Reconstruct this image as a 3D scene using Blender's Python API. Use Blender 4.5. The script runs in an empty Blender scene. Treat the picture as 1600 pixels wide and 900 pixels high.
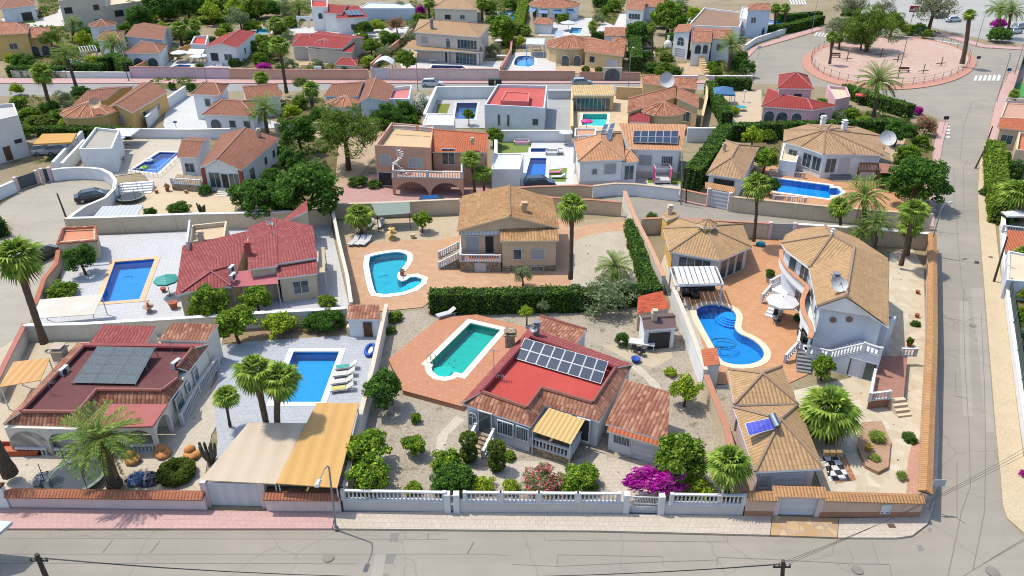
import bpy, bmesh, math, random
import numpy as np
from mathutils import Vector, Matrix, geometry
R = math.radians
sc = bpy.context.scene
COL = sc.collection
CH, CF, CT = 38.0, 1200.0, R(29)          # camera height, focal length in photo pixels, pitch
CS, CC = math.sin(CT), math.cos(CT)
random.seed(7)

def P(px, py, z=0.0):
    """photo pixel -> point of the place lying at height z"""
    a, b = (px-800)/CF, (450-py)/CF
    d = Vector((a, CC+b*CS, -CS+b*CC))
    return Vector((0, 0, CH)) + d*((z-CH)/d.z)
def scale_at(p):            # photo pixels per metre at a point
    return CF/(p.y*CC+(CH-p.z)*CS)
def height_at(base, py):    # height of the photo row py above the ground point base
    b = (450-py)/CF
    return CH + base.y*(-CS+b*CC)/(CC+b*CS)
def V2(p, z): return Vector((p.x, p.y, z))
def lerp(a, b, t): return a+(b-a)*t

# ------------------------------------------------------------------ materials
KEXP = 1.9
def S(r, g, b, k=None):
    f = lambda c: (c/255/12.92 if c/255 <= .04045 else ((c/255+.055)/1.055)**2.4)
    k = k or KEXP
    return tuple(min(.85, f(c)/k) for c in (r, g, b))
MATS = {}
class NT:
    def __init__(s, name):
        s.m = bpy.data.materials.new(name); s.m.use_nodes = True
        s.t = s.m.node_tree; s.b = s.t.nodes['Principled BSDF']; s.out = s.t.nodes['Material Output']
    def n(s, typ, **kw):
        x = s.t.nodes.new(typ)
        for k, v in kw.items():
            if k in x.inputs.keys(): x.inputs[k].default_value = v
            else: setattr(x, k, v)
        return x
    def l(s, a, b): s.t.links.new(a, b)
    def pos(s): return s.n('ShaderNodeNewGeometry').outputs['Position']
    def noise(s, scale, vec=None, detail=4, rough=.55):
        x = s.n('ShaderNodeTexNoise', Scale=scale, Detail=detail, Roughness=rough)
        s.l(vec if vec else s.pos(), x.inputs['Vector']); return x.outputs['Fac']
    def ramp(s, fac, stops):
        r = s.n('ShaderNodeValToRGB'); e = r.color_ramp.elements
        while len(e) < len(stops): e.new(.5)
        for k, (p, c) in zip(e, stops): k.position = p; k.color = (*c, 1) if len(c) == 3 else c
        s.l(fac, r.inputs[0]); return r.outputs[0]
    def mix(s, fac, a, b, typ='MIX'):
        x = s.n('ShaderNodeMix', data_type='RGBA', blend_type=typ)
        for v, i in ((fac, 0), (a, 6), (b, 7)):
            if hasattr(v, 'default_value'): s.l(v, x.inputs[i])
            elif i == 0: x.inputs[0].default_value = v
            else: x.inputs[i].default_value = (*v, 1)
        return x.outputs[2]
    def math(s, op, a, b=0.0):
        x = s.n('ShaderNodeMath', operation=op)
        for v, i in ((a, 0), (b, 1)):
            if hasattr(v, 'default_value'): s.l(v, x.inputs[i])
            else: x.inputs[i].default_value = v
        return x.outputs[0]
    def bump(s, h, strength=.3, dist=.05):
        x = s.n('ShaderNodeBump', Strength=strength, Distance=dist)
        s.l(h, x.inputs['Height']); s.l(x.outputs[0], s.b.inputs['Normal'])
    def fin(s, col, rough=.8, spec=.3, metal=0):
        if hasattr(col, 'default_value'): s.l(col, s.b.inputs['Base Color'])
        else: s.b.inputs['Base Color'].default_value = (*col, 1)
        s.b.inputs['Roughness'].default_value = rough
        s.b.inputs['Specular IOR Level'].default_value = spec
        s.b.inputs['Metallic'].default_value = metal
        return s.m
def cache(f):
    def g(*a, **k):
        key = (f.__name__, a, tuple(sorted(k.items())))
        if key not in MATS: MATS[key] = f(*a, **k)
        return MATS[key]
    return g
def mulc(c, k): return tuple(min(.9, x*k) for x in c)

@cache
def plain(c, rough=.6, metal=0, spec=.4, var=.12):
    t = NT('paint'); n = t.noise(1.7, detail=5)
    return t.fin(t.ramp(n, [(.25, mulc(c, 1-var)), (.75, mulc(c, 1+var))]), rough, spec, metal)
@cache
def stucco(c, dirt=.4):
    c = tuple(min(.8, x*1.3) for x in c); t = NT('stucco'); n = t.noise(.5, detail=6, rough=.65)
    base = t.ramp(n, [(.3, mulc(c, .9)), (.7, mulc(c, 1.05))])
    # rain streaks: stretched along z
    mp = t.n('ShaderNodeMapping'); mp.inputs['Scale'].default_value = (2.2, 2.2, .25); t.l(t.pos(), mp.inputs[0])
    st = t.noise(1.3, mp.outputs[0], 5, .7)
    fac = t.math('MULTIPLY', t.ramp(st, [(.52, (0, 0, 0)), (.75, (1, 1, 1))]), dirt)
    t.bump(t.noise(9, detail=3), .12, .02)
    return t.fin(t.mix(fac, base, mulc((c[0]*.9, c[1]*.83, c[2]*.74), .72)), .9, .15)
@cache
def tiles(c1, c2, pitch=.3, course=.42, moss=.2, contrast=.5, amp=.06):
    """barrel roof tiles laid along the slope: u runs along the eave, v up the slope (metres)"""
    t = NT('roof_tiles'); uv = t.n('ShaderNodeUVMap').outputs[0]
    sx = t.n('ShaderNodeSeparateXYZ'); t.l(uv, sx.inputs[0]); u, v = sx.outputs[0], sx.outputs[1]
    cu, cv = t.math('FLOOR', t.math('DIVIDE', u, pitch)), t.math('FLOOR', t.math('DIVIDE', v, course))
    cb = t.n('ShaderNodeCombineXYZ'); t.l(cu, cb.inputs[0]); t.l(cv, cb.inputs[1])
    wn = t.n('ShaderNodeTexWhiteNoise', noise_dimensions='2D'); t.l(cb.outputs[0], wn.inputs['Vector'])
    base = t.ramp(wn.outputs[0], [(0, mulc(c1, 1-contrast*.5)), (.5, c1), (1, mulc(c2, 1+contrast*.25))])
    big = t.noise(.35, detail=6, rough=.7)
    base = t.mix(t.math('MULTIPLY', t.ramp(big, [(.42, (0, 0, 0)), (.7, (1, 1, 1))]), .75), base, c2)
    dk = t.noise(1.1, detail=7, rough=.75)
    base = t.mix(t.math('MULTIPLY', t.ramp(dk, [(.55, (0, 0, 0)), (.72, (1, 1, 1))]), moss), base, mulc((c1[0]*.7, c1[1]*.8, c1[2]*.8), .45))
    # pan between two barrels is coloured darker than the tiles, as a groove
    fr = t.math('FRACT', t.math('DIVIDE', u, pitch))
    groove = t.ramp(t.math('ABSOLUTE', t.math('SUBTRACT', fr, .5)), [(.34, (0, 0, 0)), (.47, (1, 1, 1))])
    base = t.mix(t.math('MULTIPLY', groove, .55), base, mulc(c1, .35))
    h = t.math('SINE', t.math('MULTIPLY', fr, math.pi))
    fv = t.math('FRACT', t.math('DIVIDE', v, course))
    h = t.math('ADD', h, t.math('MULTIPLY', t.math('SUBTRACT', 1.0, fv), .35))
    t.bump(h, .9, amp)
    return t.fin(base, .85, .2)
@cache
def paving(c1, c2, cm, size=.5, mort=.03, rot=0., sq=1.0, rough=.85, big=.15, offs=.5):
    t = NT('paving'); mp = t.n('ShaderNodeMapping'); mp.inputs['Rotation'].default_value = (0, 0, rot); t.l(t.pos(), mp.inputs[0])
    b = t.n('ShaderNodeTexBrick', offset=offs); t.l(mp.outputs[0], b.inputs['Vector'])
    for k, v in (('Color1', (*c1, 1)), ('Color2', (*c2, 1)), ('Mortar', (*cm, 1)), ('Scale', 1.0), ('Mortar Size', mort*size), ('Brick Width', size*sq), ('Row Height', size), ('Mortar Smooth', .3)): b.inputs[k].default_value = v
    n = t.noise(.45, detail=6, rough=.65)
    c = t.mix(t.math('MULTIPLY', t.ramp(n, [(.4, (0, 0, 0)), (.72, (1, 1, 1))]), big*2), b.outputs[0], mulc(c1, .7))
    n2 = t.noise(6, detail=4)
    c = t.mix(.25, c, t.ramp(n2, [(.3, mulc(c1, .7)), (.7, mulc(c1, 1.3))]))
    return t.fin(c, rough, .2)
@cache
def ground(c1, c2, s=.3, grit=9., stone=.35, c3=None):
    t = NT('ground'); n = t.noise(s, detail=8, rough=.65)
    c = t.ramp(n, [(.32, c1), (.66, c2)])
    g = t.noise(grit, detail=3, rough=.8)
    c = t.mix(stone, c, t.ramp(g, [(.36, mulc(c1, .6)), (.5, c2), (.64, mulc(c2, 1.45))]))
    if c3:
        n3 = t.noise(s*2.3, detail=6, rough=.7); c = t.mix(t.ramp(n3, [(.55, (0, 0, 0)), (.68, (1, 1, 1))]), c, c3)
    t.bump(g, .5, .04)
    return t.fin(c, .95, .1)
@cache
def asphalt(c, warm=1.0):
    t = NT('asphalt'); n = t.noise(.12, detail=8, rough=.62)
    a, b = mulc(c, .8), (c[0]*1.14*warm, c[1]*1.11, c[2]*1.04/warm)
    col = t.ramp(n, [(.35, a), (.65, b)])
    mp = t.n('ShaderNodeMapping'); mp.inputs['Scale'].default_value = (.06, 1.0, 1); t.l(t.pos(), mp.inputs[0])
    tr = t.noise(.9, mp.outputs[0], 5, .6)
    col = t.mix(.35, col, t.ramp(tr, [(.38, mulc(c, .86)), (.62, mulc(c, 1.16))]))
    col = t.mix(.3, col, t.ramp(t.noise(16, detail=3, rough=.8), [(.3, mulc(c, .7)), (.7, mulc(c, 1.3))]))
    vo = t.n('ShaderNodeTexVoronoi', feature='DISTANCE_TO_EDGE', Scale=.16); 
    wv = t.n('ShaderNodeVectorMath', operation='ADD'); t.l(t.pos(), wv.inputs[0])
    nz = t.n('ShaderNodeTexNoise', Scale=.7, Detail=5); t.l(t.pos(), nz.inputs[0]); t.l(nz.outputs['Color'], wv.inputs[1]); t.l(wv.outputs[0], vo.inputs['Vector'])
    cr = t.ramp(vo.outputs['Distance'], [(0, (1, 1, 1)), (.010, (0, 0, 0))])
    col = t.mix(t.math('MULTIPLY', cr, .35), col, mulc(c, .5))
    return t.fin(col, .9, .2)
@cache
def flag(c1, c2, cm, s=1.1):      # crazy paving
    t = NT('flagstone'); v = t.n('ShaderNodeTexVoronoi', Scale=s); t.l(t.pos(), v.inputs['Vector'])
    e = t.n('ShaderNodeTexVoronoi', feature='DISTANCE_TO_EDGE', Scale=s); t.l(t.pos(), e.inputs['Vector'])
    sp = t.n('ShaderNodeSeparateColor'); t.l(v.outputs['Color'], sp.inputs[0])
    c = t.ramp(sp.outputs[0], [(.1, c1), (.9, c2)])
    return t.fin(t.mix(t.ramp(e.outputs['Distance'], [(.03, (1, 1, 1)), (.08, (0, 0, 0))]), c, cm), .85, .2)
@cache
def leafmat(c1, c2, c3=None, tr=.42, amt3=.12):
    t = NT('leaves'); g = t.n('ShaderNodeNewGeometry')
    rnd = g.outputs['Random Per Island']
    st = [(0, mulc(c1, .75)), (.5, c1), (1-amt3 if c3 else 1, c2)] + ([(1-amt3+.01, c3)] if c3 else [])
    c = t.ramp(rnd, st)
    n = t.noise(.8, g.outputs['Position'], 4)
    c = t.mix(t.ramp(n, [(.35, (0, 0, 0)), (.65, (.5, .5, .5))]), c, mulc(c1, .7))
    m = t.fin(c, .75, .1)
    tl = t.n('ShaderNodeBsdfTranslucent'); t.l(c, tl.inputs[0])
    ms = t.n('ShaderNodeMixShader'); ms.inputs[0].default_value = tr
    t.l(t.b.outputs[0], ms.inputs[1]); t.l(tl.outputs[0], ms.inputs[2]); t.l(ms.outputs[0], t.out.inputs[0])
    return m
@cache
def bark(c, sc_=5):
    t = NT('bark'); mp = t.n('ShaderNodeMapping'); mp.inputs['Scale'].default_value = (1, 1, 3); t.l(t.pos(), mp.inputs[0])
    n = t.noise(sc_, mp.outputs[0], 4)
    t.bump(n, .8, .05)
    return t.fin(t.ramp(n, [(.35, mulc(c, .55)), (.65, mulc(c, 1.25))]), .95, .1)
@cache
def water(tint=(.55, .9, .95)):
    t = NT('water'); lw = t.n('ShaderNodeFresnel', IOR=1.33)
    tr = t.n('ShaderNodeBsdfTransparent'); tr.inputs[0].default_value = (*tint, 1)
    gl = t.n('ShaderNodeBsdfGlossy', Roughness=.03)
    bp = t.n('ShaderNodeBump', Strength=.25, Distance=.05); t.l(t.noise(2.2, detail=4), bp.inputs['Height'])
    t.l(bp.outputs[0], gl.inputs['Normal']); t.l(bp.outputs[0], lw.inputs['Normal'])
    ms = t.n('ShaderNodeMixShader'); t.l(lw.outputs[0], ms.inputs[0]); t.l(tr.outputs[0], ms.inputs[1]); t.l(gl.outputs[0], ms.inputs[2])
    t.l(ms.outputs[0], t.out.inputs[0]); return t.m
@cache
def poolfloor(c):
    t = NT('pool_tiles'); 
    v = t.n('ShaderNodeTexVoronoi', feature='SMOOTH_F1', Scale=1.6); wv = t.n('ShaderNodeVectorMath', operation='ADD')
    nz = t.n('ShaderNodeTexNoise', Scale=1.2, Detail=3); t.l(t.pos(), nz.inputs[0]); t.l(t.pos(), wv.inputs[0]); t.l(nz.outputs['Color'], wv.inputs[1]); t.l(wv.outputs[0], v.inputs['Vector'])
    b = t.n('ShaderNodeTexBrick', offset=0.); t.l(t.pos(), b.inputs['Vector'])
    for k, x in (('Color1', (*mulc(c, .92), 1)), ('Color2', (*mulc(c, 1.08), 1)), ('Mortar', (*mulc(c, 1.15), 1)), ('Scale', 1.0), ('Mortar Size', .02), ('Brick Width', .3), ('Row Height', .3)): b.inputs[k].default_value = x
    col = t.mix(.25, b.outputs[0], t.ramp(v.outputs['Distance'], [(.2, mulc(c, .85)), (.8, mulc(c, 1.25))]))
    return t.fin(col, .5, .3)
@cache
def glass(c=(.03, .045, .05)):
    t = NT('window_glass'); n = t.noise(.9, detail=2)
    return t.fin(t.ramp(n, [(.35, c), (.7, mulc(c, 2.2))]), .08, .6)
@cache
def solar(c=(.012, .02, .035), grid=(.9, .9, .9), nx=6, ny=10, line=.06):
    t = NT('solar_cells'); uv = t.n('ShaderNodeUVMap').outputs[0]
    b = t.n('ShaderNodeTexBrick', offset=0.); t.l(uv, b.inputs['Vector'])
    for k, x in (('Color1', (*c, 1)), ('Color2', (*mulc(c, 1.5), 1)), ('Mortar', (*mulc(c, 4), 1)), ('Scale', 1.0), ('Mortar Size', .006), ('Brick Width', .17), ('Row Height', .17)): b.inputs[k].default_value = x
    return t.fin(b.outputs[0], .18, .5)
@cache
def stripes(c1, c2, w=.3, axis=0, rough=.6):
    t = NT('striped'); uv = t.n('ShaderNodeUVMap').outputs[0]
    sx = t.n('ShaderNodeSeparateXYZ'); t.l(uv, sx.inputs[0])
    fr = t.math('FRACT', t.math('DIVIDE', sx.outputs[axis], w))
    c = t.ramp(fr, [(.0, c1), (.42, c1), (.5, c2), (.92, c2), (1, c1)])
    n = t.noise(1.2, detail=5); c = t.mix(.2, c, t.ramp(n, [(.3, mulc(c1, .7)), (.7, c1)]))
    t.bump(t.math('SINE', t.math('MULTIPLY', fr, 6.283)), .5, .03)
    return t.fin(c, rough, .3)
@cache
def checker(c1, c2, s, rot):
    t = NT('checker'); mp = t.n('ShaderNodeMapping'); mp.inputs['Rotation'].default_value = (0, 0, rot); t.l(t.pos(), mp.inputs[0])
    k = t.n('ShaderNodeTexChecker', Scale=1/s); t.l(mp.outputs[0], k.inputs['Vector']); k.inputs[1].default_value = (*c1, 1); k.inputs[2].default_value = (*c2, 1)
    return t.fin(k.outputs[0], .6, .3)
@cache
def stone(c1, c2, s=2.4):
    return flag(c1, c2, mulc(c1, .5), s)

# ------------------------------------------------------------------ mesh builder
class MB:
    def __init__(s): s.v = []; s.f = []; s.m = []; s.uv = []
    def face(s, pts, m=0, uv=None):
        i = len(s.v); s.v += [tuple(p) for p in pts]; s.f.append(tuple(range(i, i+len(pts)))); s.m.append(m)
        if uv is None:
            n = Vector((0, 0, 0)); c = len(pts)
            for k in range(c):
                a, b = pts[k], pts[(k+1) % c]
                n += Vector(((a[1]-b[1])*(a[2]+b[2]), (a[2]-b[2])*(a[0]+b[0]), (a[0]-b[0])*(a[1]+b[1])))
            if n.length < 1e-9: n = Vector((0, 0, 1))
            n.normalize()
            if abs(n.z) > .999: U, W = Vector((1, 0, 0)), Vector((0, 1, 0))
            else:
                U = Vector((-n.y, n.x, 0)).normalized(); W = n.cross(U)
                if W.z < 0: W = -W
            uv = [(U.dot(Vector(p)), W.dot(Vector(p))) for p in pts]
        s.uv += uv
    def quad(s, a, b, c, d, m=0, uv=None): s.face([a, b, c, d], m, uv)
    def prism(s, poly, z0, z1, m=0, mt=None, top=True, bottom=False):
        n = len(poly)
        ar = sum(poly[k][0]*poly[(k+1) % n][1]-poly[(k+1) % n][0]*poly[k][1] for k in range(n))
        if ar < 0: poly = poly[::-1]
        for k in range(n):
            a, b = poly[k], poly[(k+1) % n]
            s.face([(a[0], a[1], z0), (b[0], b[1], z0), (b[0], b[1], z1), (a[0], a[1], z1)], m)
        if top: s.face([(p[0], p[1], z1) for p in poly], m if mt is None else mt)
        if bottom: s.face([(p[0], p[1], z0) for p in poly[::-1]], m)
    def obox(s, c, d, rz=0., m=0, tilt=0.):
        """box centred at c, size d, turned about z (and tilted about its own x first)"""
        M = Matrix.Rotation(rz, 3, 'Z') @ Matrix.Rotation(tilt, 3, 'X'); c = Vector(c)
        q = [c+M@Vector((x*d[0]/2, y*d[1]/2, z*d[2]/2)) for z in (-1, 1) for x, y in ((-1, -1), (1, -1), (1, 1), (-1, 1))]
        for f in ((3, 2, 1, 0), (4, 5, 6, 7), (0, 1, 5, 4), (1, 2, 6, 5), (2, 3, 7, 6), (3, 0, 4, 7)): s.face([q[k] for k in f], m)
    def bar(s, a, b, w, h, m=0):
        """box running from a to b (bottom middle), width w, height h"""
        a, b = Vector(a), Vector(b); d = b-a; n = Vector((-d.y, d.x, 0))
        n = n.normalized()*w/2 if n.length > 1e-6 else Vector((w/2, 0, 0)); u = Vector((0, 0, h))
        q = [a-n, b-n, b+n, a+n]; t = [p+u for p in q]
        s.face(t, m); s.face(q[::-1], m)
        for k in range(4): s.face([q[k], q[(k+1) % 4], t[(k+1) % 4], t[k]], m)
    def tube(s, path, rad, n=8, m=0, caps=True):
        path = [Vector(p) for p in path]
        if not hasattr(rad, '__len__'): rad = [rad]*len(path)
        rings = []; ref = Vector((1, 0, 0))
        for k, p in enumerate(path):
            d = (path[min(k+1, len(path)-1)]-path[max(k-1, 0)]).normalized()
            x = ref-d*ref.dot(d)
            if x.length < .1: x = Vector((0, 1, 0))-d*d.y
            x.normalize(); y = d.cross(x); ref = x
            rings.append([p+(x*math.cos(2*math.pi*j/n)+y*math.sin(2*math.pi*j/n))*rad[k] for j in range(n)])
        for k in range(len(rings)-1):
            for j in range(n):
                s.face([rings[k][j], rings[k][(j+1) % n], rings[k+1][(j+1) % n], rings[k+1][j]], m)
        if caps: s.face(rings[-1], m); s.face(rings[0][::-1], m)
    def lathe(s, c, prof, n=12, m=0, a0=0., a1=2*math.pi):
        """prof: (radius, z) pairs"""
        full = abs(a1-a0-2*math.pi) < 1e-6
        an = [a0+(a1-a0)*j/n for j in range(n+1)]
        for (r0, z0), (r1, z1) in zip(prof, prof[1:]):
            for j in range(n):
                q = [(c[0]+r*math.cos(t), c[1]+r*math.sin(t), c[2]+z) for r, z, t in ((r0, z0, an[j]), (r0, z0, an[j+1]), (r1, z1, an[j+1]), (r1, z1, an[j]))]
                if r0 < 1e-6: q = q[1:]
                elif r1 < 1e-6: q = q[:3]
                s.face(q, m)
    def build(s, name, mats, parent=None, smooth=False, origin=None):
        if not isinstance(mats, (list, tuple)): mats = [mats]
        o = Vector((0, 0, 0)); q = parent
        while q is not None: o += q.location; q = q.parent
        if origin is None:
            if parent is None:
                a = np.array(s.v); origin = Vector(((a[:, 0].min()+a[:, 0].max())/2, (a[:, 1].min()+a[:, 1].max())/2, a[:, 2].min()))
            else: origin = o
        vs = [(x-origin[0], y-origin[1], z-origin[2]) for x, y, z in s.v]
        me = bpy.data.meshes.new(name); me.from_pydata(vs, [], s.f)
        for mt in mats: me.materials.append(mt)
        me.polygons.foreach_set('material_index', s.m)
        uv = me.uv_layers.new(); uv.data.foreach_set('uv', [c for p in s.uv for c in p])
        if smooth:
            bm = bmesh.new(); bm.from_mesh(me); bmesh.ops.remove_doubles(bm, verts=bm.verts, dist=.0005); bm.to_mesh(me); bm.free()
            me.polygons.foreach_set('use_smooth', [True]*len(me.polygons))
        ob = bpy.data.objects.new(name, me); COL.objects.link(ob)
        ob.location = Vector(origin)-o
        if parent is not None: ob.parent = parent
        return ob

def tag(o, label=None, cat=None, group=None, kind=None):
    for k, v in (('label', label), ('category', cat), ('group', group), ('kind', kind)):
        if v: o[k] = v
    return o
def thing(name, label, cat, loc, group=None):
    o = bpy.data.objects.new(name, None); COL.objects.link(o); o.location = Vector(loc); o.empty_display_size = .3
    return tag(o, label, cat, group)
def kids(o): return [c for c in bpy.data.objects if c.parent == o]
def copy_tree(o, ch, loc, rz=0., s=1.0, label=None, group=None, par=None):
    """copy a thing with its parts (ch: list of (part, [sub-parts]))"""
    r = o.copy(); COL.objects.link(r); r.location = loc; r.rotation_euler = (0, 0, rz)
    r.scale = s if hasattr(s, '__len__') else (s, s, s)
    if label: r['label'] = label
    if group: r['group'] = group
    for c, sub in ch:
        k = c.copy(); COL.objects.link(k); k.parent = r
        for g in sub: x = g.copy(); COL.objects.link(x); x.parent = k
    return r

# ------------------------------------------------------------------ surfaces
def tess(outer, holes=()):
    """triangles of a polygon with holes (xy)"""
    loops = [outer]+list(holes); vs = []; es = []
    for lp in loops:
        i = len(vs); n = len(lp); vs += [Vector((p[0], p[1])) for p in lp]; es += [(i+k, i+(k+1) % n) for k in range(n)]
    r = geometry.delaunay_2d_cdt(vs, es, [], 0, 1e-5)
    ov, of = r[0], r[2]
    out = []
    for f in of:
        c = sum((ov[i] for i in f), Vector((0, 0)))/len(f)
        if inside(c, outer) and not any(inside(c, h) for h in holes): out.append([(ov[i].x, ov[i].y) for i in f])
    return out
def inside(p, poly):
    r = False; n = len(poly)
    for k in range(n):
        a, b = poly[k], poly[(k+1) % n]
        if (a[1] > p[1]) != (b[1] > p[1]) and p[0] < (b[0]-a[0])*(p[1]-a[1])/(b[1]-a[1])+a[0]: r = not r
    return r
def smooth_poly(pts, it=2, closed=True):
    for _ in range(it):
        q = []; n = len(pts)
        for k in range(n if closed else n-1):
            a, b = pts[k], pts[(k+1) % n]; q += [a*.75+b*.25, a*.25+b*.75]
        pts = q
    return pts
NSH = [0]
HOLES = []        # pool outlines: (xy polygon)
def sheet(name, px, mat, z=.02, hgt=None, world=False, kind='structure'):
    """a flat surface given by photo pixels; hgt makes it a raised slab with real edges. Pools inside are cut out."""
    NSH[0] += 1; z = z and .008+NSH[0]*.0005      # every later sheet lies a little higher
    pts = [p if world else P(p[0], p[1], hgt or z) for p in px]
    poly = [(p.x, p.y) for p in pts]; zz = hgt+NSH[0]*.0003 if hgt else z
    hs = [h for h in HOLES if inside(h[0], poly)]
    mb = MB()
    for f in tess(poly, hs):
        if sum(f[k][0]*f[(k+1) % len(f)][1]-f[(k+1) % len(f)][0]*f[k][1] for k in range(len(f))) < 0: f = f[::-1]
        mb.face([(x, y, zz) for x, y in f], uv=[(x, y) for x, y in f])
    if hgt: mb.prism(poly, 0, hgt, top=False)
    return tag(mb.build(name, mat), kind=kind)

def offset(poly, d):
    """move a closed xy polygon outward by d"""
    n = len(poly); ar = sum(poly[k][0]*poly[(k+1) % n][1]-poly[(k+1) % n][0]*poly[k][1] for k in range(n))
    sgn = 1 if ar > 0 else -1; out = []
    for k in range(n):
        a, b, c = Vector(poly[k-1][:2]), Vector(poly[k][:2]), Vector(poly[(k+1) % n][:2])
        d1, d2 = (b-a).normalized(), (c-b).normalized()
        n1, n2 = Vector((d1.y, -d1.x))*sgn, Vector((d2.y, -d2.x))*sgn
        m = n1+n2
        m = m/max(.25, m.length_squared)*2 if m.length > .1 else n1
        out.append(b+m*d)
    return out
def pool(label, px, zdeck=.03, coping=.45, cc=None, floor=S(20, 150, 215), tint=(.78, .95, .98), depth=.85, smooth=0, steps=None, ladder=None, robot=None, mcop=None):
    """swimming pool: outline of the water in photo pixels"""
    pts = [P(x, y, zdeck) for x, y in px]
    if smooth: pts = smooth_poly(pts, smooth)
    w = [(p.x, p.y) for p in pts]; out = [(p.x, p.y) for p in offset(w, coping)]
    hole = [(p.x, p.y) for p in offset(w, coping*.5)]
    HOLES.append(hole)
    c = sum((Vector(p) for p in w), Vector((0, 0)))/len(w)
    t = thing('swimming_pool', label, 'pool', (c.x, c.y, zdeck))
    mb = MB(); zt = zdeck+.07
    n = len(w)
    for k in range(n):
        a, b, A, B = w[k], w[(k+1) % n], out[k], out[(k+1) % n]
        mb.face([(*a, zt), (*b, zt), (*B, zt), (*A, zt)]); mb.face([(*A, zt), (*B, zt), (*B, zdeck-.3), (*A, zdeck-.3)]); mb.face([(*a, zt), (*b, zt), (*b, zt-.12), (*a, zt-.12)])
    mb.build('coping', mcop or stucco(cc or S(235, 225, 210), .15), t)
    mb = MB(); zb = zdeck-depth
    for k in range(n):
        a, b = w[k], w[(k+1) % n]; mb.face([(*a, zt-.12), (*b, zt-.12), (*b, zb), (*a, zb)])
    for f in tess(w): mb.face([(x, y, zb) for x, y in f])
    mb.build('basin', poolfloor(floor), t)
    mb = MB()
    for f in tess(w):
        if sum(f[k][0]*f[(k+1) % len(f)][1]-f[(k+1) % len(f)][0]*f[k][1] for k in range(len(f))) < 0: f = f[::-1]
        mb.face([(x, y, zdeck-.1) for x, y in f])
    mb.build('water', water(tint), t)
    if steps:      # (px, py, radius, facing, n): rounded steps in a corner
        sx, sy, r, a0, a1 = steps; p = P(sx, sy, zdeck)
        mb = MB()
        for k in range(4):
            mb.lathe((p.x, p.y, 0), [(0, zdeck-.22-k*.14), (r*(1+k*.28), zdeck-.22-k*.14), (r*(1+k*.28), zb)], 14, 0, R(a0), R(a1))
        mb.build('step', poolfloor(mulc(floor, 1.25)), t)
    if ladder:
        p = P(*ladder[:2], zdeck); d = Vector((math.cos(R(ladder[2])), math.sin(R(ladder[2])), 0)); e = Vector((-d.y, d.x, 0))*.25
        mb = MB()
        for s in (-1, 1):
            q = p+e*s
            mb.tube([q-d*.35, q-d*.35+Vector((0, 0, .7)), q+Vector((0, 0, .85)), q+d*.2+Vector((0, 0, .6)), q+d*.2-Vector((0, 0, .9))], .03, 6)
        mb.build('ladder', plain(S(200, 205, 210), .25, 1), t)
    if robot:
        p = P(robot[0], robot[1], zdeck-.1); mb = MB()
        pts = [p+Vector((math.cos(k*.55)*robot[2]*(.3+.7*math.sin(k*.19)**2), math.sin(k*.55)*robot[2]*.7*(.4+.6*math.cos(k*.13)**2), .03)) for k in range(robot[3] if len(robot) > 3 else 14)]
        mb.tube(smooth_poly(pts, 2, False), .03, 5); mb.build('cleaner_hose', plain(S(40, 110, 140)), t)
    return t
# ------------------------------------------------------------------ building parts
WHITE = S(240, 240, 238); CREAM = S(232, 220, 200)
M_FRAME = plain(S(238, 238, 236), .45); M_SHUT = stripes(S(215, 215, 212), S(190, 190, 188), .12, 1); M_DARK = plain((.02, .02, .022), .6)
M_WHITE = stucco(S(243, 243, 240), .12); M_GREY = plain(S(150, 152, 155)); M_IRON = plain((.03, .03, .033), .5, 0)
M_WOOD = plain(S(110, 70, 45)); M_STEEL = plain(S(190, 195, 200), .35, 1)

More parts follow.
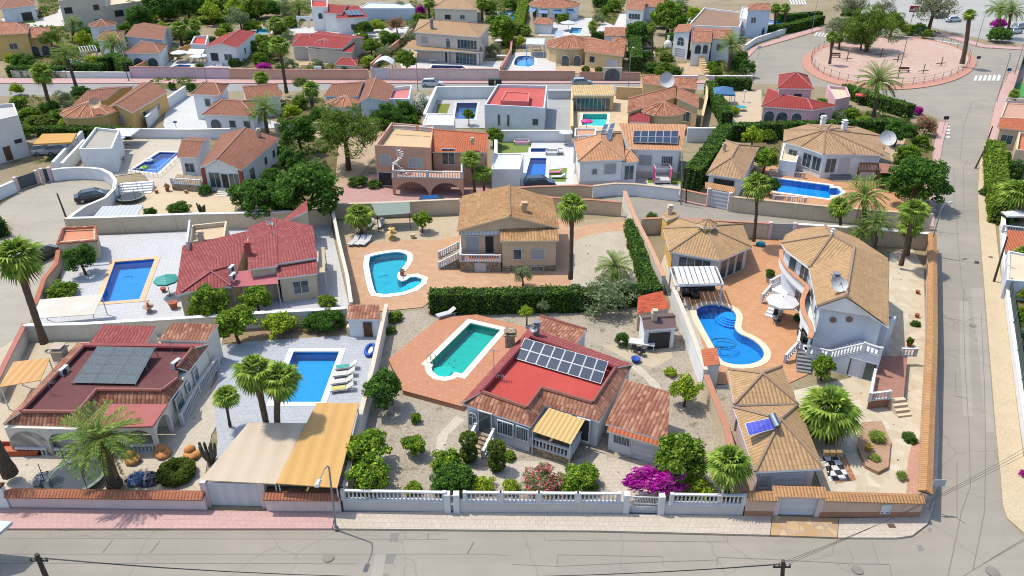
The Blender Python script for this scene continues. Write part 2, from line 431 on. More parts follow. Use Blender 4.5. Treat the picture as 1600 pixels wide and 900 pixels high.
def side(a, b):
    """unit vector along a wall (seen from outside left to right), and its outward normal"""
    d = Vector((b[0]-a[0], b[1]-a[1], 0)); L = d.length; d = d/L
    return d, Vector((d.y, -d.x, 0)), L
def wbox(mb, a, d, n, u0, u1, z0, z1, o0, o1, m=0):
    """a box on a wall: along u0..u1, height z0..z1, standing off o0..o1"""
    q = [Vector((a[0], a[1], 0))+d*u+n*o for u, o in ((u0, o1), (u1, o1), (u1, o0), (u0, o0))]
    mb.prism(q, z0, z1, m, bottom=True)
def window(par, a, b, t, zb, w, h, kind='win', frame=None):
    d, n, L = side(a, b); u = t*L; u0, u1 = u-w/2, u+w/2; f = frame or M_FRAME; e = .07
    mb = MB(); name = 'door' if kind in ('door', 'garage', 'wood') else 'window'
    if kind in ('arch', 'archwin'):
        pts = arc_pts(w, h)
        A = Vector((a[0], a[1], 0))
        q = lambda uu, zz, o: A+d*(u+uu)+n*o+Vector((0, 0, zb+zz))
        m2 = MB()
        m2.face([q(x, z, .02) for x, z in pts])
        pin = [(x*(1-2*e*1.3/w), z*(1-e*1.3/h)) for x, z in pts]
        for k in range(len(pts)-1):
            mb.face([q(*pts[k], .05), q(*pts[k+1], .05), q(*pin[k+1], .05), q(*pin[k], .05)])
            mb.face([q(*pts[k], .05), q(*pts[k], 0), q(*pts[k+1], 0), q(*pts[k+1], .05)])
        if kind == 'archwin':
            wbox(mb, a, d, n, u-.03, u+.03, zb, zb+h*.97, .02, .05); wbox(mb, a, d, n, u0+.05, u1-.05, zb+h-w/2-.03, zb+h-w/2+.03, .02, .048)
        o = mb.build('window', f, par); m2.build('pane', glass(), o); return o  # plain arches: the dark pane stands in for the shaded open recess
    wbox(mb, a, d, n, u0-e, u1+e, zb+h, zb+h+e, -.05, .06); wbox(mb, a, d, n, u0-e, u1+e, zb-e, zb, -.05, .09)
    wbox(mb, a, d, n, u0-e, u0, zb, zb+h, -.05, .06); wbox(mb, a, d, n, u1, u1+e, zb, zb+h, -.05, .06)
    if kind in ('win', 'french') :
        k = max(1, round(w/.75))
        for i in range(1, k): wbox(mb, a, d, n, u0+w*i/k-.03, u0+w*i/k+.03, zb, zb+h, -.05, .045)
    o = mb.build(name, f, par)
    m2 = MB(); wbox(m2, a, d, n, u0, u1, zb, zb+h, -.03, .025)
    if kind in ('win', 'french'): m2.build('pane', glass(), o)
    elif kind == 'shut': m2.build('shutter', M_SHUT, o)
    elif kind == 'garage': m2.build('door_panel', stripes(S(235, 235, 238), S(222, 222, 226), .5, 1), o)
    elif kind == 'door': m2.build('door_panel', plain(S(232, 232, 230)), o)
    elif kind == 'wood': m2.build('door_panel', M_WOOD, o)
    elif kind == 'dark': m2.build('pane', M_DARK, o)  # near-black panel; in open fronts and porches it stands for the shade inside
    elif kind == 'grill':
        m2.build('pane', glass(), o); m3 = MB()
        for i in range(7): wbox(m3, a, d, n, u0+w*i/6-.015, u0+w*i/6+.015, zb, zb+h, .07, .1)
        m3.build('grille', M_FRAME, o)
    return o
def arc_pts(w, h, n=10):
    r = w/2; z = h-r*.9
    return [(-r, 0)]+[(-r*math.cos(math.pi*k/n), z+r*.9*math.sin(math.pi*k/n)) for k in range(n+1)]+[(r, 0)]
def arch_wall(par, a, b, z0, z1, ops, mat, thick=.28, name='arcade'):
    """wall with arched openings; ops: (t, width, height)"""
    d, n, L = side(a, b); A = Vector((a[0], a[1], 0)); q = lambda u, z, o=0: A+d*u+n*o+Vector((0, 0, z))
    out = [(0, z0)]
    for t, w, h in ops: out += [(t*L+x, z0+z) for x, z in arc_pts(w, h)]
    out += [(L, z0), (L, z1), (0, z1)]
    mb = MB()
    mb.face([q(u, z) for u, z in out]); mb.face([q(u, z, -thick) for u, z in out[::-1]])
    for k in range(len(out)):
        (u, z), (v, w) = out[k], out[(k+1) % len(out)]; mb.face([q(u, z), q(u, z, -thick), q(v, w, -thick), q(v, w)])
    return mb.build(name, mat, par)

def roof_poly(par, faces, mats, thick=.16, ridges=(), name='roof', rr=.11):
    """sloping roof from its top faces; edges used once get a fascia. mats: tiles, fascia, ridge"""
    mb = MB(); cnt = {}
    key = lambda p: (round(p[0], 2), round(p[1], 2), round(p[2], 2))
    for f in faces:
        f = [Vector(p) for p in f]
        n = sum(((f[k]-f[0]).cross(f[k+1]-f[0]) for k in range(1, len(f)-1)), Vector((0, 0, 0)))
        if n.z < 0: f = f[::-1]
        for t in ([[f[0], f[k], f[k+1]] for k in range(1, len(f)-1)]):
            mb.face(t, 0); mb.face([p-Vector((0, 0, thick)) for p in t[::-1]], 1)
        for k in range(len(f)): cnt.setdefault(frozenset((key(f[k]), key(f[(k+1) % len(f)]))), []).append((f[k], f[(k+1) % len(f)]))
    dz = Vector((0, 0, thick))
    for v in cnt.values():
        if len(v) == 1: a, b = v[0]; mb.face([a-dz, b-dz, b, a], 1)
    o = mb.build(name, list(mats[:2]), par)
    if ridges:
        m2 = MB()
        for a, b in ridges:
            a, b = Vector(a), Vector(b); k = max(2, int((b-a).length/.45)); 
            m2.tube([lerp(a, b, i/k)+Vector((0, 0, .02)) for i in range(k+1)], [rr*(1+.12*(i % 2)) for i in range(k+1)], 6)
        m2.build('ridge_cap', mats[2] if len(mats) > 2 else mats[0], o)
    return o
def pq(q, z): return [P(x, y, z) for x, y in q]
def shrink(q, d): return [Vector((p.x, p.y, 0)) for p in offset([(v.x, v.y) for v in q], -d)]

def block(h, px, ze, roof, wall, tmats, inset=.35, z0=0., wins=(), pts=None, base=None):
    """one volume of a house: px = eave corners FL, FR, BR, BL in the photo at height ze. Faces for wins: F R B L."""
    q = pts or pq(px, ze); f = shrink(q, inset) if inset else [Vector((p.x, p.y, 0)) for p in q]
    mb = MB(); mb.prism(f, z0, ze-.02, 0)
    kind = roof[0]; FL, FR, BR, BL = q; res = None
    up = lambda p, z: Vector((p.x, p.y, z))
    if kind == 'gable':
        ax, hr = roof[1], roof[2]; fr = roof[3] if len(roof) > 3 else .5; zr = ze+hr
        if ax == 'x':
            a, b = lerp(FL, BL, fr), lerp(FR, BR, fr); a, b = up(a, zr), up(b, zr)
            faces = [[FL, FR, b, a], [BR, BL, a, b]]; ga = [(f[0], f[3]), (f[2], f[1])]
        else:
            a, b = up(lerp(FL, FR, fr), zr), up(lerp(BL, BR, fr), zr)
            faces = [[FL, a, b, BL], [a, FR, BR, b]]; ga = [(f[1], f[0]), (f[3], f[2])]
        for (s0, s1), r in zip(ga, (a, b)):
            # gable triangle set on the wall line
            t = Vector((r.x, r.y, 0)); dd, nn, LL = side(s0, s1); t = Vector((s0.x, s0.y, 0))+dd*((t-Vector((s0.x, s0.y, 0))).dot(dd))
            kk = .9 if inset else 1
            mb.face([up(s0, ze-.02), up(s1, ze-.02), up(t, ze+hr*kk-.12)])
        res = roof_poly(h, faces, tmats, ridges=[(a, b)])
    elif kind == 'hip':
        ax, hr = roof[1], roof[2]; fr = roof[3] if len(roof) > 3 else .25; zr = ze+hr
        if ax == 'x':
            m0, m1 = (FL+BL)/2, (FR+BR)/2; a, b = up(lerp(m0, m1, fr), zr), up(lerp(m1, m0, fr), zr)
            faces = [[FL, FR, b, a], [BR, BL, a, b], [BL, FL, a], [FR, BR, b]]; rid = [(a, b), (a, FL), (a, BL), (b, FR), (b, BR)]
        else:
            m0, m1 = (FL+FR)/2, (BL+BR)/2; a, b = up(lerp(m0, m1, fr), zr), up(lerp(m1, m0, fr), zr)
            faces = [[FL, FR, a], [BR, BL, b], [FR, BR, b, a], [BL, FL, a, b]]; rid = [(a, b), (a, FL), (a, FR), (b, BL), (b, BR)]
        res = roof_poly(h, faces, tmats, ridges=rid)
    elif kind == 'shed':      # roof[1]: the high side
        hr = roof[2]; hi = {'F': (0, 1), 'R': (1, 2), 'B': (2, 3), 'L': (3, 0)}[roof[1]]
        r = [up(p, ze+hr) if i in hi else p for i, p in enumerate(q)]
        w = [ze+hr if i in hi else ze for i in range(4)]
        for k in range(4):
            j = (k+1) % 4; mb.face([up(f[k], ze-.02), up(f[j], ze-.02), up(f[j], w[j]-.05), up(f[k], w[k]-.05)])
        res = roof_poly(h, [r], tmats)
    elif kind == 'pyr':
        a = up(sum(q, Vector((0, 0, 0)))/len(q), ze+roof[1])
        n = len(q); res = roof_poly(h, [[q[k], q[(k+1) % n], a] for k in range(n)], tmats, ridges=[(p, a) for p in q])
    elif kind == 'flat':      # parapet of height roof[1] round a flat roof
        m2 = MB(); par = roof[1]; th = .22; inn = shrink(f, th)
        m2.face([up(p, ze) for p in inn])
        m2.build('roof', tmats[0], h)
        n = len(f)
        for k in range(n):
            j = (k+1) % n
            for z, A, B in ((0, f, inn),):
                mb.face([up(f[k], ze+par), up(f[j], ze+par), up(inn[j], ze+par), up(inn[k], ze+par)])
                mb.face([up(inn[j], ze-.02), up(inn[k], ze-.02), up(inn[k], ze+par), up(inn[j], ze+par)])
                mb.face([up(f[k], ze-.02), up(f[j], ze-.02), up(f[j], ze+par), up(f[k], ze+par)])
    w = mb.build('wall', wall, h)
    if base:
        m3 = MB(); m3.prism([Vector((p.x, p.y, 0)) for p in offset([(v.x, v.y) for v in f], .03)], z0, z0+base[1], 0); m3.build('plinth', base[0], h)
    sd = {'F': (0, 1), 'R': (1, 2), 'B': (2, 3), 'L': (3, 0)}
    for s in wins:
        a, b = (f[i] for i in sd[s[0]]); window(h, a, b, *s[1:])
    return f
def fan_roof(h, ctr, ze, r, hr, a0, a1, n, tmats, wall=None, z0=0., inset=.35, apex=None, rr=.11):
    """part of a many-sided cone: roof and the round wall under it"""
    c = Vector((ctr.x, ctr.y, 0)); ring = [c+Vector((r*math.cos(R(a0+(a1-a0)*k/n)), r*math.sin(R(a0+(a1-a0)*k/n)), ze)) for k in range(n+1)]
    ap = apex or c+Vector((0, 0, ze+hr))
    o = roof_poly(h, [[ring[k], ring[k+1], ap] for k in range(n)], tmats, ridges=[(p, ap) for p in ring], rr=rr)
    if wall:
        mb = MB(); q = [c+(Vector((p.x, p.y, 0))-c)*((r-inset)/r) for p in ring]
        for k in range(n): mb.face([V2(q[k], z0), V2(q[k+1], z0), V2(q[k+1], ze), V2(q[k], ze)])
        mb.build('wall', wall, h)
        for k in range(0): pass
        return q
    return ring
def chimney(par, p, w=.5, h=1.2, mat=None):
    mb = MB(); mb.obox((p.x, p.y, p.z+h/2), (w, w, h), 0); mb.obox((p.x, p.y, p.z+h+.05), (w*1.35, w*1.35, .1), 0); mb.obox((p.x, p.y, p.z+h+.2), (w*.6, w*.6, .2), 0); mb.obox((p.x, p.y, p.z+h+.33), (w*1.1, w*1.1, .06), 0)
    return mb.build('chimney', mat or stucco(S(205, 185, 160)), par)
def dish(par, p, r=.5, az=-15, el=35, mat=None):
    """satellite dish on a short pole at p"""
    mb = MB(); c = p+Vector((0, 0, .5+r*.6)); M = Matrix.Rotation(R(az), 3, 'Z') @ Matrix.Rotation(R(90-el), 3, 'X')
    pr = [(r*k/4, .18*r*(k/4)**2*2) for k in range(5)]
    for (r0, z0), (r1, z1) in zip(pr, pr[1:]):
        for j in range(16):
            t0, t1 = 2*math.pi*j/16, 2*math.pi*(j+1)/16
            q = [c+M@Vector((a*math.cos(t), a*math.sin(t), z)) for a, z, t in ((r0, z0, t0), (r0, z0, t1), (r1, z1, t1), (r1, z1, t0))]
            mb.face(q if r0 > 0 else q[1:])
    o = mb.build('satellite_dish', mat or plain(S(225, 225, 222)), par)
    m2 = MB(); m2.tube([p, c], .05, 6); m2.tube([c+M@Vector((0, r*.9, .3*r)), c+M@Vector((0, 0, r*.9))], .025, 5); m2.obox(c+M@Vector((0, 0, r*.9)), (.12, .12, .12))
    m2.build('dish_mount', M_GREY, o); return o
def aircon(par, p, rz=0., mat=None):
    mb = MB(); mb.obox(p+Vector((0, 0, .35)), (.85, .32, .6), rz); o = mb.build('air_conditioner', plain(S(230, 230, 228)), par)
    m2 = MB(); d = Matrix.Rotation(rz, 3, 'Z'); m2.tube([p+d@Vector((-.12, -.15, .35)), p+d@Vector((-.12, -.175, .35))], .24, 14); m2.build('fan_grille', M_DARK, o); return o
def antenna(par, p, h=2.2):
    mb = MB(); mb.tube([p, p+Vector((0, 0, h))], .025, 5); mb.tube([p+Vector((-.5, .1, h-.1)), p+Vector((.5, -.1, h-.1))], .015, 4)
    for k in range(6): mb.tube([p+Vector((-.45+k*.18, -.2, h-.1)), p+Vector((-.45+k*.18, .25, h-.1))], .012, 4)
    return mb.build('antenna', M_GREY, par)
def baluster_mesh(h, r=.075):
    mb = MB(); mb.lathe((0, 0, 0), [(r, 0), (r, .06*h), (r*.6, .1*h), (r*1.05, .3*h), (r*.85, .45*h), (r*.5, .75*h), (r*.8, .9*h), (r, .94*h), (r, h)], 6)
    return mb
BALM = {}
def balustrade(pts, h=.8, par=None, label=None, mat=None, gap=.26, indiv=True, group=None, base=True, post=True, name='balustrade'):
    """classic white balustrade along pts (Vectors on its foot)"""
    m = mat or M_FRAME
    if par is None: t = thing(name, label, 'balustrade', pts[0].lerp(pts[-1], .5), group)
    else: t = par
    mb = MB(); segs = list(zip(pts, pts[1:]))
    for a, b in segs:
        mb.bar(a+Vector((0, 0, h-.09)), b+Vector((0, 0, h-.09)), .2, .1)
        if base: mb.bar(a, b, .2, .08)
    if post:
        for p in pts: mb.obox(p+Vector((0, 0, h*.52)), (.24, .24, h*1.08), math.atan2(segs[0][1].y-segs[0][0].y, segs[0][1].x-segs[0][0].x))
    if par is None: rail = mb.build('handrail', m, t); holder = t
    else: rail = mb.build(name, m, t); holder = rail
    zb, hh = .08 if base else 0, h-.17
    pos = []
    for a, b in segs:
        L = (b-a).length; n = max(1, int(L/gap))
        pos += [lerp(a, b, (k+.5)/n)+Vector((0, 0, zb)) for k in range(n)]
    if indiv and len(pos) <= 100:
        key = (round(hh, 3), m.name)
        proto = None
        wl = Vector((0, 0, 0)); q = holder
        while q is not None: wl += q.location; q = q.parent
        if key not in BALM:
            o = baluster_mesh(hh).build('baluster', m, None, origin=(0, 0, 0)); BALM[key] = o.data; bpy.data.objects.remove(o)
        for p in pos:
            o = bpy.data.objects.new('baluster', BALM[key]); COL.objects.link(o); o.parent = holder; o.location = p-wl
    else:
        m2 = MB(); src = baluster_mesh(hh)
        for p in pos:
            for f, mi in zip(src.f, src.m): m2.face([Vector(src.v[i])+p for i in f], 0)
        m2.build('baluster_infill', m, holder)
    return t
def bwall(label, pts, h, th=.22, mat=None, cap=None, capk='flat', pillars=0, name='boundary_wall', cat='wall', caph=.08, capw=.1, zs=None, group=None, px=True, at=0., z0=0., plinth=None):
    """garden wall: photo pixels of its line (on its foot, or at height `at`); zs: heights per point"""
    q = [P(x, y, at) for x, y in pts] if px else pts
    q = [Vector((p.x, p.y, 0)) for p in q]; zs = zs or [h]*len(q)
    t = thing(name, label, cat, V2(q[0].lerp(q[-1], .5), z0), group)
    m = mat or M_WHITE; mb = MB(); m2 = MB()
    nrm = []
    for k in range(len(q)):
        d = (q[min(k+1, len(q)-1)]-q[max(k-1, 0)]).normalized(); nrm.append(Vector((-d.y, d.x, 0)))
    for k in range(len(q)-1):
        a, b, na, nb = q[k], q[k+1], nrm[k], nrm[k+1]; za, zb = zs[k]+z0, zs[k+1]+z0
        c = [a-na*th/2, b-nb*th/2, b+nb*th/2, a+na*th/2]
        mb.face([V2(c[0], z0), V2(c[1], z0), V2(c[1], zb), V2(c[0], za)]); mb.face([V2(c[2], z0), V2(c[3], z0), V2(c[3], za), V2(c[2], zb)])
        if k == 0: mb.face([V2(c[3], z0), V2(c[0], z0), V2(c[0], za), V2(c[3], za)])
        if k == len(q)-2: mb.face([V2(c[1], z0), V2(c[2], z0), V2(c[2], zb), V2(c[1], zb)])
        mb.face([V2(c[0], za), V2(c[1], zb), V2(c[2], zb), V2(c[3], za)])
        w = th/2+capw; e = [a-na*w, b-nb*w, b+nb*w, a+na*w]
        if capk == 'flat':
            B = [V2(e[0], za+.003), V2(e[1], zb+.003), V2(e[2], zb+.003), V2(e[3], za+.003)]; T = [p+Vector((0, 0, caph)) for p in B]
            m2.face(T); m2.face(B[::-1])
            for i in range(4): m2.face([B[i], B[(i+1) % 4], T[(i+1) % 4], T[i]])
        elif capk == 'tile':
            r0, r1 = V2(a, za+.003+caph+w*.55), V2(b, zb+.003+caph+w*.55)
            for s in (0, 1):
                p0, p1 = (V2(e[0], za+caph), V2(e[1], zb+caph)) if s == 0 else (V2(e[2], zb+caph), V2(e[3], za+caph))
                m2.face([p0, p1, r1, r0] if s == 0 else [p0, p1, r0, r1]); 
                m2.face([p0-Vector((0, 0, .08)), p1-Vector((0, 0, .08)), p1, p0])
            m2.face([V2(e[0], za+caph-.08), V2(e[3], za+caph-.08), V2(e[2], zb+caph-.08), V2(e[1], zb+caph-.08)])
            for A in ((e[0], e[3], r0, za), (e[1], e[2], r1, zb)): m2.face([V2(A[0], A[3]+caph), V2(A[1], A[3]+caph), A[2]])
    mb.build('masonry', m, t)
    if capk: m2.build('coping', cap or M_WHITE, t)
    if plinth:
        m4 = MB()
        for k in range(len(q)-1): m4.bar(q[k], q[k+1], th+.04, plinth[1])
        m4.build('plinth', plinth[0], t)
    if pillars:
        L = sum((q[k+1]-q[k]).length for k in range(len(q)-1)); n = max(1, round(L/pillars))
        for i in range(n+1):
            s = L*i/n
            for k in range(len(q)-1):
                l = (q[k+1]-q[k]).length
                if s <= l+1e-4: break
                s -= l
            p = lerp(q[k], q[k+1], min(1, s/max(l, 1e-6))); z = lerp(zs[k], zs[k+1], min(1, s/max(l, 1e-6)))+z0
            d = q[k+1]-q[k]; m3 = MB(); m3.obox((p.x, p.y, z0+(z-z0)/2+.02), (.42, th+.1, z-z0+.04+caph*1.2), math.atan2(d.y, d.x)); m3.build('pillar', m, t)
    return t
def steps(par, a, b, zt, n, depth=.3, mat=None, z0=0.):
    """stairs going down outward from the edge a-b (seen from outside, left to right) at height zt"""
    d, nn, L = side(a, b); mb = MB(); hh = (zt-z0)/n
    for k in range(n):
        wbox(mb, a, d, nn, 0, L, z0, zt-hh*(k+1)+hh*.999 if k == 0 else zt-hh*k, depth*k, depth*(k+1))
    return mb.build('stairs', mat or stucco(S(215, 200, 180)), par)
def panels(par, quad, nx, ny, gap=.04, lift=.12, frame=None, cell=None, leg=0.):
    """solar panels, each a part, filling the quad TL TR BR BL (Vectors on the roof)"""
    TL, TR, BR, BL = quad; n = (TR-TL).cross(BL-TL).normalized(); n = n if n.z > 0 else -n
    at = lambda u, v: lerp(lerp(TL, TR, u), lerp(BL, BR, u), v)+n*lift
    W, Hh = (TR-TL).length/nx, (BL-TL).length/ny; gu, gv = gap/W/nx/2, gap/Hh/ny/2; fu, fv = .03/W/nx, .03/Hh/ny
    for i in range(nx):
        for j in range(ny):
            u0, u1, v0, v1 = i/nx+gu, (i+1)/nx-gu, j/ny+gv, (j+1)/ny-gv
            mb = MB(); o = [at(u0, v0), at(u1, v0), at(u1, v1), at(u0, v1)]; b = [p-n*.05 for p in o]
            k = [at(u0+fu, v0+fv), at(u1-fu, v0+fv), at(u1-fu, v1-fv), at(u0+fu, v1-fv)]
            mb.face(k[::-1], 1, [(0, 0), (0, Hh), (W, Hh), (W, 0)][::1])
            for s in range(4):
                t = (s+1) % 4; mb.face([o[s], o[t], k[t], k[s]], 0); mb.face([o[s], o[t], b[t], b[s]], 0)
            mb.face(b, 0)
            mb.build('solar_panel', [frame or plain(S(225, 228, 230), .4, .3), cell or solar()], par)
def awning(par, quad, mat, th=.05, name='awning', posts=None, drop=.0, pm=None, group=None, zf=0.):
    """sheet roof quad (Vectors) of real thickness, with posts down to the ground under given corners"""
    mb = MB(); q = list(quad); n = (q[1]-q[0]).cross(q[3]-q[0]); q = q if n.z > 0 else q[::-1]
    b = [p-Vector((0, 0, th)) for p in q]; mb.face(q, 0); mb.face(b[::-1], 0)
    for s in range(4): t = (s+1) % 4; mb.face([b[s], b[t], q[t], q[s]], 0)
    o = mb.build(name, mat, par)
    c = sum(q, Vector((0, 0, 0)))/4
    for i in (posts or ()):
        p = lerp(quad[i], c, .05); m2 = MB(); m2.tube([V2(p, zf), V2(p, p.z-th)], .05, 6); m2.build('post', pm or M_FRAME, par)
    return o
def pergola(label, quad, mat, beams=8, slab=None, roofmat=None, name='pergola', w=.1, posts=(0, 1, 2, 3), group=None, zf=0.):
    c = sum(quad, Vector((0, 0, 0)))/4; t = thing(name, label, 'pergola', V2(c, zf), group)
    TL, TR, BR, BL = quad
    mb = MB()
    for a, b in ((TL, TR), (TR, BR), (BR, BL), (BL, TL)): mb.bar(a, b, .12, .16)
    mb.build('frame', mat, t)
    for k in range(1, beams):
        m2 = MB(); m2.bar(lerp(TL, TR, k/beams)+Vector((0, 0, .16)), lerp(BL, BR, k/beams)+Vector((0, 0, .16)), w, .1); m2.build('rafter', mat, t)
    for i in posts:
        p = lerp(quad[i], c, .04); m3 = MB(); m3.obox((p.x, p.y, (p.z+zf)/2), (.14, .14, p.z-zf)); m3.build('post', mat, t)
    if roofmat:
        mb = MB(); mb.prism([V2(lerp(p, c, .03), 0) for p in quad], TL.z+.27, TL.z+.31, 0, bottom=True); mb.build('roof_sheet', roofmat, t)
    return t

# ------------------------------------------------------------------ planting
rng = np.random.default_rng(11)
def leaf_cloud(clumps, per, size, cr=(.24, .4), shell=(.45, .8), flat=1., seed=1, narrow=.55, up=.25, low=-.55, droop=0.):
    """unit crown: leaf-sized faces in clumps spread through the volume"""
    g = np.random.default_rng(seed); cs = []
    lobes = [(lambda v: v/np.linalg.norm(v))(g.normal(size=3)) for _ in range(6)]; bump = g.uniform(-.22, .3, 6)      # a few bulges and hollows of the outline
    while len(cs) < clumps:
        p = g.normal(size=3); p /= np.linalg.norm(p)
        if p[2] < low: continue
        k = 1+sum(b_*max(0, p@l)**3 for b_, l in zip(bump, lobes)) if low > -1 else 1
        cs.append(p*g.uniform(*shell)*k)
    V = []
    for c in cs:
        r = g.uniform(*cr); m = int(per*(r/cr[1])**2)
        d = g.normal(size=(m, 3)); d /= np.linalg.norm(d, axis=1)[:, None]; p = c+d*r*(g.uniform(.35, 1, (m, 1))**.6)*np.array([1, 1, .8])
        nrm = d*.7+g.normal(size=(m, 3))*.55+np.array([0, 0, up]); V.append(leaf_quads(p, nrm, size*g.uniform(.6, 1.3, (m, 1)), narrow, g))
    V = np.concatenate(V); V[:, 2] *= flat
    return V, [(i, i+1, i+2, i+3) for i in range(0, len(V), 4)]
def leaf_quads(p, nrm, s, narrow, g):
    nrm = nrm/np.linalg.norm(nrm, axis=1)[:, None]; t = np.cross(nrm, g.normal(size=p.shape)); t /= np.linalg.norm(t, axis=1)[:, None]; b = np.cross(nrm, t)*s*narrow; t = t*s
    return np.stack([p-t, p-b+t*.1, p+t, p+b+t*.1], 1).reshape(-1, 3)
LEAFM = {}
def crown_mesh(kind, var=0):
    key = (kind, var)
    if key in LEAFM: return LEAFM[key]
    A, mat = KINDS[kind]; V, F = leaf_cloud(seed=hash(kind) % 977+var*31 if False else sum(map(ord, kind))+var*31, **A)
    me = bpy.data.meshes.new('foliage_'+kind); me.from_pydata(V.tolist(), [], F); me.materials.append(mat)
    LEAFM[key] = me; return me
G = lambda r, g, b: tuple(min(1, c) for c in S(r, g, b, .74))
KINDS = {
 'broad': (dict(clumps=52, per=190, size=.075, cr=(.2, .36), shell=(.3, .82)), leafmat(G(76, 104, 32), G(146, 166, 56))),
 'dense': (dict(clumps=70, per=190, size=.06, cr=(.18, .3), shell=(.5, .85)), leafmat(G(56, 88, 34), G(108, 140, 52))),
 'citrus': (dict(clumps=46, per=170, size=.085, cr=(.22, .36), shell=(.35, .78)), leafmat(G(80, 110, 32), G(158, 178, 56), G(180, 165, 50), amt3=.015)),
 'bright': (dict(clumps=44, per=130, size=.07, cr=(.2, .36), shell=(.35, .8)), leafmat(G(105, 130, 35), G(185, 190, 60))),
 'pine': (dict(clumps=52, per=270, size=.065, cr=(.2, .38), shell=(.3, .85), narrow=.22), leafmat(G(76, 98, 36), G(124, 142, 56))),
 'olive': (dict(clumps=44, per=150, size=.06, cr=(.2, .36), shell=(.3, .8), narrow=.35), leafmat(G(92, 108, 72), G(150, 160, 118))),
 'tamarisk': (dict(clumps=40, per=110, size=.06, cr=(.18, .34), shell=(.3, .85), narrow=.3), leafmat(G(95, 105, 75), G(150, 150, 115))),
 'oleander': (dict(clumps=40, per=120, size=.075, cr=(.2, .36), shell=(.35, .8), narrow=.4), leafmat(G(85, 105, 60), G(130, 145, 80), G(200, 90, 110), amt3=.35)),
 'whiteflower': (dict(clumps=40, per=120, size=.075, cr=(.2, .36), shell=(.35, .8)), leafmat(G(110, 135, 80), G(150, 165, 110), G(240, 240, 235), amt3=.5)),
 'purple': (dict(clumps=50, per=130, size=.075, cr=(.2, .36), shell=(.4, .8)), leafmat(S(160, 25, 135, .9), S(215, 60, 185, .9), S(110, 120, 50), tr=.35, amt3=.08)),
 'spiky': (dict(clumps=26, per=60, size=.2, cr=(.2, .3), shell=(.2, .5), narrow=.12, up=.1), leafmat(G(110, 130, 60), G(170, 185, 90))),
 'topiary': (dict(clumps=130, per=80, size=.07, cr=(.16, .22), shell=(.7, .82), low=-1.), leafmat(G(74, 92, 36), G(125, 135, 55))),
}
M_TRUNK = bark(S(120, 95, 72)); M_PALMT = bark(S(125, 105, 88), 7)
def unitfoliage(name, kind, var, par, loc, scale, rz):
    o = bpy.data.objects.new(name, crown_mesh(kind, var)); COL.objects.link(o); o.parent = par
    o.location = loc; o.scale = scale; o.rotation_euler = (0, 0, rz); return o
def tree(kind, cx, cy, rx, label, trunk=1.5, asp=.95, cat='tree', group=None, var=None, name='broadleaf_tree', rxy=1.):
    """crown centred at photo pixel (cx, cy) with pixel radius rx; trunk: height of clear stem"""
    r = rx/18; trunk *= .7; rx *= 1.03
    for _ in range(4): p = P(cx, cy, trunk+r*asp*.9); r = rx/scale_at(p)
    v = random.randrange(3) if var is None else var
    zc = trunk+r*asp*.9
    t = thing(name, label, cat, V2(p, 0), group)
    unitfoliage('crown', kind, v, t, (0, 0, zc), (r*1.02, r*1.02*rxy, r*asp), random.uniform(0, 6.28))
    mb = MB(); g = random.Random(int(cx*7+cy)); tr = max(.07, r*.075)
    b = Vector((p.x, p.y, 0)); top = b+Vector((g.uniform(-.2, .2), g.uniform(-.2, .2), zc-r*asp*.35))
    mb.tube([b-Vector((0, 0, .1)), lerp(b, top, .5)+Vector((g.uniform(-.1, .1), 0, 0)), top], [tr*1.3, tr, tr*.8], 7)
    for k in range(5):
        a = k*1.26+g.uniform(-.4, .4); e = top+Vector((math.cos(a)*r*.6, math.sin(a)*r*.6, r*asp*g.uniform(.3, .8)))
        mb.tube([top-Vector((0, 0, .1)), lerp(top, e, .5)+Vector((0, 0, r*.08)), e], [tr*.6, tr*.4, tr*.15], 5)
    mb.build('trunk', M_TRUNK, t); return t
def bush(kind, cx, cy, rx, label, asp=.8, cat='shrub', group=None, name='shrub', var=None, z0=0., rxy=1., rz=None):
    r = rx/18
    for _ in range(4): p = P(cx, cy, z0+r*asp*.75); r = rx/scale_at(p)
    o = bpy.data.objects.new(name, crown_mesh(kind, random.randrange(3) if var is None else var)); COL.objects.link(o)
    o.location = V2(p, z0+r*asp*.75); o.scale = (r*1.05, r*1.05*rxy, r*asp); o.rotation_euler = (0, 0, random.uniform(0, 6.28) if rz is None else rz)
    return tag(o, label, cat, group)
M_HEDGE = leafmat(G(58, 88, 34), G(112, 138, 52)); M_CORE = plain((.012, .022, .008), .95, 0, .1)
M_HEDGE2 = leafmat(G(85, 112, 34), G(150, 165, 60))
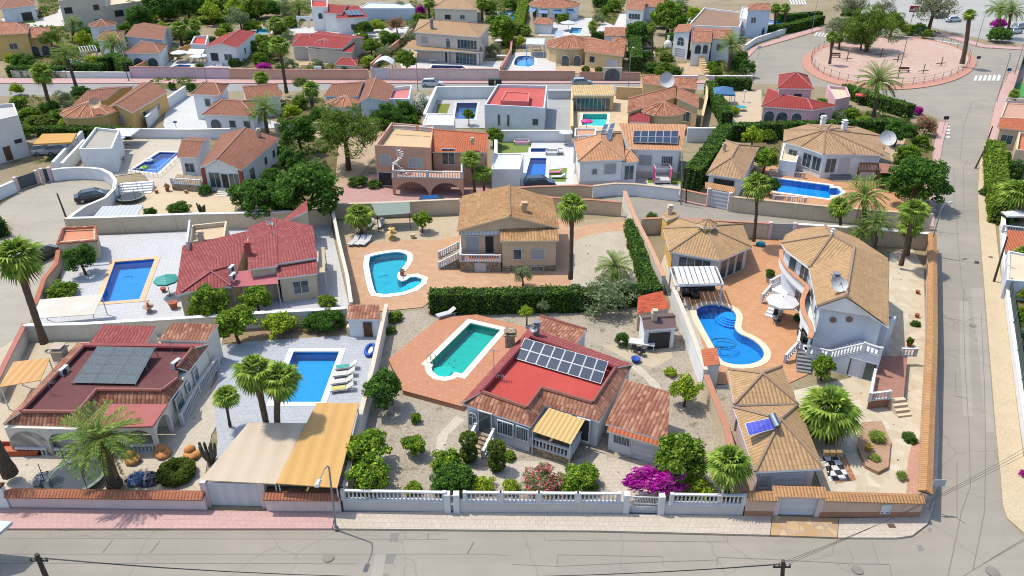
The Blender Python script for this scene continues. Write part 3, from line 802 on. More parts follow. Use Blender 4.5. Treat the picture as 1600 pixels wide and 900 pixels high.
def hedge(label, px, w, h, at=0., mat=None, dens=95, size=.11, cat='hedge', name='hedge', z0=0.):
    """clipped hedge along a photo line given at height `at`"""
    q = [P(x, y, at) for x, y in px]; q = [Vector((p.x, p.y, 0)) for p in q]
    t = thing(name, label, cat, V2(q[0].lerp(q[-1], .5), z0)); mb = MB(); V = []; F = []; g = np.random.default_rng(int(px[0][0]*3+px[0][1]))
    for a, b in zip(q, q[1:]):
        d = b-a; L = d.length; d = d/L; n = Vector((-d.y, d.x, 0))
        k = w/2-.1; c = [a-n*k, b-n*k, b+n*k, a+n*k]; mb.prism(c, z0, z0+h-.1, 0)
        areas = [(L*w, 't'), (L*h, 's'), (L*h, 'b'), (w*h, 'e0'), (w*h, 'e1')]
        for ar, s in areas:
            m = int(ar*dens)
            U = g.uniform(0, 1, m); W = g.uniform(0, 1, m); O = g.normal(0, .06, m)-.02
            lump = .07*np.sin(U*L*1.9+W*3)+.05*np.sin(U*L*4.3+1.7)
            o = O+lump; A, D, Nn = np.array(a), np.array(d), np.array(n); U_, W_, o_ = U[:, None], W[:, None], o[:, None]; Z = np.array((0, 0, 1.))
            if s == 't': p = A+D*(U_*L)+Nn*((W_-.5)*w)+Z*(h+o_); nn = Z
            elif s in 'sb': sg = -1 if s == 's' else 1; p = A+D*(U_*L)+Nn*(sg*(w/2+o_))+Z*(W_*h); nn = Nn*sg
            else: p = (A-D*o_ if s == 'e0' else np.array(b)+D*o_)+Nn*((U_-.5)*w)+Z*(W_*h); nn = -D if s == 'e0' else D
            V.append(leaf_quads(p+Z*z0, nn*.8+g.normal(size=(m, 3))*.5, size*g.uniform(.6, 1.4, (m, 1)), .6, g))
    mb.build('stem_core', M_CORE, t)
    me = bpy.data.meshes.new('hedge_foliage'); V = np.concatenate(V)-np.array(t.location); F = [(i, i+1, i+2, i+3) for i in range(0, len(V), 4)]; me.from_pydata(V.tolist(), [], F); me.materials.append(mat or M_HEDGE)
    o = bpy.data.objects.new('foliage', me); COL.objects.link(o); o.parent = t; return t

def frond_mesh_fan(seed=3, n=46):
    g = np.random.default_rng(seed); mb = MB()
    for i in range(n):
        az = i*2.39996+g.uniform(-.2, .2); e = R(88-148*(i/n)**.85+g.uniform(-8, 8))
        d = Vector((math.cos(az)*math.cos(e), math.sin(az)*math.cos(e), math.sin(e)))
        sd = Vector((-math.sin(az), math.cos(az), 0)); u = sd.cross(d)*-1
        if u.z < 0: u = -u
        pl = g.uniform(.22, .44)*(.6 if i < 14 else 1); hub = d*pl-Vector((0, 0, .05*pl)); m = 1 if i > n*.88 else 0
        mb.quad(sd*.012, -sd*.012, hub-sd*.01, hub+sd*.01, m)
        nb = 13; L = g.uniform(.46, .58)
        for k in range(nb):
            t = R(-82+164*k/(nb-1)); w = d*math.cos(t)+sd*math.sin(t); l = L*(.72+.28*math.cos(t))
            x = (d*-math.sin(t)+sd*math.cos(t))*.05*(1 if k % 2 else .8)
            mid = hub+w*l*.55+u*.02; tip = hub+w*l-Vector((0, 0, .1+.12*g.uniform(0, 1)))*(1.2 if m else .8)
            mb.quad(hub, mid-x, tip, mid+x, m)
    return mb
def frond_mesh_date(seed=5, n=54, leaf=.17):
    g = np.random.default_rng(seed); mb = MB()
    for i in range(n):
        az = i*2.39996+g.uniform(-.2, .2); e = R(86-104*(i/n)**.9+g.uniform(-6, 6)); m = 1 if i > n*.93 else 0
        pts = []; p = Vector((0, 0, 0)); seg = 8; dr = g.uniform(.06, .12)
        for k in range(seg+1):
            pts.append(p.copy()); p = p+Vector((math.cos(az)*math.cos(e), math.sin(az)*math.cos(e), math.sin(e)))/seg; e -= dr*(1+.5*max(0, math.cos(e)))
        mb.tube(pts, [.014*(1-k/seg*.8) for k in range(seg+1)], 3, 2, caps=False)
        sd = Vector((-math.sin(az), math.cos(az), 0))
        for k in range(24):
            t = (.12+.87*k/23)*seg; j = min(seg-1, int(t)); q = lerp(pts[j], pts[j+1], t-j); d = (pts[j+1]-pts[j]).normalized(); u = d.cross(sd); u = u if u.z > 0 else -u
            l = leaf*math.sin(math.pi*min(1, .2+.8*(1-k/24)))**.5*g.uniform(.85, 1.1)
            for s in (-1, 1):
                w = (sd*s*.75+d*.55+u*.28).normalized(); x = d*.014
                mb.quad(q-x, q+w*l*.5-x*.8+Vector((0, 0, .006)), q+w*l-Vector((0, 0, .02)), q+w*l*.5+x*1.4, m)
    return mb
PALMM = {}
def palm_crown(kind):
    if not PALMM:
        fan = [leafmat(G(92, 118, 42), G(160, 175, 80)), leafmat(S(150, 130, 80), S(190, 165, 110))]
        date = [leafmat(G(88, 116, 48), G(146, 166, 84)), leafmat(S(150, 130, 80), S(190, 165, 110)), plain(S(165, 160, 90))]
        for k, fn, m in (('fan', frond_mesh_fan, fan), ('date', frond_mesh_date, date)):
            for v in range(3):
                o = fn(3+v*7).build('palm_fronds', m, None, origin=(0, 0, 0)); PALMM[k, v] = o.data; bpy.data.objects.remove(o)
    return PALMM[kind, random.randrange(3)]
def palm(kind, bx, by, tx, ty, rpx, label, tr=.2, group=None, name='palm_tree', skirt=True, zb=0.):
    b = P(bx, by, zb); h = height_at(b, ty); s = scale_at(Vector((b.x, b.y, h)))
    top = Vector((b.x+(tx-800)/s-b.x, b.y, h)); r = rpx/s
    t = thing(name, label, 'palm tree', b, group)
    mid = lerp(b, top, .5)-Vector(((top.x-b.x)*.18, 0, 0))
    mb = MB(); pts = smooth_poly([b-Vector((0, 0, .2)), lerp(b, mid, .5), mid, lerp(mid, top, .5), top], 2, False)
    n = len(pts); mb.tube(pts, [tr*(1.35-.35*min(1, k/n*5)+(.25 if k > n-3 and kind == 'date' else 0))*(1+.07*(k % 2)) for k in range(n)], 9)
    mb.build('trunk', M_PALMT, t)
    o = bpy.data.objects.new('crown', palm_crown(kind)); COL.objects.link(o); o.parent = t; o.location = top-b; o.scale = (r, r, r*random.uniform(.82, 1.08)); o.rotation_euler = (0, 0, random.uniform(0, 6.28))
    if skirt and kind == 'fan':
        m2 = MB(); g = random.Random(int(bx))
        for k in range(46):
            a = g.uniform(0, 6.28); z = top.z-g.uniform(.05, .28)*r*1.3; q = Vector((top.x, top.y, z)); d = Vector((math.cos(a), math.sin(a), 0)); sd = Vector((-d.y, d.x, 0))*.05*r
            e = q+d*(tr+.13*r)-Vector((0, 0, g.uniform(.18, .36)*r)); m2.quad(q+sd*.3, q-sd*.3, e-sd*1.6, e+sd*1.6)
        m2.build('dead_fronds', plain(S(150, 128, 92), .95, 0, .1), t)
    return t
# ------------------------------------------------------------------ cars and small things
def frame_at(px, py, rz, z=0.):
    p = P(px, py, z); M = Matrix.Translation(p) @ Matrix.Rotation(R(rz), 4, 'Z'); return p, (lambda x, y, zz: M @ Vector((x, y, zz)))
def car(px, py, rz, label, c, L=4.3, W=1.75, Hh=1.5, suv=True, cat='car', group=None, zb=0.):
    p, T = frame_at(px, py, rz, zb); t = thing('parked_car', label, cat, p, group)
    paint = plain(c, .25, 0, .6, .04); k = L/4.3
    st = [(-2.15, .42, .72, .62), (-2.05, .3, .95, .8), (-1.5, .25, 1.0, .87), (-.6, .22, 1.0, .875), (.6, .22, .98, .875), (1.2, .24, .93, .87), (1.85, .28, .82, .8), (2.1, .36, .68, .66)]
    mb = MB(); ring = lambda x, z0, z1, w: [T(x*k, -w*.93, z0), T(x*k, w*.93, z0), T(x*k, w, (z0+z1)/2), T(x*k, w*.93, z1), T(x*k, -w*.93, z1), T(x*k, -w, (z0+z1)/2)]
    rs = [ring(x, z0, z1*(Hh/1.5), w*W/1.75) for x, z0, z1, w in st]
    for a, b in zip(rs, rs[1:]):
        for j in range(6): mb.face([a[j], b[j], b[(j+1) % 6], a[(j+1) % 6]])
    mb.face(rs[0]); mb.face(rs[-1][::-1])
    cab = [(-2.0 if suv else -1.7, .95, .78), (-1.6 if suv else -1.15, Hh-.06, .62), (.35, Hh, .64), (1.15, .95, .78)]
    zb_ = .95*(Hh/1.5); c0 = [(x*k, zb_ if z == .95 else z, w*W/1.75) for x, z, w in cab]
    g2 = MB(); pts = [[T(x, -w, z), T(x, w, z)] for x, z, w in c0]
    mb.face([pts[1][0], pts[2][0], pts[2][1], pts[1][1]][::-1])      # roof panel
    up = T(0, 0, .035)-T(0, 0, 0)
    r = [pts[1][0]+up, pts[2][0]+up, pts[2][1]+up, pts[1][1]+up]; mb.face(r)
    for s in range(4): mb.face([[pts[1][0], pts[2][0], pts[2][1], pts[1][1]][s], [pts[1][0], pts[2][0], pts[2][1], pts[1][1]][(s+1) % 4], r[(s+1) % 4], r[s]])
    for s in (0, 1):       # pillars
        for i, j in ((0, 1), (2, 3)): mb.tube([pts[i][s], pts[j][s]], .045, 4)
        mb.tube([lerp(pts[0][s], pts[3][s], .55), lerp(pts[1][s], pts[2][s], .6)], .04, 4)
    mb.build('body', paint, t)
    wins = [('windscreen', [pts[2][0], pts[2][1], pts[3][1], pts[3][0]]), ('rear_window', [pts[0][0], pts[0][1], pts[1][1], pts[1][0]]),
            ('side_window', [pts[0][0], pts[1][0], pts[2][0], pts[3][0]]), ('side_window', [pts[3][1], pts[2][1], pts[1][1], pts[0][1]])]
    for nm, q in wins: g2 = MB(); g2.face(q); g2.build(nm, glass(), t)
    for x in (-1.32, 1.32):
        for s in (-1, 1):
            w = MB(); y = s*(W/2-.1); w.tube([T(x*k, y-.1, .32), T(x*k, y+.1, .32)], .32, 14); o = w.build('wheel', plain((.02, .02, .02), .8), t)
            w = MB(); w.tube([T(x*k, y+s*.095, .32), T(x*k, y+s*.11, .32)], .2, 10); w.build('rim', M_STEEL, o)
    for s in (-1, 1):
        w = MB(); q = T(2.02*k, s*.56*W/1.75, .66*Hh/1.5); w.obox(q, (.14, .3, .13), R(rz)); w.build('headlight', plain(S(235, 235, 235), .15, 0, .6), t)
        w = MB(); q = T(-2.08*k, s*.6*W/1.75, .8*Hh/1.5); w.obox(q, (.1, .2, .2), R(rz)); w.build('tail_light', plain(S(150, 20, 20), .2), t)
    return t
def lounger(px, py, rz, label, c=None, frame=None, towel=None, group=None, z=0.03):
    p, T = frame_at(px, py, rz, z); t = thing('sun_lounger', label, 'sun lounger', p, group)
    m = MB(); f = frame or M_FRAME
    for s in (-1, 1): m.bar(T(-.95, s*.3, .25), T(.95, s*.3, .25), .05, .05)
    m.build('frame', f, t)
    for x in (-.8, .75):
        for s in (-1, 1): l = MB(); l.tube([T(x, s*.3, 0), T(x, s*.3, .25)], .025, 5); l.build('leg', f, t)
    pad = plain(c or S(225, 225, 222), .8)
    m = MB(); m.bar(T(-.95, 0, .3), T(.3, 0, .3), .6, .07); m.build('seat', pad, t)
    m = MB(); m.quad(T(.3, -.3, .33), T(.95, -.3, .72), T(.95, .3, .72), T(.3, .3, .33)); m.quad(T(.3, .3, .28), T(.95, .3, .66), T(.95, -.3, .66), T(.3, -.3, .28))
    m.quad(T(.95, -.3, .72), T(.95, -.3, .66), T(.95, .3, .66), T(.95, .3, .72)); m.quad(T(.3, -.3, .33), T(.3, -.3, .28), T(.95, -.3, .66), T(.95, -.3, .72)); m.quad(T(.3, .3, .28), T(.3, .3, .33), T(.95, .3, .72), T(.95, .3, .66)); m.build('backrest', pad, t)
    if towel: m = MB(); m.bar(T(-.8, 0, .375), T(.28, 0, .375), .5, .02); m.build('towel', towel, t)
    return t
def parasol(px, py, r, h, label, mat, group=None, z=0.03, n=8, sq=False, at=None):
    p = P(px, py, z if at is None else at); p = V2(p, z); t = thing('parasol', label, 'parasol', p, group); c = p+Vector((0, 0, h)); n = 4 if sq else n
    m = MB(); ring = [c+Vector((math.cos(2*math.pi*(k+.5)/n)*r*(1.3 if sq else 1), math.sin(2*math.pi*(k+.5)/n)*r*(1.3 if sq else 1), -r*.28)) for k in range(n)]
    for k in range(n):
        a, b = ring[k], ring[(k+1) % n]; m.face([a, b, c]); d = Vector((0, 0, .05)); m.face([b-d, a-d, c-d]); m.face([a, a-Vector((0, 0, .18)), b-Vector((0, 0, .18)), b])
    m.build('canopy', mat, t)
    m = MB(); m.tube([p, c+Vector((0, 0, .1))], .035, 6); m.build('pole', M_GREY, t)
    m = MB(); m.lathe(p, [(0, 0), (.28, 0), (.28, .08), (.06, .1), (.06, .3)], 12); m.build('base', M_GREY, t); return t
def chair_parts(t, T, mat):
    m = MB(); m.bar(T(-.22, 0, .42), T(.22, 0, .42), .44, .05); m.build('seat', mat, t)
    m = MB(); m.bar(T(-.23, -.2, .47), T(-.23, .2, .47), .05, .42); m.build('backrest', mat, t)
    for x in (-.2, .2):
        for y in (-.2, .2): m = MB(); m.tube([T(x, y, 0), T(x, y, .42)], .02, 4); m.build('leg', mat, t)
def chair(px, py, rz, label, mat=None, group=None, z=.03):
    p, T = frame_at(px, py, rz, z); t = thing('garden_chair', label, 'chair', p, group); chair_parts(t, T, mat or M_FRAME); return t
def table(px, py, w, d, label, mat=None, rz=0, h=.74, round_=False, group=None, z=.03, leg=None):
    p, T = frame_at(px, py, rz, z); t = thing('garden_table', label, 'table', p, group); m = MB()
    if round_: m.lathe(p, [(0, h-.05), (w/2, h-.05), (w/2, h), (0, h)], 16)
    else: m.obox(T(0, 0, h-.03), (w, d, .06), R(rz))
    m.build('table_top', mat or M_FRAME, t)
    for x, y in (((0, 0),) if round_ else ((-1, -1), (1, -1), (1, 1), (-1, 1))): m = MB(); m.tube([T(x*(w/2-.08), y*(d/2-.08), 0), T(x*(w/2-.08), y*(d/2-.08), h-.05)], .03, 5); m.build('leg', leg or mat or M_FRAME, t)
    return t
def sofa(px, py, rz, label, L=2.0, mat=None, cush=None, z=.03, cat='sofa', group=None):
    p, T = frame_at(px, py, rz, z); t = thing('garden_sofa', label, cat, p, group); f = mat or plain(S(70, 65, 62)); c = cush or plain(S(95, 92, 92), .9)
    m = MB(); m.obox(T(0, 0, .2), (L, .8, .3), R(rz)); m.build('base', f, t)
    m = MB(); m.obox(T(0, .36, .5), (L, .12, .6), R(rz)); m.build('backrest', f, t)
    for s in (-1, 1): m = MB(); m.obox(T(s*(L/2-.07), 0, .4), (.14, .8, .45), R(rz)); m.build('armrest', f, t)
    n = max(1, round((L-.3)/.7))
    for k in range(n): m = MB(); m.obox(T(-L/2+.15+(L-.3)*(k+.5)/n, -.04, .41), ((L-.34)/n, .66, .13), R(rz)); m.build('cushion', c, t)
    return t
def beanbag(px, py, s, label, c, group=None, z=.03):
    p = P(px, py, z); t = thing('bean_bag_chair', label, 'bean bag', p, group); g = random.Random(int(px)); m = MB()
    pr = [(0, 0), (.42, .02), (.56, .18), (.55, .36), (.42, .52), (.2, .58), (0, .5)]; m.lathe(p, [(a*s, b*s) for a, b in pr], 14)
    m.v = [(x+.1*math.sin(z*9+x*5), y+.08*math.sin(x*8+z*4), z*.82+p.z*.18+.05*math.sin(x*11+y*7)) for x, y, z in m.v]
    m.build('seat', plain(c, .8, var=.3), t, smooth=True)
    m = MB(); q = Vector((p.x-.22*s, p.y+.28*s, p.z+.4*s)); m.lathe(q, [(0, -.3*s), (.4*s, -.15*s), (.42*s, .12*s), (.22*s, .34*s), (0, .4*s)], 12); m.build('backrest', plain(mulc(c, .92), .8, var=.3), t, smooth=True); return t
def trampoline(px, py, r, label, z=.03, poles=6, h=.6, net=1.5):
    p = P(px, py, z); t = thing('trampoline', label, 'trampoline', p); ring = lambda rr, zz, n=28: [p+Vector((math.cos(2*math.pi*k/n)*rr, math.sin(2*math.pi*k/n)*rr, zz)) for k in range(n+1)]
    m = MB(); m.lathe(p, [(0, h-.04), (r*.85, h-.04)], 28); m.build('jumping_mat', plain(S(70, 80, 85), .8), t)
    m = MB(); m.lathe(p, [(r*.85, h-.03), (r, h), (r, h-.06), (r*.85, h-.06)], 28); m.build('rim_padding', plain(S(130, 145, 130), .7), t)
    for k in range(poles):
        a = 2*math.pi*k/poles+.3; q = p+Vector((math.cos(a)*r*.98, math.sin(a)*r*.98, 0)); m = MB(); m.tube([q, q+Vector((0, 0, h+net))], .03, 6); m.build('pole', M_IRON, t)
    return t
def street_lamp(bx, by, label, h=6.0, arm=(-.9, -.35), c=None, group=None, head=True, z=.12, lean=0., name='street_lamp', cat='street lamp'):
    b = P(bx, by, z); t = thing(name, label, cat, b, group); col = c or plain(S(160, 160, 158), .5)
    k = Vector((arm[0], arm[1], 0)); top = b+Vector((lean, 0, h))
    m = MB(); m.tube([b, b+Vector((0, 0, .3)), top-Vector((0, 0, .5))]+([top-Vector((0, 0, .15))+k*.12, top+k*.4+Vector((0, 0, .06)), top+k*.85] if head else [top]), [.1, .075, .055]+([.045, .04, .035] if head else [.05]), 8)
    m.build('pole', col, t)
    if head:
        q = top+k; a = math.atan2(k.y, k.x); m = MB(); m.obox(q, (.62, .26, .12), a); m.obox(q+Vector((0, 0, .08)), (.5, .18, .08), a); m.build('lamp_head', plain(S(225, 225, 222), .4), t)
    m = MB(); m.lathe(b, [(0, 0), (.16, 0), (.16, .12), (.1, .2)], 10); m.build('base', col, t); return t
def pole(bx, by, topx, topy, label, r=.09, mat=None, z=.12, name='utility_pole', cat='pole', cross=True, zb=None):
    b = P(bx, by, z); h = height_at(b, topy); s = scale_at(Vector((b.x, b.y, h))); top = Vector(((topx-800)/s, b.y, h))
    t = thing(name, label, cat, b); m = MB(); m.tube([b-Vector((0, 0, .2)), top], [r*1.25, r*.8], 8); m.build('shaft', mat or bark(S(105, 90, 78)), t)
    if cross:
        m = MB(); m.bar(top+Vector((-.45, 0, -.5)), top+Vector((.45, 0, -.5)), .08, .08)
        for k in (-.4, -.15, .15, .4): m.tube([top+Vector((k, 0, -.42)), top+Vector((k, 0, -.25))], .04, 6)
        m.build('crossarm', M_IRON, t)
    return t, top
def wire(a, b, label, sag=.6, r=.013, off=0.):
    mid = [lerp(a, b, k/12)+Vector((0, off, -sag*4*(k/12)*(1-k/12))) for k in range(13)]
    m = MB(); m.tube(mid, r, 4); return tag(m.build('overhead_wire', plain((.03, .03, .03))), label, 'wire')
def pot(px, py, s, label, plant='dense', c=None, z=.03, group=None):
    p = P(px, py, z); t = thing('plant_pot', label, 'plant pot', p, group); m = MB(); m.lathe(p, [(0, 0), (.2*s, 0), (.3*s, .45*s), (.33*s, .45*s), (.33*s, .52*s), (.26*s, .52*s), (0, .46*s)], 12); m.build('pot', plain(c or S(185, 105, 70), .8), t)
    if plant: unitfoliage('foliage', plant, 0, t, (0, 0, .8*s), (.45*s,)*3, random.uniform(0, 6))
    return t
def ring_beams(c, r, z, n=20): return [c+Vector((math.cos(2*math.pi*k/n)*r, math.sin(2*math.pi*k/n)*r, z)) for k in range(n+1)]
def cactus(px, py, h, label, n=7, c=None, z=.03):
    p = P(px, py, z); t = thing('cactus', label, 'cactus', p); g = random.Random(int(px+py)); mt = plain(c or S(120, 125, 85), .8, var=.3)
    for k in range(n):
        a = k*6.28/n+g.uniform(-.3, .3); l = h*g.uniform(.6, 1); o = Vector((math.cos(a), math.sin(a), 0))*h*.12; m = MB()
        m.tube([p+o*.5, p+o*1.6+Vector((0, 0, l*.4)), p+o*2.1+Vector((0, 0, l*.95)), p+o*2.2+Vector((0, 0, l))], [.09, .12, .1, .02], 7); m.build('stem', mt, t)
    return t
# ------------------------------------------------------------------ camera, sun, sky
cam = bpy.data.cameras.new('camera'); co = bpy.data.objects.new('camera', cam); COL.objects.link(co); sc.camera = co
co.location = (0, 0, CH); co.rotation_euler = (math.pi/2-CT, 0, 0); cam.sensor_width = 36; cam.lens = 36*CF/1600; cam.clip_end = 6000; cam.clip_start = .5
SUN = Vector((-2.57, 1.2, 5.9)).normalized()
sl = bpy.data.lights.new('sun', 'SUN'); sl.energy = 2.4; sl.angle = R(.53); sl.color = (1, .94, .83)
so = bpy.data.objects.new('sun', sl); COL.objects.link(so); so.rotation_euler = SUN.to_track_quat('Z', 'Y').to_euler(); so.location = (0, 60, 120)
w = bpy.data.worlds.new('World'); sc.world = w; w.use_nodes = True; nt = w.node_tree
sky = nt.nodes.new('ShaderNodeTexSky'); sky.sky_type = 'NISHITA'; sky.sun_disc = False; sky.sun_elevation = math.asin(SUN.z); sky.sun_rotation = math.atan2(SUN.x, SUN.y)
sky.altitude = 50; sky.dust_density = 1.5
bg = nt.nodes['Background']; nt.links.new(sky.outputs[0], bg.inputs[0]); bg.inputs[1].default_value = .15
sc.view_settings.view_transform = 'Standard'; sc.view_settings.look = 'None'; sc.view_settings.gamma = 1; sc.view_settings.exposure = 1.05
sc.render.engine = 'CYCLES'; cy = sc.cycles
cy.use_denoising = True; cy.filter_width = 1.05; cy.denoising_prefilter = 'ACCURATE'; cy.denoising_input_passes = 'RGB_ALBEDO_NORMAL'; cy.denoiser = 'OPENIMAGEDENOISE'; cy.max_bounces = 6; cy.diffuse_bounces = 3; cy.glossy_bounces = 2; cy.transparent_max_bounces = 8; cy.caustics_reflective = False; cy.caustics_refractive = False
cy.use_adaptive_sampling = True; cy.adaptive_threshold = .006

# ------------------------------------------------------------------ pools first: every surface is cut open for them

C_COP = S(235, 225, 205)
pool('light blue rectangular pool on grey tiles beside two tall palms', [(459, 550), (530, 550), (501, 629), (428, 629)], floor=S(18, 140, 200, 1.1), cc=S(240, 240, 238), coping=.5, ladder=(432, 622, 180))
pool('blue rectangular pool with tan edge on white tiled patio beside the red roofed house', [(180, 410), (242, 405), (218, 468), (157, 473)], floor=S(10, 130, 210, 1.1), cc=S(225, 190, 155), coping=.55, robot=(200, 436, 1.0, 6))
pool('turquoise kidney shaped pool with white edge on orange stone paving', [(574, 403), (590, 398), (618, 394), (634, 396), (638, 404), (632, 416), (622, 426), (620, 436), (630, 441), (645, 431), (664, 438), (640, 456), (590, 462), (583, 450)], floor=S(12, 160, 180, 1.1), cc=S(245, 243, 238), coping=.6, smooth=1, robot=(602, 434, .8, 7), steps=(650, 443, .9, 0, 360))
pool('green turquoise roman pool on a raised terracotta deck', [(735, 505), (782, 516), (722, 585), (711, 582), (704, 588), (695, 590), (684, 588), (676, 581), (674, 575), (677, 571), (671, 568)], zdeck=.45, floor=S(20, 165, 150, 1.1), cc=S(245, 232, 205), coping=.55, steps=(691, 578, .8, 0, 360), ladder=(673, 566, 150))
pool('bright blue kidney pool on orange terrace of the white round villa', [(1086, 487), (1093, 480), (1107, 476), (1127, 477), (1145, 484), (1151, 494), (1149, 504), (1147, 512), (1155, 522), (1175, 530), (1190, 542), (1195, 555), (1186, 566), (1165, 571), (1142, 570), (1126, 564), (1116, 543), (1100, 515)], floor=S(10, 128, 200, 1.1), cc=S(240, 215, 185), coping=.6, smooth=1, steps=(1143, 490, .8, 0, 360), robot=(1128, 538, 1.5, 34))
pool('long blue pool with round steps below the hexagonal villa', [(1212, 279), (1296, 290), (1297, 294), (1308, 294), (1315, 300), (1310, 305), (1298, 306), (1296, 311), (1213, 300)], floor=S(15, 140, 215, 1.1), cc=S(240, 235, 225), coping=.5)
pool('blue mosaic pool on white terrace beside pink loungers', [(829, 247), (854, 247), (852, 279), (820, 279)], floor=S(15, 105, 190, 1.1), cc=S(240, 240, 238))
pool('small deep blue plunge pool above the mosaic pool', [(830, 232), (857, 232), (856, 238), (829, 238)], floor=S(20, 110, 190, 1.1), cc=S(240, 240, 238), coping=.35)
pool('deep blue pool with floating rings behind glass railing', [(250, 238), (281, 239), (246, 271), (206, 266)], floor=S(15, 105, 195, 1.1), cc=S(225, 215, 200), coping=.5)
pool('dark blue pool in white walled court of the modern house', [(714, 161), (746, 161), (741, 187), (710, 186)], floor=S(20, 85, 150, 1.1), cc=S(205, 205, 203))
pool('pale turquoise pool beside the yellow pool house', [(911, 178), (949, 178), (947, 198), (909, 196)], floor=S(90, 205, 200, 1.1), cc=S(240, 230, 210), depth=.9)
pool('oval blue pool on white terrace behind the brown wall', [(807, 89), (818, 87), (831, 88), (836, 93), (834, 105), (804, 104), (803, 97)], floor=S(20, 140, 205, 1.1), cc=S(245, 235, 215), smooth=1)
pool('narrow dark blue pool before the two storey tan house', [(676, 102), (722, 103), (730, 108), (672, 108)], floor=S(15, 75, 145, 1.1), cc=S(235, 235, 230))
pool('small blue pool behind the salmon wall near the red roof', [(445, 104), (468, 105), (465, 110), (442, 110)], floor=S(25, 110, 190, 1.1), cc=S(225, 200, 170), coping=.35)
pool('narrow blue pool on white terrace with white parasols', [(264, 106), (280, 101), (300, 102), (293, 108)], floor=S(30, 140, 190, 1.1), cc=S(240, 238, 232), coping=.4)
pool('blue pool beneath the tall palm behind the curved hedge', [(88, 104), (110, 94), (130, 97), (104, 109)], floor=S(30, 140, 210, 1.1), cc=S(240, 238, 235), coping=.4)
pool('turquoise pool at top left of the red roofed white villa', [(401, 44), (425, 45), (423, 52), (400, 52)], floor=S(60, 185, 205, 1.1), cc=S(240, 238, 235), coping=.4)
pool('blue pool beside trees behind the two storey tan house', [(779, 19), (806, 19), (805, 32), (780, 32)], floor=S(30, 155, 210, 1.1), cc=S(240, 238, 235), coping=.4)
pool('blue pool below the round white house with awnings', [(893, 43), (910, 44), (907, 53), (889, 52)], floor=S(40, 165, 215, 1.1), cc=S(240, 238, 235), coping=.4)
pool('long blue pool behind the hedge near the roundabout', [(1200, 30), (1248, 35), (1240, 40), (1198, 37)], floor=S(30, 130, 185, 1.1), cc=S(240, 238, 235), coping=.4)
pool('round teal pool beside dark bushes and white oven', [(998, 82), (1008, 79), (1020, 80), (1023, 88), (1012, 93), (1000, 91)], floor=S(60, 150, 150, 1.1), cc=S(200, 190, 170), coping=.4, smooth=1)

# ------------------------------------------------------------------ ground, roads, pavements
SAND = S(196, 182, 158); GRAVEL = ground(S(168, 156, 138), S(198, 186, 166), .35, 9, .5, S(150, 138, 112))
sheet('ground', [Vector((x, y, 0)) for x, y in ((-1500, -200), (1500, -200), (1500, 2600), (-1500, 2600))], ground(S(150, 136, 106), S(184, 168, 138), .08, 5, .25, S(104, 112, 66)), z=0, world=True)
ROAD = asphalt(S(174, 167, 154), 1.02)
sheet('road', [(-500, 829), (0, 829.5), (525, 829), (935, 832), (1160, 838), (1400, 843), (1425, 840), (1448, 822), (1456, 800), (1463, 760), (1466, 690), (1464, 560), (1462, 470), (1458, 400), (1455, 385), (1400, 383), (1200, 370), (1035, 360), (985, 350), (930, 318), (950, 306), (985, 304), (1060, 313), (1100, 322), (1200, 335), (1300, 347), (1400, 356), (1458, 361), (1462, 310), (1468, 280), (1468, 250), (1472, 225), (1482, 192), (1420, 165), (1330, 140), (1240, 132), (1165, 131), (1165, 92), (1180, 78), (1240, 62), (1285, 48), (1310, 35), (1420, 45), (1480, 60), (1530, 75), (1620, 80), (1700, 90), (1700, 112), (1600, 106), (1573, 114), (1555, 160), (1540, 225), (1530, 250), (1527, 300), (1529, 350), (1537, 450), (1546, 562), (1555, 675), (1563, 740), (1566, 790), (1574, 812), (1600, 838), (2050, 905), (2200, 1060), (-900, 1060)], ROAD, z=.008)
sheet('road', [(-200, 150), (0, 150), (200, 146), (500, 141), (800, 140), (1168, 141), (1168, 131), (800, 131), (-200, 131)], asphalt(S(172, 170, 166), 1.0), z=.008)
sheet('road', [(0, 322), (30, 300), (85, 282), (125, 279), (160, 281), (174, 291), (176, 300), (134, 321), (109, 347), (91, 387), (97, 410), (74, 437), (47, 502), (0, 603), (-140, 800), (-500, 800), (-250, 560), (-60, 420), (0, 377), (17, 370), (20, 357), (5, 345), (0, 343)], asphalt(S(190, 183, 168), 1.05), z=.008)
sheet('road', [(1250, -12), (1330, 0), (1340, 22), (1450, 42), (1540, 62), (1640, 70), (1700, 40), (1560, -30), (1300, -30)], asphalt(S(190, 188, 182), 1.0), z=.012)
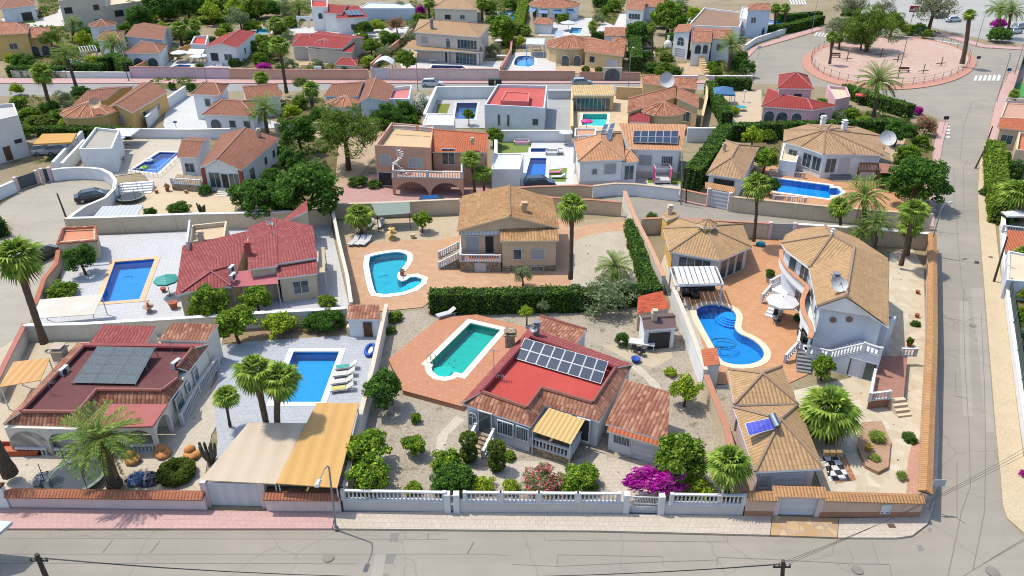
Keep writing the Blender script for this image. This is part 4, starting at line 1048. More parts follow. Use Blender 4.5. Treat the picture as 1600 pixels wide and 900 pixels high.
# the strips a shade apart from the rest: repaired trenches and patches
PATCH = asphalt(S(150, 147, 142)); SEAM = plain(S(148, 142, 134), .9, 0, .25)
for q in ([(610, 833), (624, 833), (621, 846), (609, 846)], [(604, 866), (619, 866), (614, 881), (601, 881)], [(597, 896), (608, 896), (602, 920), (590, 920)], [(1432, 853), (1440, 851), (1444, 860), (1436, 862)], [(1451, 824), (1457, 826), (1455, 832), (1449, 830)]):
    sheet('road_patch', q, PATCH, z=.013)
LIGHTER = asphalt(S(184, 177, 165)); 
for q in ([(1516, 450), (1536, 450), (1545, 562), (1554, 675), (1540, 675), (1530, 560)], [(1513, 470), (1516, 560), (1520, 650), (1505, 650), (1500, 560), (1499, 470)], [(586, 866), (603, 866), (595, 920), (576, 920)]):
    sheet('road_patch', q, LIGHTER, z=.012)
def seam(pts, wd=.045):
    q = [P(x, y, 0) for x, y in pts]; mb = MB()
    for a, b in zip(q, q[1:]):
        d = (b-a).normalized(); n = Vector((-d.y, d.x, 0))*wd/2; NSH[0] += 1; z = Vector((0, 0, .008+NSH[0]*.0005)); mb.face([a-n+z, b-n+z, b+n+z, a+n+z])
    return tag(mb.build('road_seam', SEAM), kind='structure')
for q in ([(0, 841), (300, 842), (700, 843), (668, 843)], [(0, 866), (400, 866), (775, 866), (794, 869)], [(850, 838), (851, 844), (1137, 847), (1137, 839)], [(0, 880), (560, 881)], [(870, 884), (872, 867), (1035, 870), (1036, 884)], [(800, 882), (870, 885), (1035, 878), (1120, 875)], [(1362, 846), (1373, 880)], [(1120, 886), (1121, 871), (1200, 874), (1330, 881), (1390, 882), (1394, 905)], [(160, 864), (176, 844)], [(235, 864), (250, 845)],
          [(1505, 450), (1507, 560), (1514, 675), (1516, 760), (1502, 800), (1480, 905)], [(1503, 468), (1512, 470), (1505, 450)], [(1533, 490), (1538, 600), (1540, 700), (1538, 800), (1520, 890)], [(1493, 580), (1493, 619), (1514, 624)], [(1495, 722), (1495, 810), (1508, 818)], [(1490, 260), (1492, 320), (1503, 450)], [(1512, 250), (1505, 262), (1506, 330), (1512, 360)], [(1460, 400), (1500, 408), (1530, 413)], [(1470, 495), (1504, 502)], [(1455, 362), (1500, 366)], [(1465, 700), (1464, 560), (1463, 470)], [(1540, 155), (1518, 160), (1505, 200), (1500, 250)], [(740, 847), (730, 866)], [(668, 843), (669, 834)]): seam(q)
KERB = stucco(S(215, 205, 190), .3)
PINK = paving(S(226, 186, 178), S(216, 176, 168), S(190, 155, 148), .4, .05, .02); BEIGE = paving(S(224, 210, 192), S(214, 200, 182), S(185, 170, 152), .4, .05, .02)
def kerbed(px, mat, h=.12, name='pavement'): return sheet(name, px, mat, hgt=h)
kerbed([(-300, 792), (20, 794), (325, 798), (417, 799), (523, 800), (519, 826), (-300, 826)], PINK)
kerbed([(524, 800), (697, 800), (973, 803), (1160, 806), (1206, 806), (1203, 836), (935, 829.5), (520.5, 826)], BEIGE)
kerbed([(1207, 806), (1310, 810), (1308, 840), (1204, 836.3)], flag(S(225, 195, 150), S(205, 165, 120), S(190, 170, 145), 1.5))
kerbed([(1311, 810), (1432, 808), (1440, 785), (1449, 680), (1452, 520), (1452, 380), (1459, 390), (1464, 470), (1465, 560), (1467, 690), (1464, 760), (1457, 798), (1449, 819), (1425, 837), (1400, 840.5), (1309, 840.2)], BEIGE)
kerbed([(1574, 810), (1567, 790), (1563, 740), (1556, 675), (1547, 562), (1538, 450), (1530, 350), (1528, 300), (1531, 250), (1540, 225), (1553, 225), (1541, 250), (1545, 300), (1555, 350), (1566, 450), (1580, 562), (1594, 675), (1610, 790), (1660, 835), (1602, 835)], ground(S(214, 194, 160), S(228, 208, 174), .5, 9, .3))
kerbed([(1541, 224), (1556, 160), (1574, 116), (1602, 106), (1610, 112), (1588, 130), (1574, 180), (1555, 224)], PINK)
kerbed([(-100, 122), (1165, 125.5), (1165, 130), (-100, 130)], PINK)
kerbed([(1000, 304), (1063, 311), (1102, 319), (1202, 331), (1302, 343), (1402, 352), (1452, 356), (1455, 360), (1400, 355), (1300, 346), (1200, 334), (1100, 321.5), (1060, 312.5)], PINK)
kerbed([(1468, 190), (1482, 192), (1473, 225), (1469, 250), (1469, 280), (1463, 310), (1459, 355), (1451, 352), (1452, 310), (1456, 280), (1458, 250), (1460, 225)], PINK)
kerbed([(1166, 120), (1150, 95), (1165, 78), (1235, 54), (1278, 42), (1284, 46), (1238, 60), (1182, 76), (1167, 92), (1170, 120)], PINK)
kerbed([(1405, 42), (1418, 40), (1470, 50), (1540, 70), (1620, 76), (1620, 79), (1535, 74), (1480, 58)], PINK)
# park in the middle of the roundabout
def ellipse(cx, cy, rx, ry, n=40, top=None): return [(cx+rx*math.cos(2*math.pi*k/n), cy+(ry if math.sin(2*math.pi*k/n) > 0 else (top or ry))*math.sin(2*math.pi*k/n)) for k in range(n)]
kerbed(ellipse(1389, 97, 136, 43, 48, 40), paving(S(222, 165, 142), S(212, 155, 132), S(195, 145, 125), .5, .04), name='park_pavement')
sheet('park_ground', ellipse(1391, 93, 122, 38, 44, 34), ground(S(206, 172, 155), S(220, 190, 172), .12, 3, .3, S(212, 204, 182)), hgt=.16)
# zebra crossings
for i in range(6):
    x = 1524+i*7.2; sheet('crossing_stripe', [(x, 122-i*.4+(-4)), (x+4.2, 118), (x+1.5, 126), (x-3.4, 126)], plain(S(240, 238, 232)), z=.02)
for i in range(4):
    x = 1478+i*0; y = 196+i*5.5; sheet('crossing_stripe', [(x+1, y), (x+7, y+.5), (x+6, y+3), (x, y+2.5)], plain(S(240, 238, 232)), z=.02)
for i in range(5):
    x = 1276+i*5; sheet('crossing_stripe', [(x, 50+i*.6), (x+3, 50+i*.6), (x-1, 56+i*.6), (x-4, 56+i*.6)], plain(S(235, 233, 230)), z=.02)
for i in range(6):
    x = 1233+i*4.4; sheet('crossing_stripe', [(x, 0), (x+2.6, 0), (x+6, 7), (x+3, 7)], plain(S(235, 233, 230)), z=.02)
sheet('road_marking', [(1465, 63), (1500, 68), (1499, 69.2), (1464, 64)], plain(S(240, 238, 232)), z=.02)
# plot surfaces
WHITETILE = paving(S(226, 226, 226), S(216, 216, 217), S(190, 190, 192), .45, .06, R(12)); GREYTILE = paving(S(205, 208, 212), S(194, 198, 203), S(176, 180, 186), .5, .06, R(-3))
TERRA = paving(S(216, 156, 122), S(206, 144, 108), S(190, 132, 100), .5, .05, R(25)); TERRA2 = paving(S(226, 172, 128), S(214, 156, 112), S(200, 150, 112), .6, .04, R(8))
STONEP = paving(S(222, 180, 142), S(208, 162, 124), S(196, 158, 126), .7, .05, R(20), 1.4); CREAMP = paving(S(224, 212, 192), S(214, 202, 182), S(196, 182, 160), .6, .04, R(3))
sheet('garden_ground', [(-200, 792), (-100, 610), (45, 515), (350, 510), (345, 560), (300, 690), (330, 792)], ground(S(206, 190, 164), S(222, 206, 180), .4, 8, .25))
sheet('path', [(0, 700), (60, 712), (250, 712), (335, 600), (360, 560), (376, 600), (330, 680), (318, 760), (300, 752), (280, 722), (190, 735), (60, 738), (40, 790), (0, 770)], CREAMP, z=.024)
sheet('patio', [(345, 540), (400, 532), (604, 500), (598, 540), (560, 760), (330, 760), (340, 690), (335, 640)], GREYTILE, z=.028)
sheet('garden_ground', [(345, 510), (604, 496), (602, 520), (350, 536)], ground(S(150, 125, 100), S(185, 162, 132), .6, 8, .4), z=.032)
sheet('patio', [(48, 512), (95, 440), (97, 410), (150, 368), (400, 356), (517, 352), (548, 488), (400, 498), (48, 520)], WHITETILE, z=.024)
sheet('patio', [(524, 345), (716, 338), (985, 345), (1000, 385), (1032, 452), (900, 450), (690, 456), (660, 480), (552, 490)], STONEP, z=.024)
sheet('garden_ground', [(526, 345), (716, 338), (716, 368), (680, 376), (640, 374), (560, 382), (532, 384)], ground(S(196, 178, 148), S(214, 196, 166), .5, 8, .3), z=.03)
sheet('garden_ground', [(892, 452), (894, 380), (910, 370), (950, 362), (983, 360), (1000, 390), (1028, 452)], ground(S(196, 184, 160), S(214, 202, 180), .5, 10, .3), z=.03)
sheet('garden_ground', [(894, 346), (975, 338), (976, 346), (930, 350), (895, 356)], ground(S(170, 150, 120), S(200, 180, 150), .5, 10, .4), z=.03)
sheet('garden_ground', [(604, 490), (690, 482), (905, 490), (1048, 474), (1066, 520), (1106, 610), (1160, 803), (540, 797), (560, 740), (600, 520)], GRAVEL, z=.024)
sheet('path', [(712, 650), (726, 656), (700, 680), (694, 700), (704, 720), (735, 735), (725, 745), (690, 730), (680, 706), (684, 680)], CREAMP, z=.03)
sheet('path', [(735, 735), (800, 720), (900, 720), (945, 700), (950, 730), (940, 745), (860, 742), (780, 762), (735, 762)], CREAMP, z=.034)
sheet('path', [(950, 715), (1030, 722), (1034, 780), (972, 790), (940, 750)], BEIGE, z=.03)
sheet('path', [(980, 570), (1000, 572), (1030, 600), (1036, 620), (1028, 618), (1008, 592)], CREAMP, z=.03)
sheet('path', [(940, 540), (1048, 530), (1050, 560), (1020, 575), (985, 565)], ground(S(205, 190, 160), S(215, 200, 172), .5, 10, .2), z=.03)
sheet('patio', [(1045, 445), (1120, 395), (1215, 362), (1262, 400), (1268, 470), (1262, 520), (1262, 585), (1230, 600), (1110, 600), (1098, 570), (1066, 500)], TERRA2, z=.028)
sheet('path', [(1030, 420), (1045, 380), (1058, 388), (1052, 430), (1075, 470), (1125, 620), (1140, 700), (1120, 640), (1090, 580), (1050, 480)], CREAMP, z=.034)
sheet('garden_ground', [(1240, 610), (1330, 590), (1388, 510), (1390, 395), (1424, 385), (1444, 420), (1446, 560), (1436, 792), (1290, 780), (1260, 700)], flag(S(232, 220, 196), S(214, 198, 168), S(222, 208, 182), 1.2), z=.026)
sheet('garden_ground', [(1104, 605), (1140, 600), (1160, 660), (1160, 803), (1140, 720), (1125, 680)], GRAVEL, z=.03)
sheet('garden_bed', [(1426, 690), (1436, 690), (1434, 780), (1416, 776), (1418, 720)], ground(S(200, 150, 130), S(215, 170, 150), .8, 9, .3), z=.032)
sheet('patio', [(1283, 706), (1320, 710), (1330, 752), (1296, 752)], checker(S(240, 240, 238), S(60, 60, 62), .5, R(-8)), z=.034)
sheet('path', [(1310, 712), (1322, 714), (1338, 750), (1305, 756), (1304, 750), (1328, 748)], flag(S(205, 150, 105), S(185, 125, 85), S(190, 160, 130), 1.4), z=.036)
sheet('garden_bed', [(1346, 660), (1378, 658), (1392, 690), (1388, 730), (1372, 738), (1352, 728), (1340, 700)], ground(S(180, 140, 110), S(205, 170, 140), .8, 9, .4), hgt=.3)
# upper plots
sheet('patio', [(1185, 262), (1230, 258), (1420, 268), (1440, 330), (1420, 352), (1300, 343), (1200, 330), (1150, 318), (1170, 280)], TERRA2, z=.024)
sheet('garden_ground', [(1330, 215), (1440, 200), (1452, 250), (1445, 330), (1400, 300), (1390, 240)], ground(S(196, 170, 140), S(214, 190, 160), .5, 9, .3), z=.03)
sheet('patio', [(775, 222), (900, 222), (900, 240), (896, 290), (775, 300)], paving(S(236, 236, 234), S(228, 228, 226), S(205, 205, 205), .6, .04), z=.024)
sheet('lawn', [(776, 200), (835, 200), (828, 238), (776, 240)], ground(S(110, 135, 70), S(150, 165, 90), .8, 10, .5), z=.03)
sheet('lawn', [(858, 265), (886, 262), (884, 284), (856, 284)], ground(S(110, 145, 60), S(140, 165, 80), .8, 10, .5), z=.03)
sheet('patio', [(896, 272), (1062, 268), (1064, 305), (1000, 306), (930, 303), (896, 290)], paving(S(234, 228, 216), S(224, 218, 206), S(200, 195, 185), .6, .04), z=.026)
sheet('lawn', [(1014, 272), (1062, 272), (1062, 288), (1012, 286)], ground(S(110, 140, 60), S(140, 160, 75), .8, 10, .5), z=.032)
sheet('garden_ground', [(525, 318), (590, 240), (600, 190), (480, 200), (440, 280), (400, 330)], ground(S(185, 160, 130), S(210, 185, 155), .4, 8, .3), z=.02)
sheet('patio', [(528, 318), (540, 285), (590, 270), (760, 290), (770, 318)], paving(S(214, 170, 160), S(200, 158, 148), S(180, 140, 132), .5, .05), z=.026)
sheet('patio', [(130, 245), (200, 215), (330, 206), (290, 290), (250, 298), (220, 270), (180, 275)], CREAMP, z=.024)
sheet('garden_ground', [(186, 300), (240, 290), (290, 292), (370, 310), (365, 338), (120, 345), (150, 320), (180, 305)], ground(S(222, 200, 162), S(232, 212, 178), .5, 8, .25), z=.028)
sheet('path', [(112, 338), (106, 348), (90, 388), (97, 410), (110, 400), (110, 372), (122, 345)], plain(S(205, 175, 150)), z=.034)
sheet('patio', [(255, 195), (262, 160), (300, 150), (430, 190), (440, 200), (260, 205)], paving(S(232, 232, 230), S(224, 224, 224), S(200, 200, 200), .6, .04), z=.024)
sheet('patio', [(665, 150), (760, 140), (760, 200), (660, 200)], paving(S(212, 210, 206), S(205, 203, 200), S(185, 185, 183), .8, .04), z=.024)
sheet('patio', [(855, 150), (892, 150), (894, 204), (850, 204)], paving(S(188, 192, 192), S(182, 186, 186), S(170, 172, 172), .8, .04), z=.024)
sheet('patio', [(892, 150), (1000, 150), (985, 205), (890, 205)], flag(S(232, 210, 172), S(220, 190, 150), S(225, 205, 175), 1.0), z=.026)
sheet('patio', [(1100, 150), (1190, 140), (1190, 190), (1130, 192)], paving(S(225, 205, 175), S(215, 195, 165), S(195, 178, 150), .6, .04), z=.024)
sheet('lawn', [(684, 162), (704, 162), (698, 178), (680, 178)], ground(S(120, 130, 60), S(150, 155, 80), .8, 10, .5), z=.032)
for q, m in (([(205, 108), (270, 95), (360, 100), (360, 108)], 0), ([(625, 100), (660, 94), (790, 96), (782, 111), (630, 111)], 0), ([(800, 82), (870, 80), (868, 112), (788, 112)], 0), ([(425, 108), (480, 96), (600, 100), (610, 112), (425, 113)], 1), ([(868, 104), (985, 98), (985, 114), (868, 114)], 1), ([(1060, 100), (1090, 98), (1100, 118), (1056, 116)], 1), ([(430, 42), (640, 42), (640, 55), (600, 60), (430, 60)], 0), ([(860, 28), (925, 28), (925, 56), (840, 56)], 0), ([(640, 95), (600, 65), (640, 50), (660, 92)], 1), ([(955, 20), (1010, 25), (1010, 50), (930, 50)], 0), ([(0, 30), (110, 5), (100, 40), (30, 45)], 0)):
    sheet('patio', q, (paving(S(232, 228, 222), S(224, 220, 214), S(205, 200, 195), .7, .04), paving(S(222, 190, 155), S(212, 178, 142), S(195, 168, 140), .6, .04))[m], z=.022)
sheet('lawn', [(380, 0), (440, 0), (400, 20), (300, 35), (320, 10)], ground(S(105, 135, 45), S(140, 165, 65), .6, 8, .5), z=.02)
sheet('lawn', [(20, 28), (55, 28), (55, 36), (18, 36)], ground(S(105, 145, 45), S(130, 165, 60), .6, 8, .5), z=.026)

SOIL = ground(S(98, 98, 60), S(140, 124, 88), .3, 4, .4, S(74, 92, 44))
GARDENS = [[(0, 42), (90, 42), (200, 30), (290, 45), (300, 72), (260, 60), (200, 60), (150, 72), (125, 112), (20, 114)], [(200, -4), (440, -4), (300, 30), (205, 26)], [(400, 22), (440, 60), (440, 100), (380, 106), (370, 100), (425, 60)], [(560, 82), (600, 62), (640, 58), (624, 90), (590, 112), (560, 110)], [(420, 104), (520, 100), (572, 110), (425, 113)], [(15, 152), (120, 150), (132, 165), (112, 200), (62, 214), (20, 190)], [(430, 158), (505, 152), (512, 190), (440, 202)], [(996, 76), (1050, 74), (1062, 116), (1000, 119)], [(1102, 88), (1162, 86), (1168, 119), (1106, 117)], [(1300, 166), (1420, 186), (1440, 206), (1300, 197)], [(1416, 214), (1456, 214), (1456, 262), (1420, 290), (1400, 262)], [(770, 62), (800, 32), (806, 80), (792, 96)], [(640, 0), (680, 16), (690, 30), (640, 30)], [(1040, -3), (1080, 15), (1070, 45), (1030, 42)], [(1408, 41), (1470, 51), (1460, 58), (1410, 49)], [(1556, 240), (1640, 252), (1640, 345), (1570, 345)], [(1584, 440), (1660, 440), (1690, 700), (1612, 650)], [(440, 5), (500, -2), (470, 40), (440, 42)], [(755, 0), (815, -4), (806, 26), (760, 36)], [(925, -4), (980, -4), (960, 40), (930, 28)], [(250, 110), (330, 132), (300, 140), (230, 138)], [(560, 170), (660, 160), (655, 200), (590, 204)], [(440, 215), (530, 215), (520, 320), (430, 330), (390, 305)], [(1155, 195), (1225, 195), (1215, 262), (1190, 240)], [(60, -5), (95, -5), (90, 20), (60, 30)], [(580, 22), (650, 24), (640, 40), (580, 46)], [(1300, 30), (1400, 20), (1405, 36), (1310, 46)]]
for q in GARDENS: sheet('garden_ground', q, SOIL)
# ------------------------------------------------------------------ houses near the street
BROWN1, BROWN2 = S(170, 112, 88), S(196, 142, 112)
T_BROWN = (tiles(S(168, 108, 86), S(200, 148, 118)), M_WHITE, plain(S(160, 95, 80)))
T_RED = (tiles(S(172, 88, 86), S(184, 104, 98), moss=.1, contrast=.25), M_WHITE, plain(S(150, 62, 62)))
T_TAN = (tiles(S(200, 158, 110), S(222, 186, 140), moss=.12), stucco(S(225, 205, 175)), plain(S(185, 140, 100)))
T_TAN2 = (tiles(S(218, 178, 130), S(196, 158, 114), moss=.15), M_WHITE, plain(S(176, 146, 116)))
T_OLD = (tiles(S(214, 172, 120), S(178, 128, 84), moss=.25, contrast=.9), stucco(S(230, 210, 180)), plain(S(175, 130, 90)))
T_ORANGE = (tiles(S(220, 132, 92), S(200, 108, 72), moss=.08), stucco(S(230, 215, 195)), plain(S(205, 110, 70)))
M_MAROON = ground(S(118, 76, 76), S(134, 90, 88), .3, 8, .1); M_ROOFRED = ground(S(218, 98, 88), S(206, 88, 80), .25, 8, .08)
M_PINKROOF = ground(S(188, 112, 108), S(200, 128, 122), .4, 8, .1)
W_CREAM = stucco(S(232, 224, 208)); W_GREYBLUE = stucco(S(222, 222, 222)); W_TAN = stucco(S(224, 196, 162)); W_PINK = stucco(S(214, 168, 142), .2); W_LPINK = stucco(S(228, 205, 200)); W_BEIGE = stucco(S(218, 200, 172)); W_YEL = stucco(S(238, 196, 110))
STONE = stone(S(170, 150, 125), S(205, 185, 155))
def mansard(h, outer, zo, inner, zi, zf, mats, inm, closed=False):
    """skirt of tiles round a flat roof: outer low edge, inner top edge, and the inside face down to the flat"""
    o, i = [P(x, y, zo) for x, y in outer], [P(x, y, zi) for x, y in inner]
    roof_poly(h, [[o[k], o[k+1], i[k+1], i[k]] for k in range(len(o)-1)], mats, ridges=list(zip(i, i[1:])), name='roof_skirt', thick=.12, rr=.14)
    mb = MB()
    for a, b in zip(i, i[1:]): mb.face([a, b, V2(b, zf), V2(a, zf)])
    mb.build('parapet', inm, h)
def body(h, px, z, mat, z0=0., ins=0., name='wall', top=True):
    q = pq(px, z); q = shrink(q, ins) if ins else q; mb = MB(); mb.prism([(p.x, p.y) for p in q], z0, z, 0, top=top); mb.build(name, mat, h); return q
def flat(h, px, z, mat, name='roof', th=.12):
    q = pq(px, z); mb = MB(); mb.prism([(p.x, p.y) for p in q], z-th, z, 0, bottom=True); return mb.build(name, mat, h)
def flatw(h, px, zr, z, mat):
    q = pq(px, zr); mb = MB(); mb.prism([(p.x, p.y) for p in offset([(p.x, p.y) for p in q], .02)], z-.12, z, 0, bottom=True); return mb.build('roof', mat, h)
XY = lambda p: Vector((p.x, p.y, 0))

# -- bottom left: flat maroon roof with black panels
h = thing('house', 'cream bungalow with maroon flat roof carrying one black solar array', 'house', P(160, 690))
fz = 3.1
body(h, [(14, 657), (122, 661), (158, 625), (260, 626), (282, 597), (322, 542), (130, 540)], 2.55, W_CREAM)
flatw(h, [(33, 643), (121, 644), (151, 609), (254, 610), (277, 592), (277, 574), (302, 543), (131, 541)], 3.36, fz, M_MAROON)
mansard(h, [(6, 664), (124, 667)], 2.55, [(33, 643), (121, 644)], 3.35, fz, T_BROWN, M_MAROON)
mansard(h, [(124, 667), (163, 630), (262, 631), (288, 595)], 2.55, [(121, 644), (151, 609), (254, 610), (277, 592)], 3.35, fz, T_BROWN, M_MAROON)
mansard(h, [(295, 580), (327, 539)], 2.55, [(277, 574), (302, 543)], 3.35, fz, T_BROWN, M_MAROON)
mansard(h, [(325, 537), (124, 536)][::-1], 3.0, [(302, 543), (131, 541)][::-1], 3.4, fz, T_RED, M_MAROON)
mansard(h, [(122, 534), (4, 662)], 2.9, [(131, 541), (33, 643)], 3.4, fz, T_BROWN, M_MAROON)
flat(h, [(163, 631), (262, 631), (238, 666), (125, 668)], 2.6, M_PINKROOF, 'porch_roof')
A, B = P(126, 667, 2.5), P(237, 665, 2.5); 
arch_wall(h, A, B, 0, 2.48, [(.3, 2.4, 2.1), (.78, 2.0, 2.1)], W_CREAM)
C2, D2 = P(262, 631, 2.5), P(238, 665, 2.5); arch_wall(h, D2, C2, 0, 2.48, [(.5, 2.0, 2.2)], W_CREAM)
C2, D2 = P(325, 540, 2.5), P(263, 631, 2.5)
for tt, zb, ww, hh, k in ((.62, 1.1, .7, 1.1, 'win'), (.42, 1.2, .5, .8, 'win'), (.2, .9, 1.1, 1.2, 'win')): window(h, D2, C2, tt, zb, ww, hh, k)
A, B = P(10, 663, 2.55), P(122, 666, 2.55); A.y -= .3; B.y -= .3; arch_wall(h, A, B, 0, 2.5, [(.27, 3.0, 2.2), (.74, 2.0, 2.1)], W_CREAM)
for k, (x0, x1) in enumerate(((.06, .5), (.6, .9))): balustrade([lerp(XY(A), XY(B), x0)-Vector((0, .1, 0)), lerp(XY(A), XY(B), x1)-Vector((0, .1, 0))], .75, h, post=False)
A, B = P(126, 667, 2.5), P(237, 665, 2.5); balustrade([lerp(XY(A), XY(B), .62), lerp(XY(A), XY(B), .95)], .75, h, post=False)
block(h, [(138, 537), (228, 538), (246, 517), (163, 515)], 2.9, ('shed', 'B', .5), W_CREAM, T_RED, .1)
block(h, [(247, 531), (322, 533), (343, 514), (271, 512)], 2.9, ('shed', 'B', .5), W_CREAM, T_BROWN, .1)
chimney(h, P(96, 560, 2.4), .9, .9, stucco(S(190, 175, 155)))
aircon(h, P(102, 585, 3.0), R(80)); aircon(h, P(277, 574, 3.0), R(70))
q = [P(152, 541, 4.0), P(243, 543, 4.0), P(212, 600, 3.3), P(112, 598, 3.3)]
panels(h, q, 3, 4, .02, 0, M_IRON, solar(S(62, 74, 78, 1.6)))
mb = MB()
for a, b in ((q[0], q[3]), (q[1], q[2])):
    for t_ in (0, .5, 1): p = lerp(a, b, t_); mb.tube([V2(p, 3.0), p], .04, 5)
mb.build('panel_stand', M_GREY, h)
for px, py in ((82, 618), (270, 552)): antenna(h, P(px, py, 3.0), 1.3)
t = thing('awning_shelter', 'tan sheet roofed lean to by the brick topped wall at left', 'shelter', P(35, 600)); awning(t, [P(21, 565, 2.4), P(78, 559, 2.4), P(63, 594, 2.3), P(-2, 605, 2.3)], stripes(S(232, 178, 110), S(222, 166, 98), .6, 0), posts=(0, 1, 2, 3), name='roof')
# carport roofs behind the white gate
t = thing('carport', 'beige sheet carport roof behind the white roller gate', 'carport', P(380, 740)); awning(t, [P(388, 660, 2.5), P(478, 661, 2.5), P(431, 756, 2.3), P(313, 750, 2.2)], stripes(S(222, 202, 174), S(218, 197, 168), 1.3, 0), posts=(0, 1, 2, 3), name='roof', th=.08)
t = thing('carport', 'orange sheet carport roof crossed by palm shadows beside balustrade wall', 'carport', P(480, 740)); awning(t, [P(495, 629, 2.7), P(561, 630, 2.7), P(527, 762, 2.5), P(431, 755, 2.5)], stripes(S(228, 178, 102), S(223, 172, 95), .9, 0), posts=(0, 1, 2, 3), name='roof', th=.08)
t = thing('canopy', 'white corner canopy at the bottom left street edge', 'canopy', P(-10, 845)); awning(t, [P(-60, 808, 2.6), P(19, 815, 2.6), P(-5, 836, 2.6), P(-60, 850, 2.6)], plain(S(215, 222, 225)), posts=(0, 3), name='roof', th=.2)
# tool shed
h = thing('garden_shed', 'small white shed with brown tile roof and wooden door by pool', 'shed', P(570, 515))
block(h, [(541, 499), (594, 499), (593, 481), (545, 481)], 2.0, ('shed', 'B', .35), M_WHITE, T_BROWN, .15, wins=[('F', .62, .05, .8, 1.6, 'wood')])
mb = MB(); mb.obox(P(553, 516, .5), (1.2, .6, 1.0)); mb.build('work_bench', W_BEIGE, h)

# -- mid left: red roofs
h = thing('house', 'cream house under many red tile roofs between white tiled patio and white wall', 'house', P(400, 440))
block(h, [(274, 461), (362, 448), (392, 372), (288, 396)], 2.6, ('shed', 'B', .9), W_BEIGE, T_RED, .3, wins=[('F', .5, .2, 2.4, 1.9, 'dark')])
block(h, [(284, 457), (361, 447), (361, 416), (322, 419)], 2.95, ('hip', 'y', .7, .5), W_BEIGE, T_RED, .4)
block(h, [(387, 421), (434, 415), (433, 348), (390, 364)], 3.7, ('shed', 'B', .7), W_BEIGE, T_RED, .2)
f = block(h, [(431, 412), (496, 402), (490, 362), (430, 350)], 3.6, ('shed', 'B', .7), W_BEIGE, T_RED, .2)
block(h, [(433, 435), (496, 427), (495, 404), (432, 412)], 2.9, ('shed', 'B', .5), W_BEIGE, T_RED, .2, wins=[('F', .55, .9, 1.4, 1.3, 'win'), ('R', .5, 1.0, 1.0, 1.1, 'shut')])
block(h, [(434, 352), (483, 342), (481, 325), (446, 340)], 3.4, ('shed', 'R', 1.0), W_BEIGE, T_RED, .1)
block(h, [(297, 385), (352, 377), (356, 352), (300, 358)], 2.9, ('flat', .5), W_BEIGE, (ground(S(226, 200, 160), S(232, 208, 170), .4, 8, .15),), 0)
awning(h, [P(372, 424, 2.9), P(432, 417, 2.9), P(435, 443, 2.5), P(360, 449, 2.5)], ground(S(205, 120, 125), S(212, 132, 135), .5, 8, .1), posts=(2, 3), name='veranda_roof')
awning(h, [P(498, 386, 2.6), P(507, 386, 2.6), P(508, 425, 2.6), P(497, 426, 2.6)], ground(S(215, 200, 165), S(222, 208, 178), .5, 8, .1), posts=(1, 2), name='side_roof')
aircon(h, P(363, 425, 3.0), 1.4); aircon(h, P(365, 437, 2.9), 1.4); chimney(h, P(315, 378, 3.2), .5, .9); chimney(h, P(389, 400, 3.7), .5, 1.2, stucco(S(170, 90, 85)))
dish(h, P(424, 360, 3.6), .4); antenna(h, P(427, 372, 3.8), 2.4)
balustrade([P(295, 392, 3.2)+Vector((0, 0, .1)), P(299, 358, 3.2)+Vector((0, 0, .1))], .9, h, indiv=True)
h = thing('garden_shed', 'tan block shed with wavy brick edged flat roof beside the cul de sac', 'shed', P(120, 400))
block(h, [(90, 382), (151, 377), (150, 356), (99, 358)], 2.3, ('flat', .25), W_BEIGE, (ground(S(226, 150, 115), S(232, 165, 130), .4, 8, .15),), 0)
mb = MB(); q = pq([(90, 382), (151, 377), (150, 356), (99, 358)], 2.55)
for k in range(4):
    a, b = q[k], q[(k+1) % 4]; n = 9
    pts = [lerp(a, b, i/n)+Vector((0, 0, .06+.12*math.sin(i*2.1)**2)) for i in range(n+1)]; mb.tube(pts, .13, 6)
mb.build('coping', plain(S(196, 120, 88), .9), h)
t = thing('canopy', 'stained white fabric canopy beside the blue rectangular pool', 'canopy', P(105, 495)); awning(t, [P(62, 468, 2.3), P(161, 459, 2.3), P(147, 491, 2.2), P(50, 498, 2.1)], ground(S(240, 238, 232), S(232, 222, 200), .5, 8, .1), posts=(0, 1, 2, 3), name='roof')

# -- middle: old tan tile house
h = thing('house', 'tan house with mottled old tile roof and raised white balustrade terrace', 'house', P(800, 415))
block(h, [(714, 360), (874, 356), (864, 310), (722, 306)], 4.2, ('gable', 'y', 1.5, .52), W_TAN, T_OLD, wins=[('F', .12, 1.4, 1.4, 1.9, 'shut'), ('F', .3, 1.3, .9, 2.0, 'dark'), ('R', .5, 1.5, 1.0, 1.1, 'win')])
block(h, [(781, 377), (873, 376), (871, 345), (781, 345)], 3.7, ('shed', 'B', .9), W_TAN, T_OLD, .25, wins=[('F', .28, 1.5, .8, 1.1, 'win'), ('F', .66, 1.5, 1.3, 1.1, 'shut'), ('F', .66, .1, 1.3, .5, 'dark')], base=(STONE, .7))
chimney(h, P(819, 338, 4.6), .6, 1.3, stucco(S(205, 170, 130)))
tq = pq([(718, 409), (783, 410), (783, 384), (720, 380)], 1.2); mb = MB(); mb.prism([(p.x, p.y) for p in tq], 0, 1.2); mb.build('terrace', STONE, h)
mb = MB(); mb.prism([(p.x, p.y) for p in shrink(tq, .05)], 1.19, 1.215); mb.build('terrace_floor', paving(S(205, 130, 100), S(195, 120, 90), S(170, 110, 85), .4), h)
balustrade([tq[3]+Vector((.1, 0, .02)), tq[0]+Vector((.1, .1, .02)), tq[1]+Vector((-.1, .1, .02))], .8, h)
awning(h, [P(718, 361, 3.9), P(781, 361, 3.9), P(780, 366, 3.6), P(717, 367, 3.6)], stripes(S(245, 245, 243), S(200, 210, 205), .4, 0), name='awning')
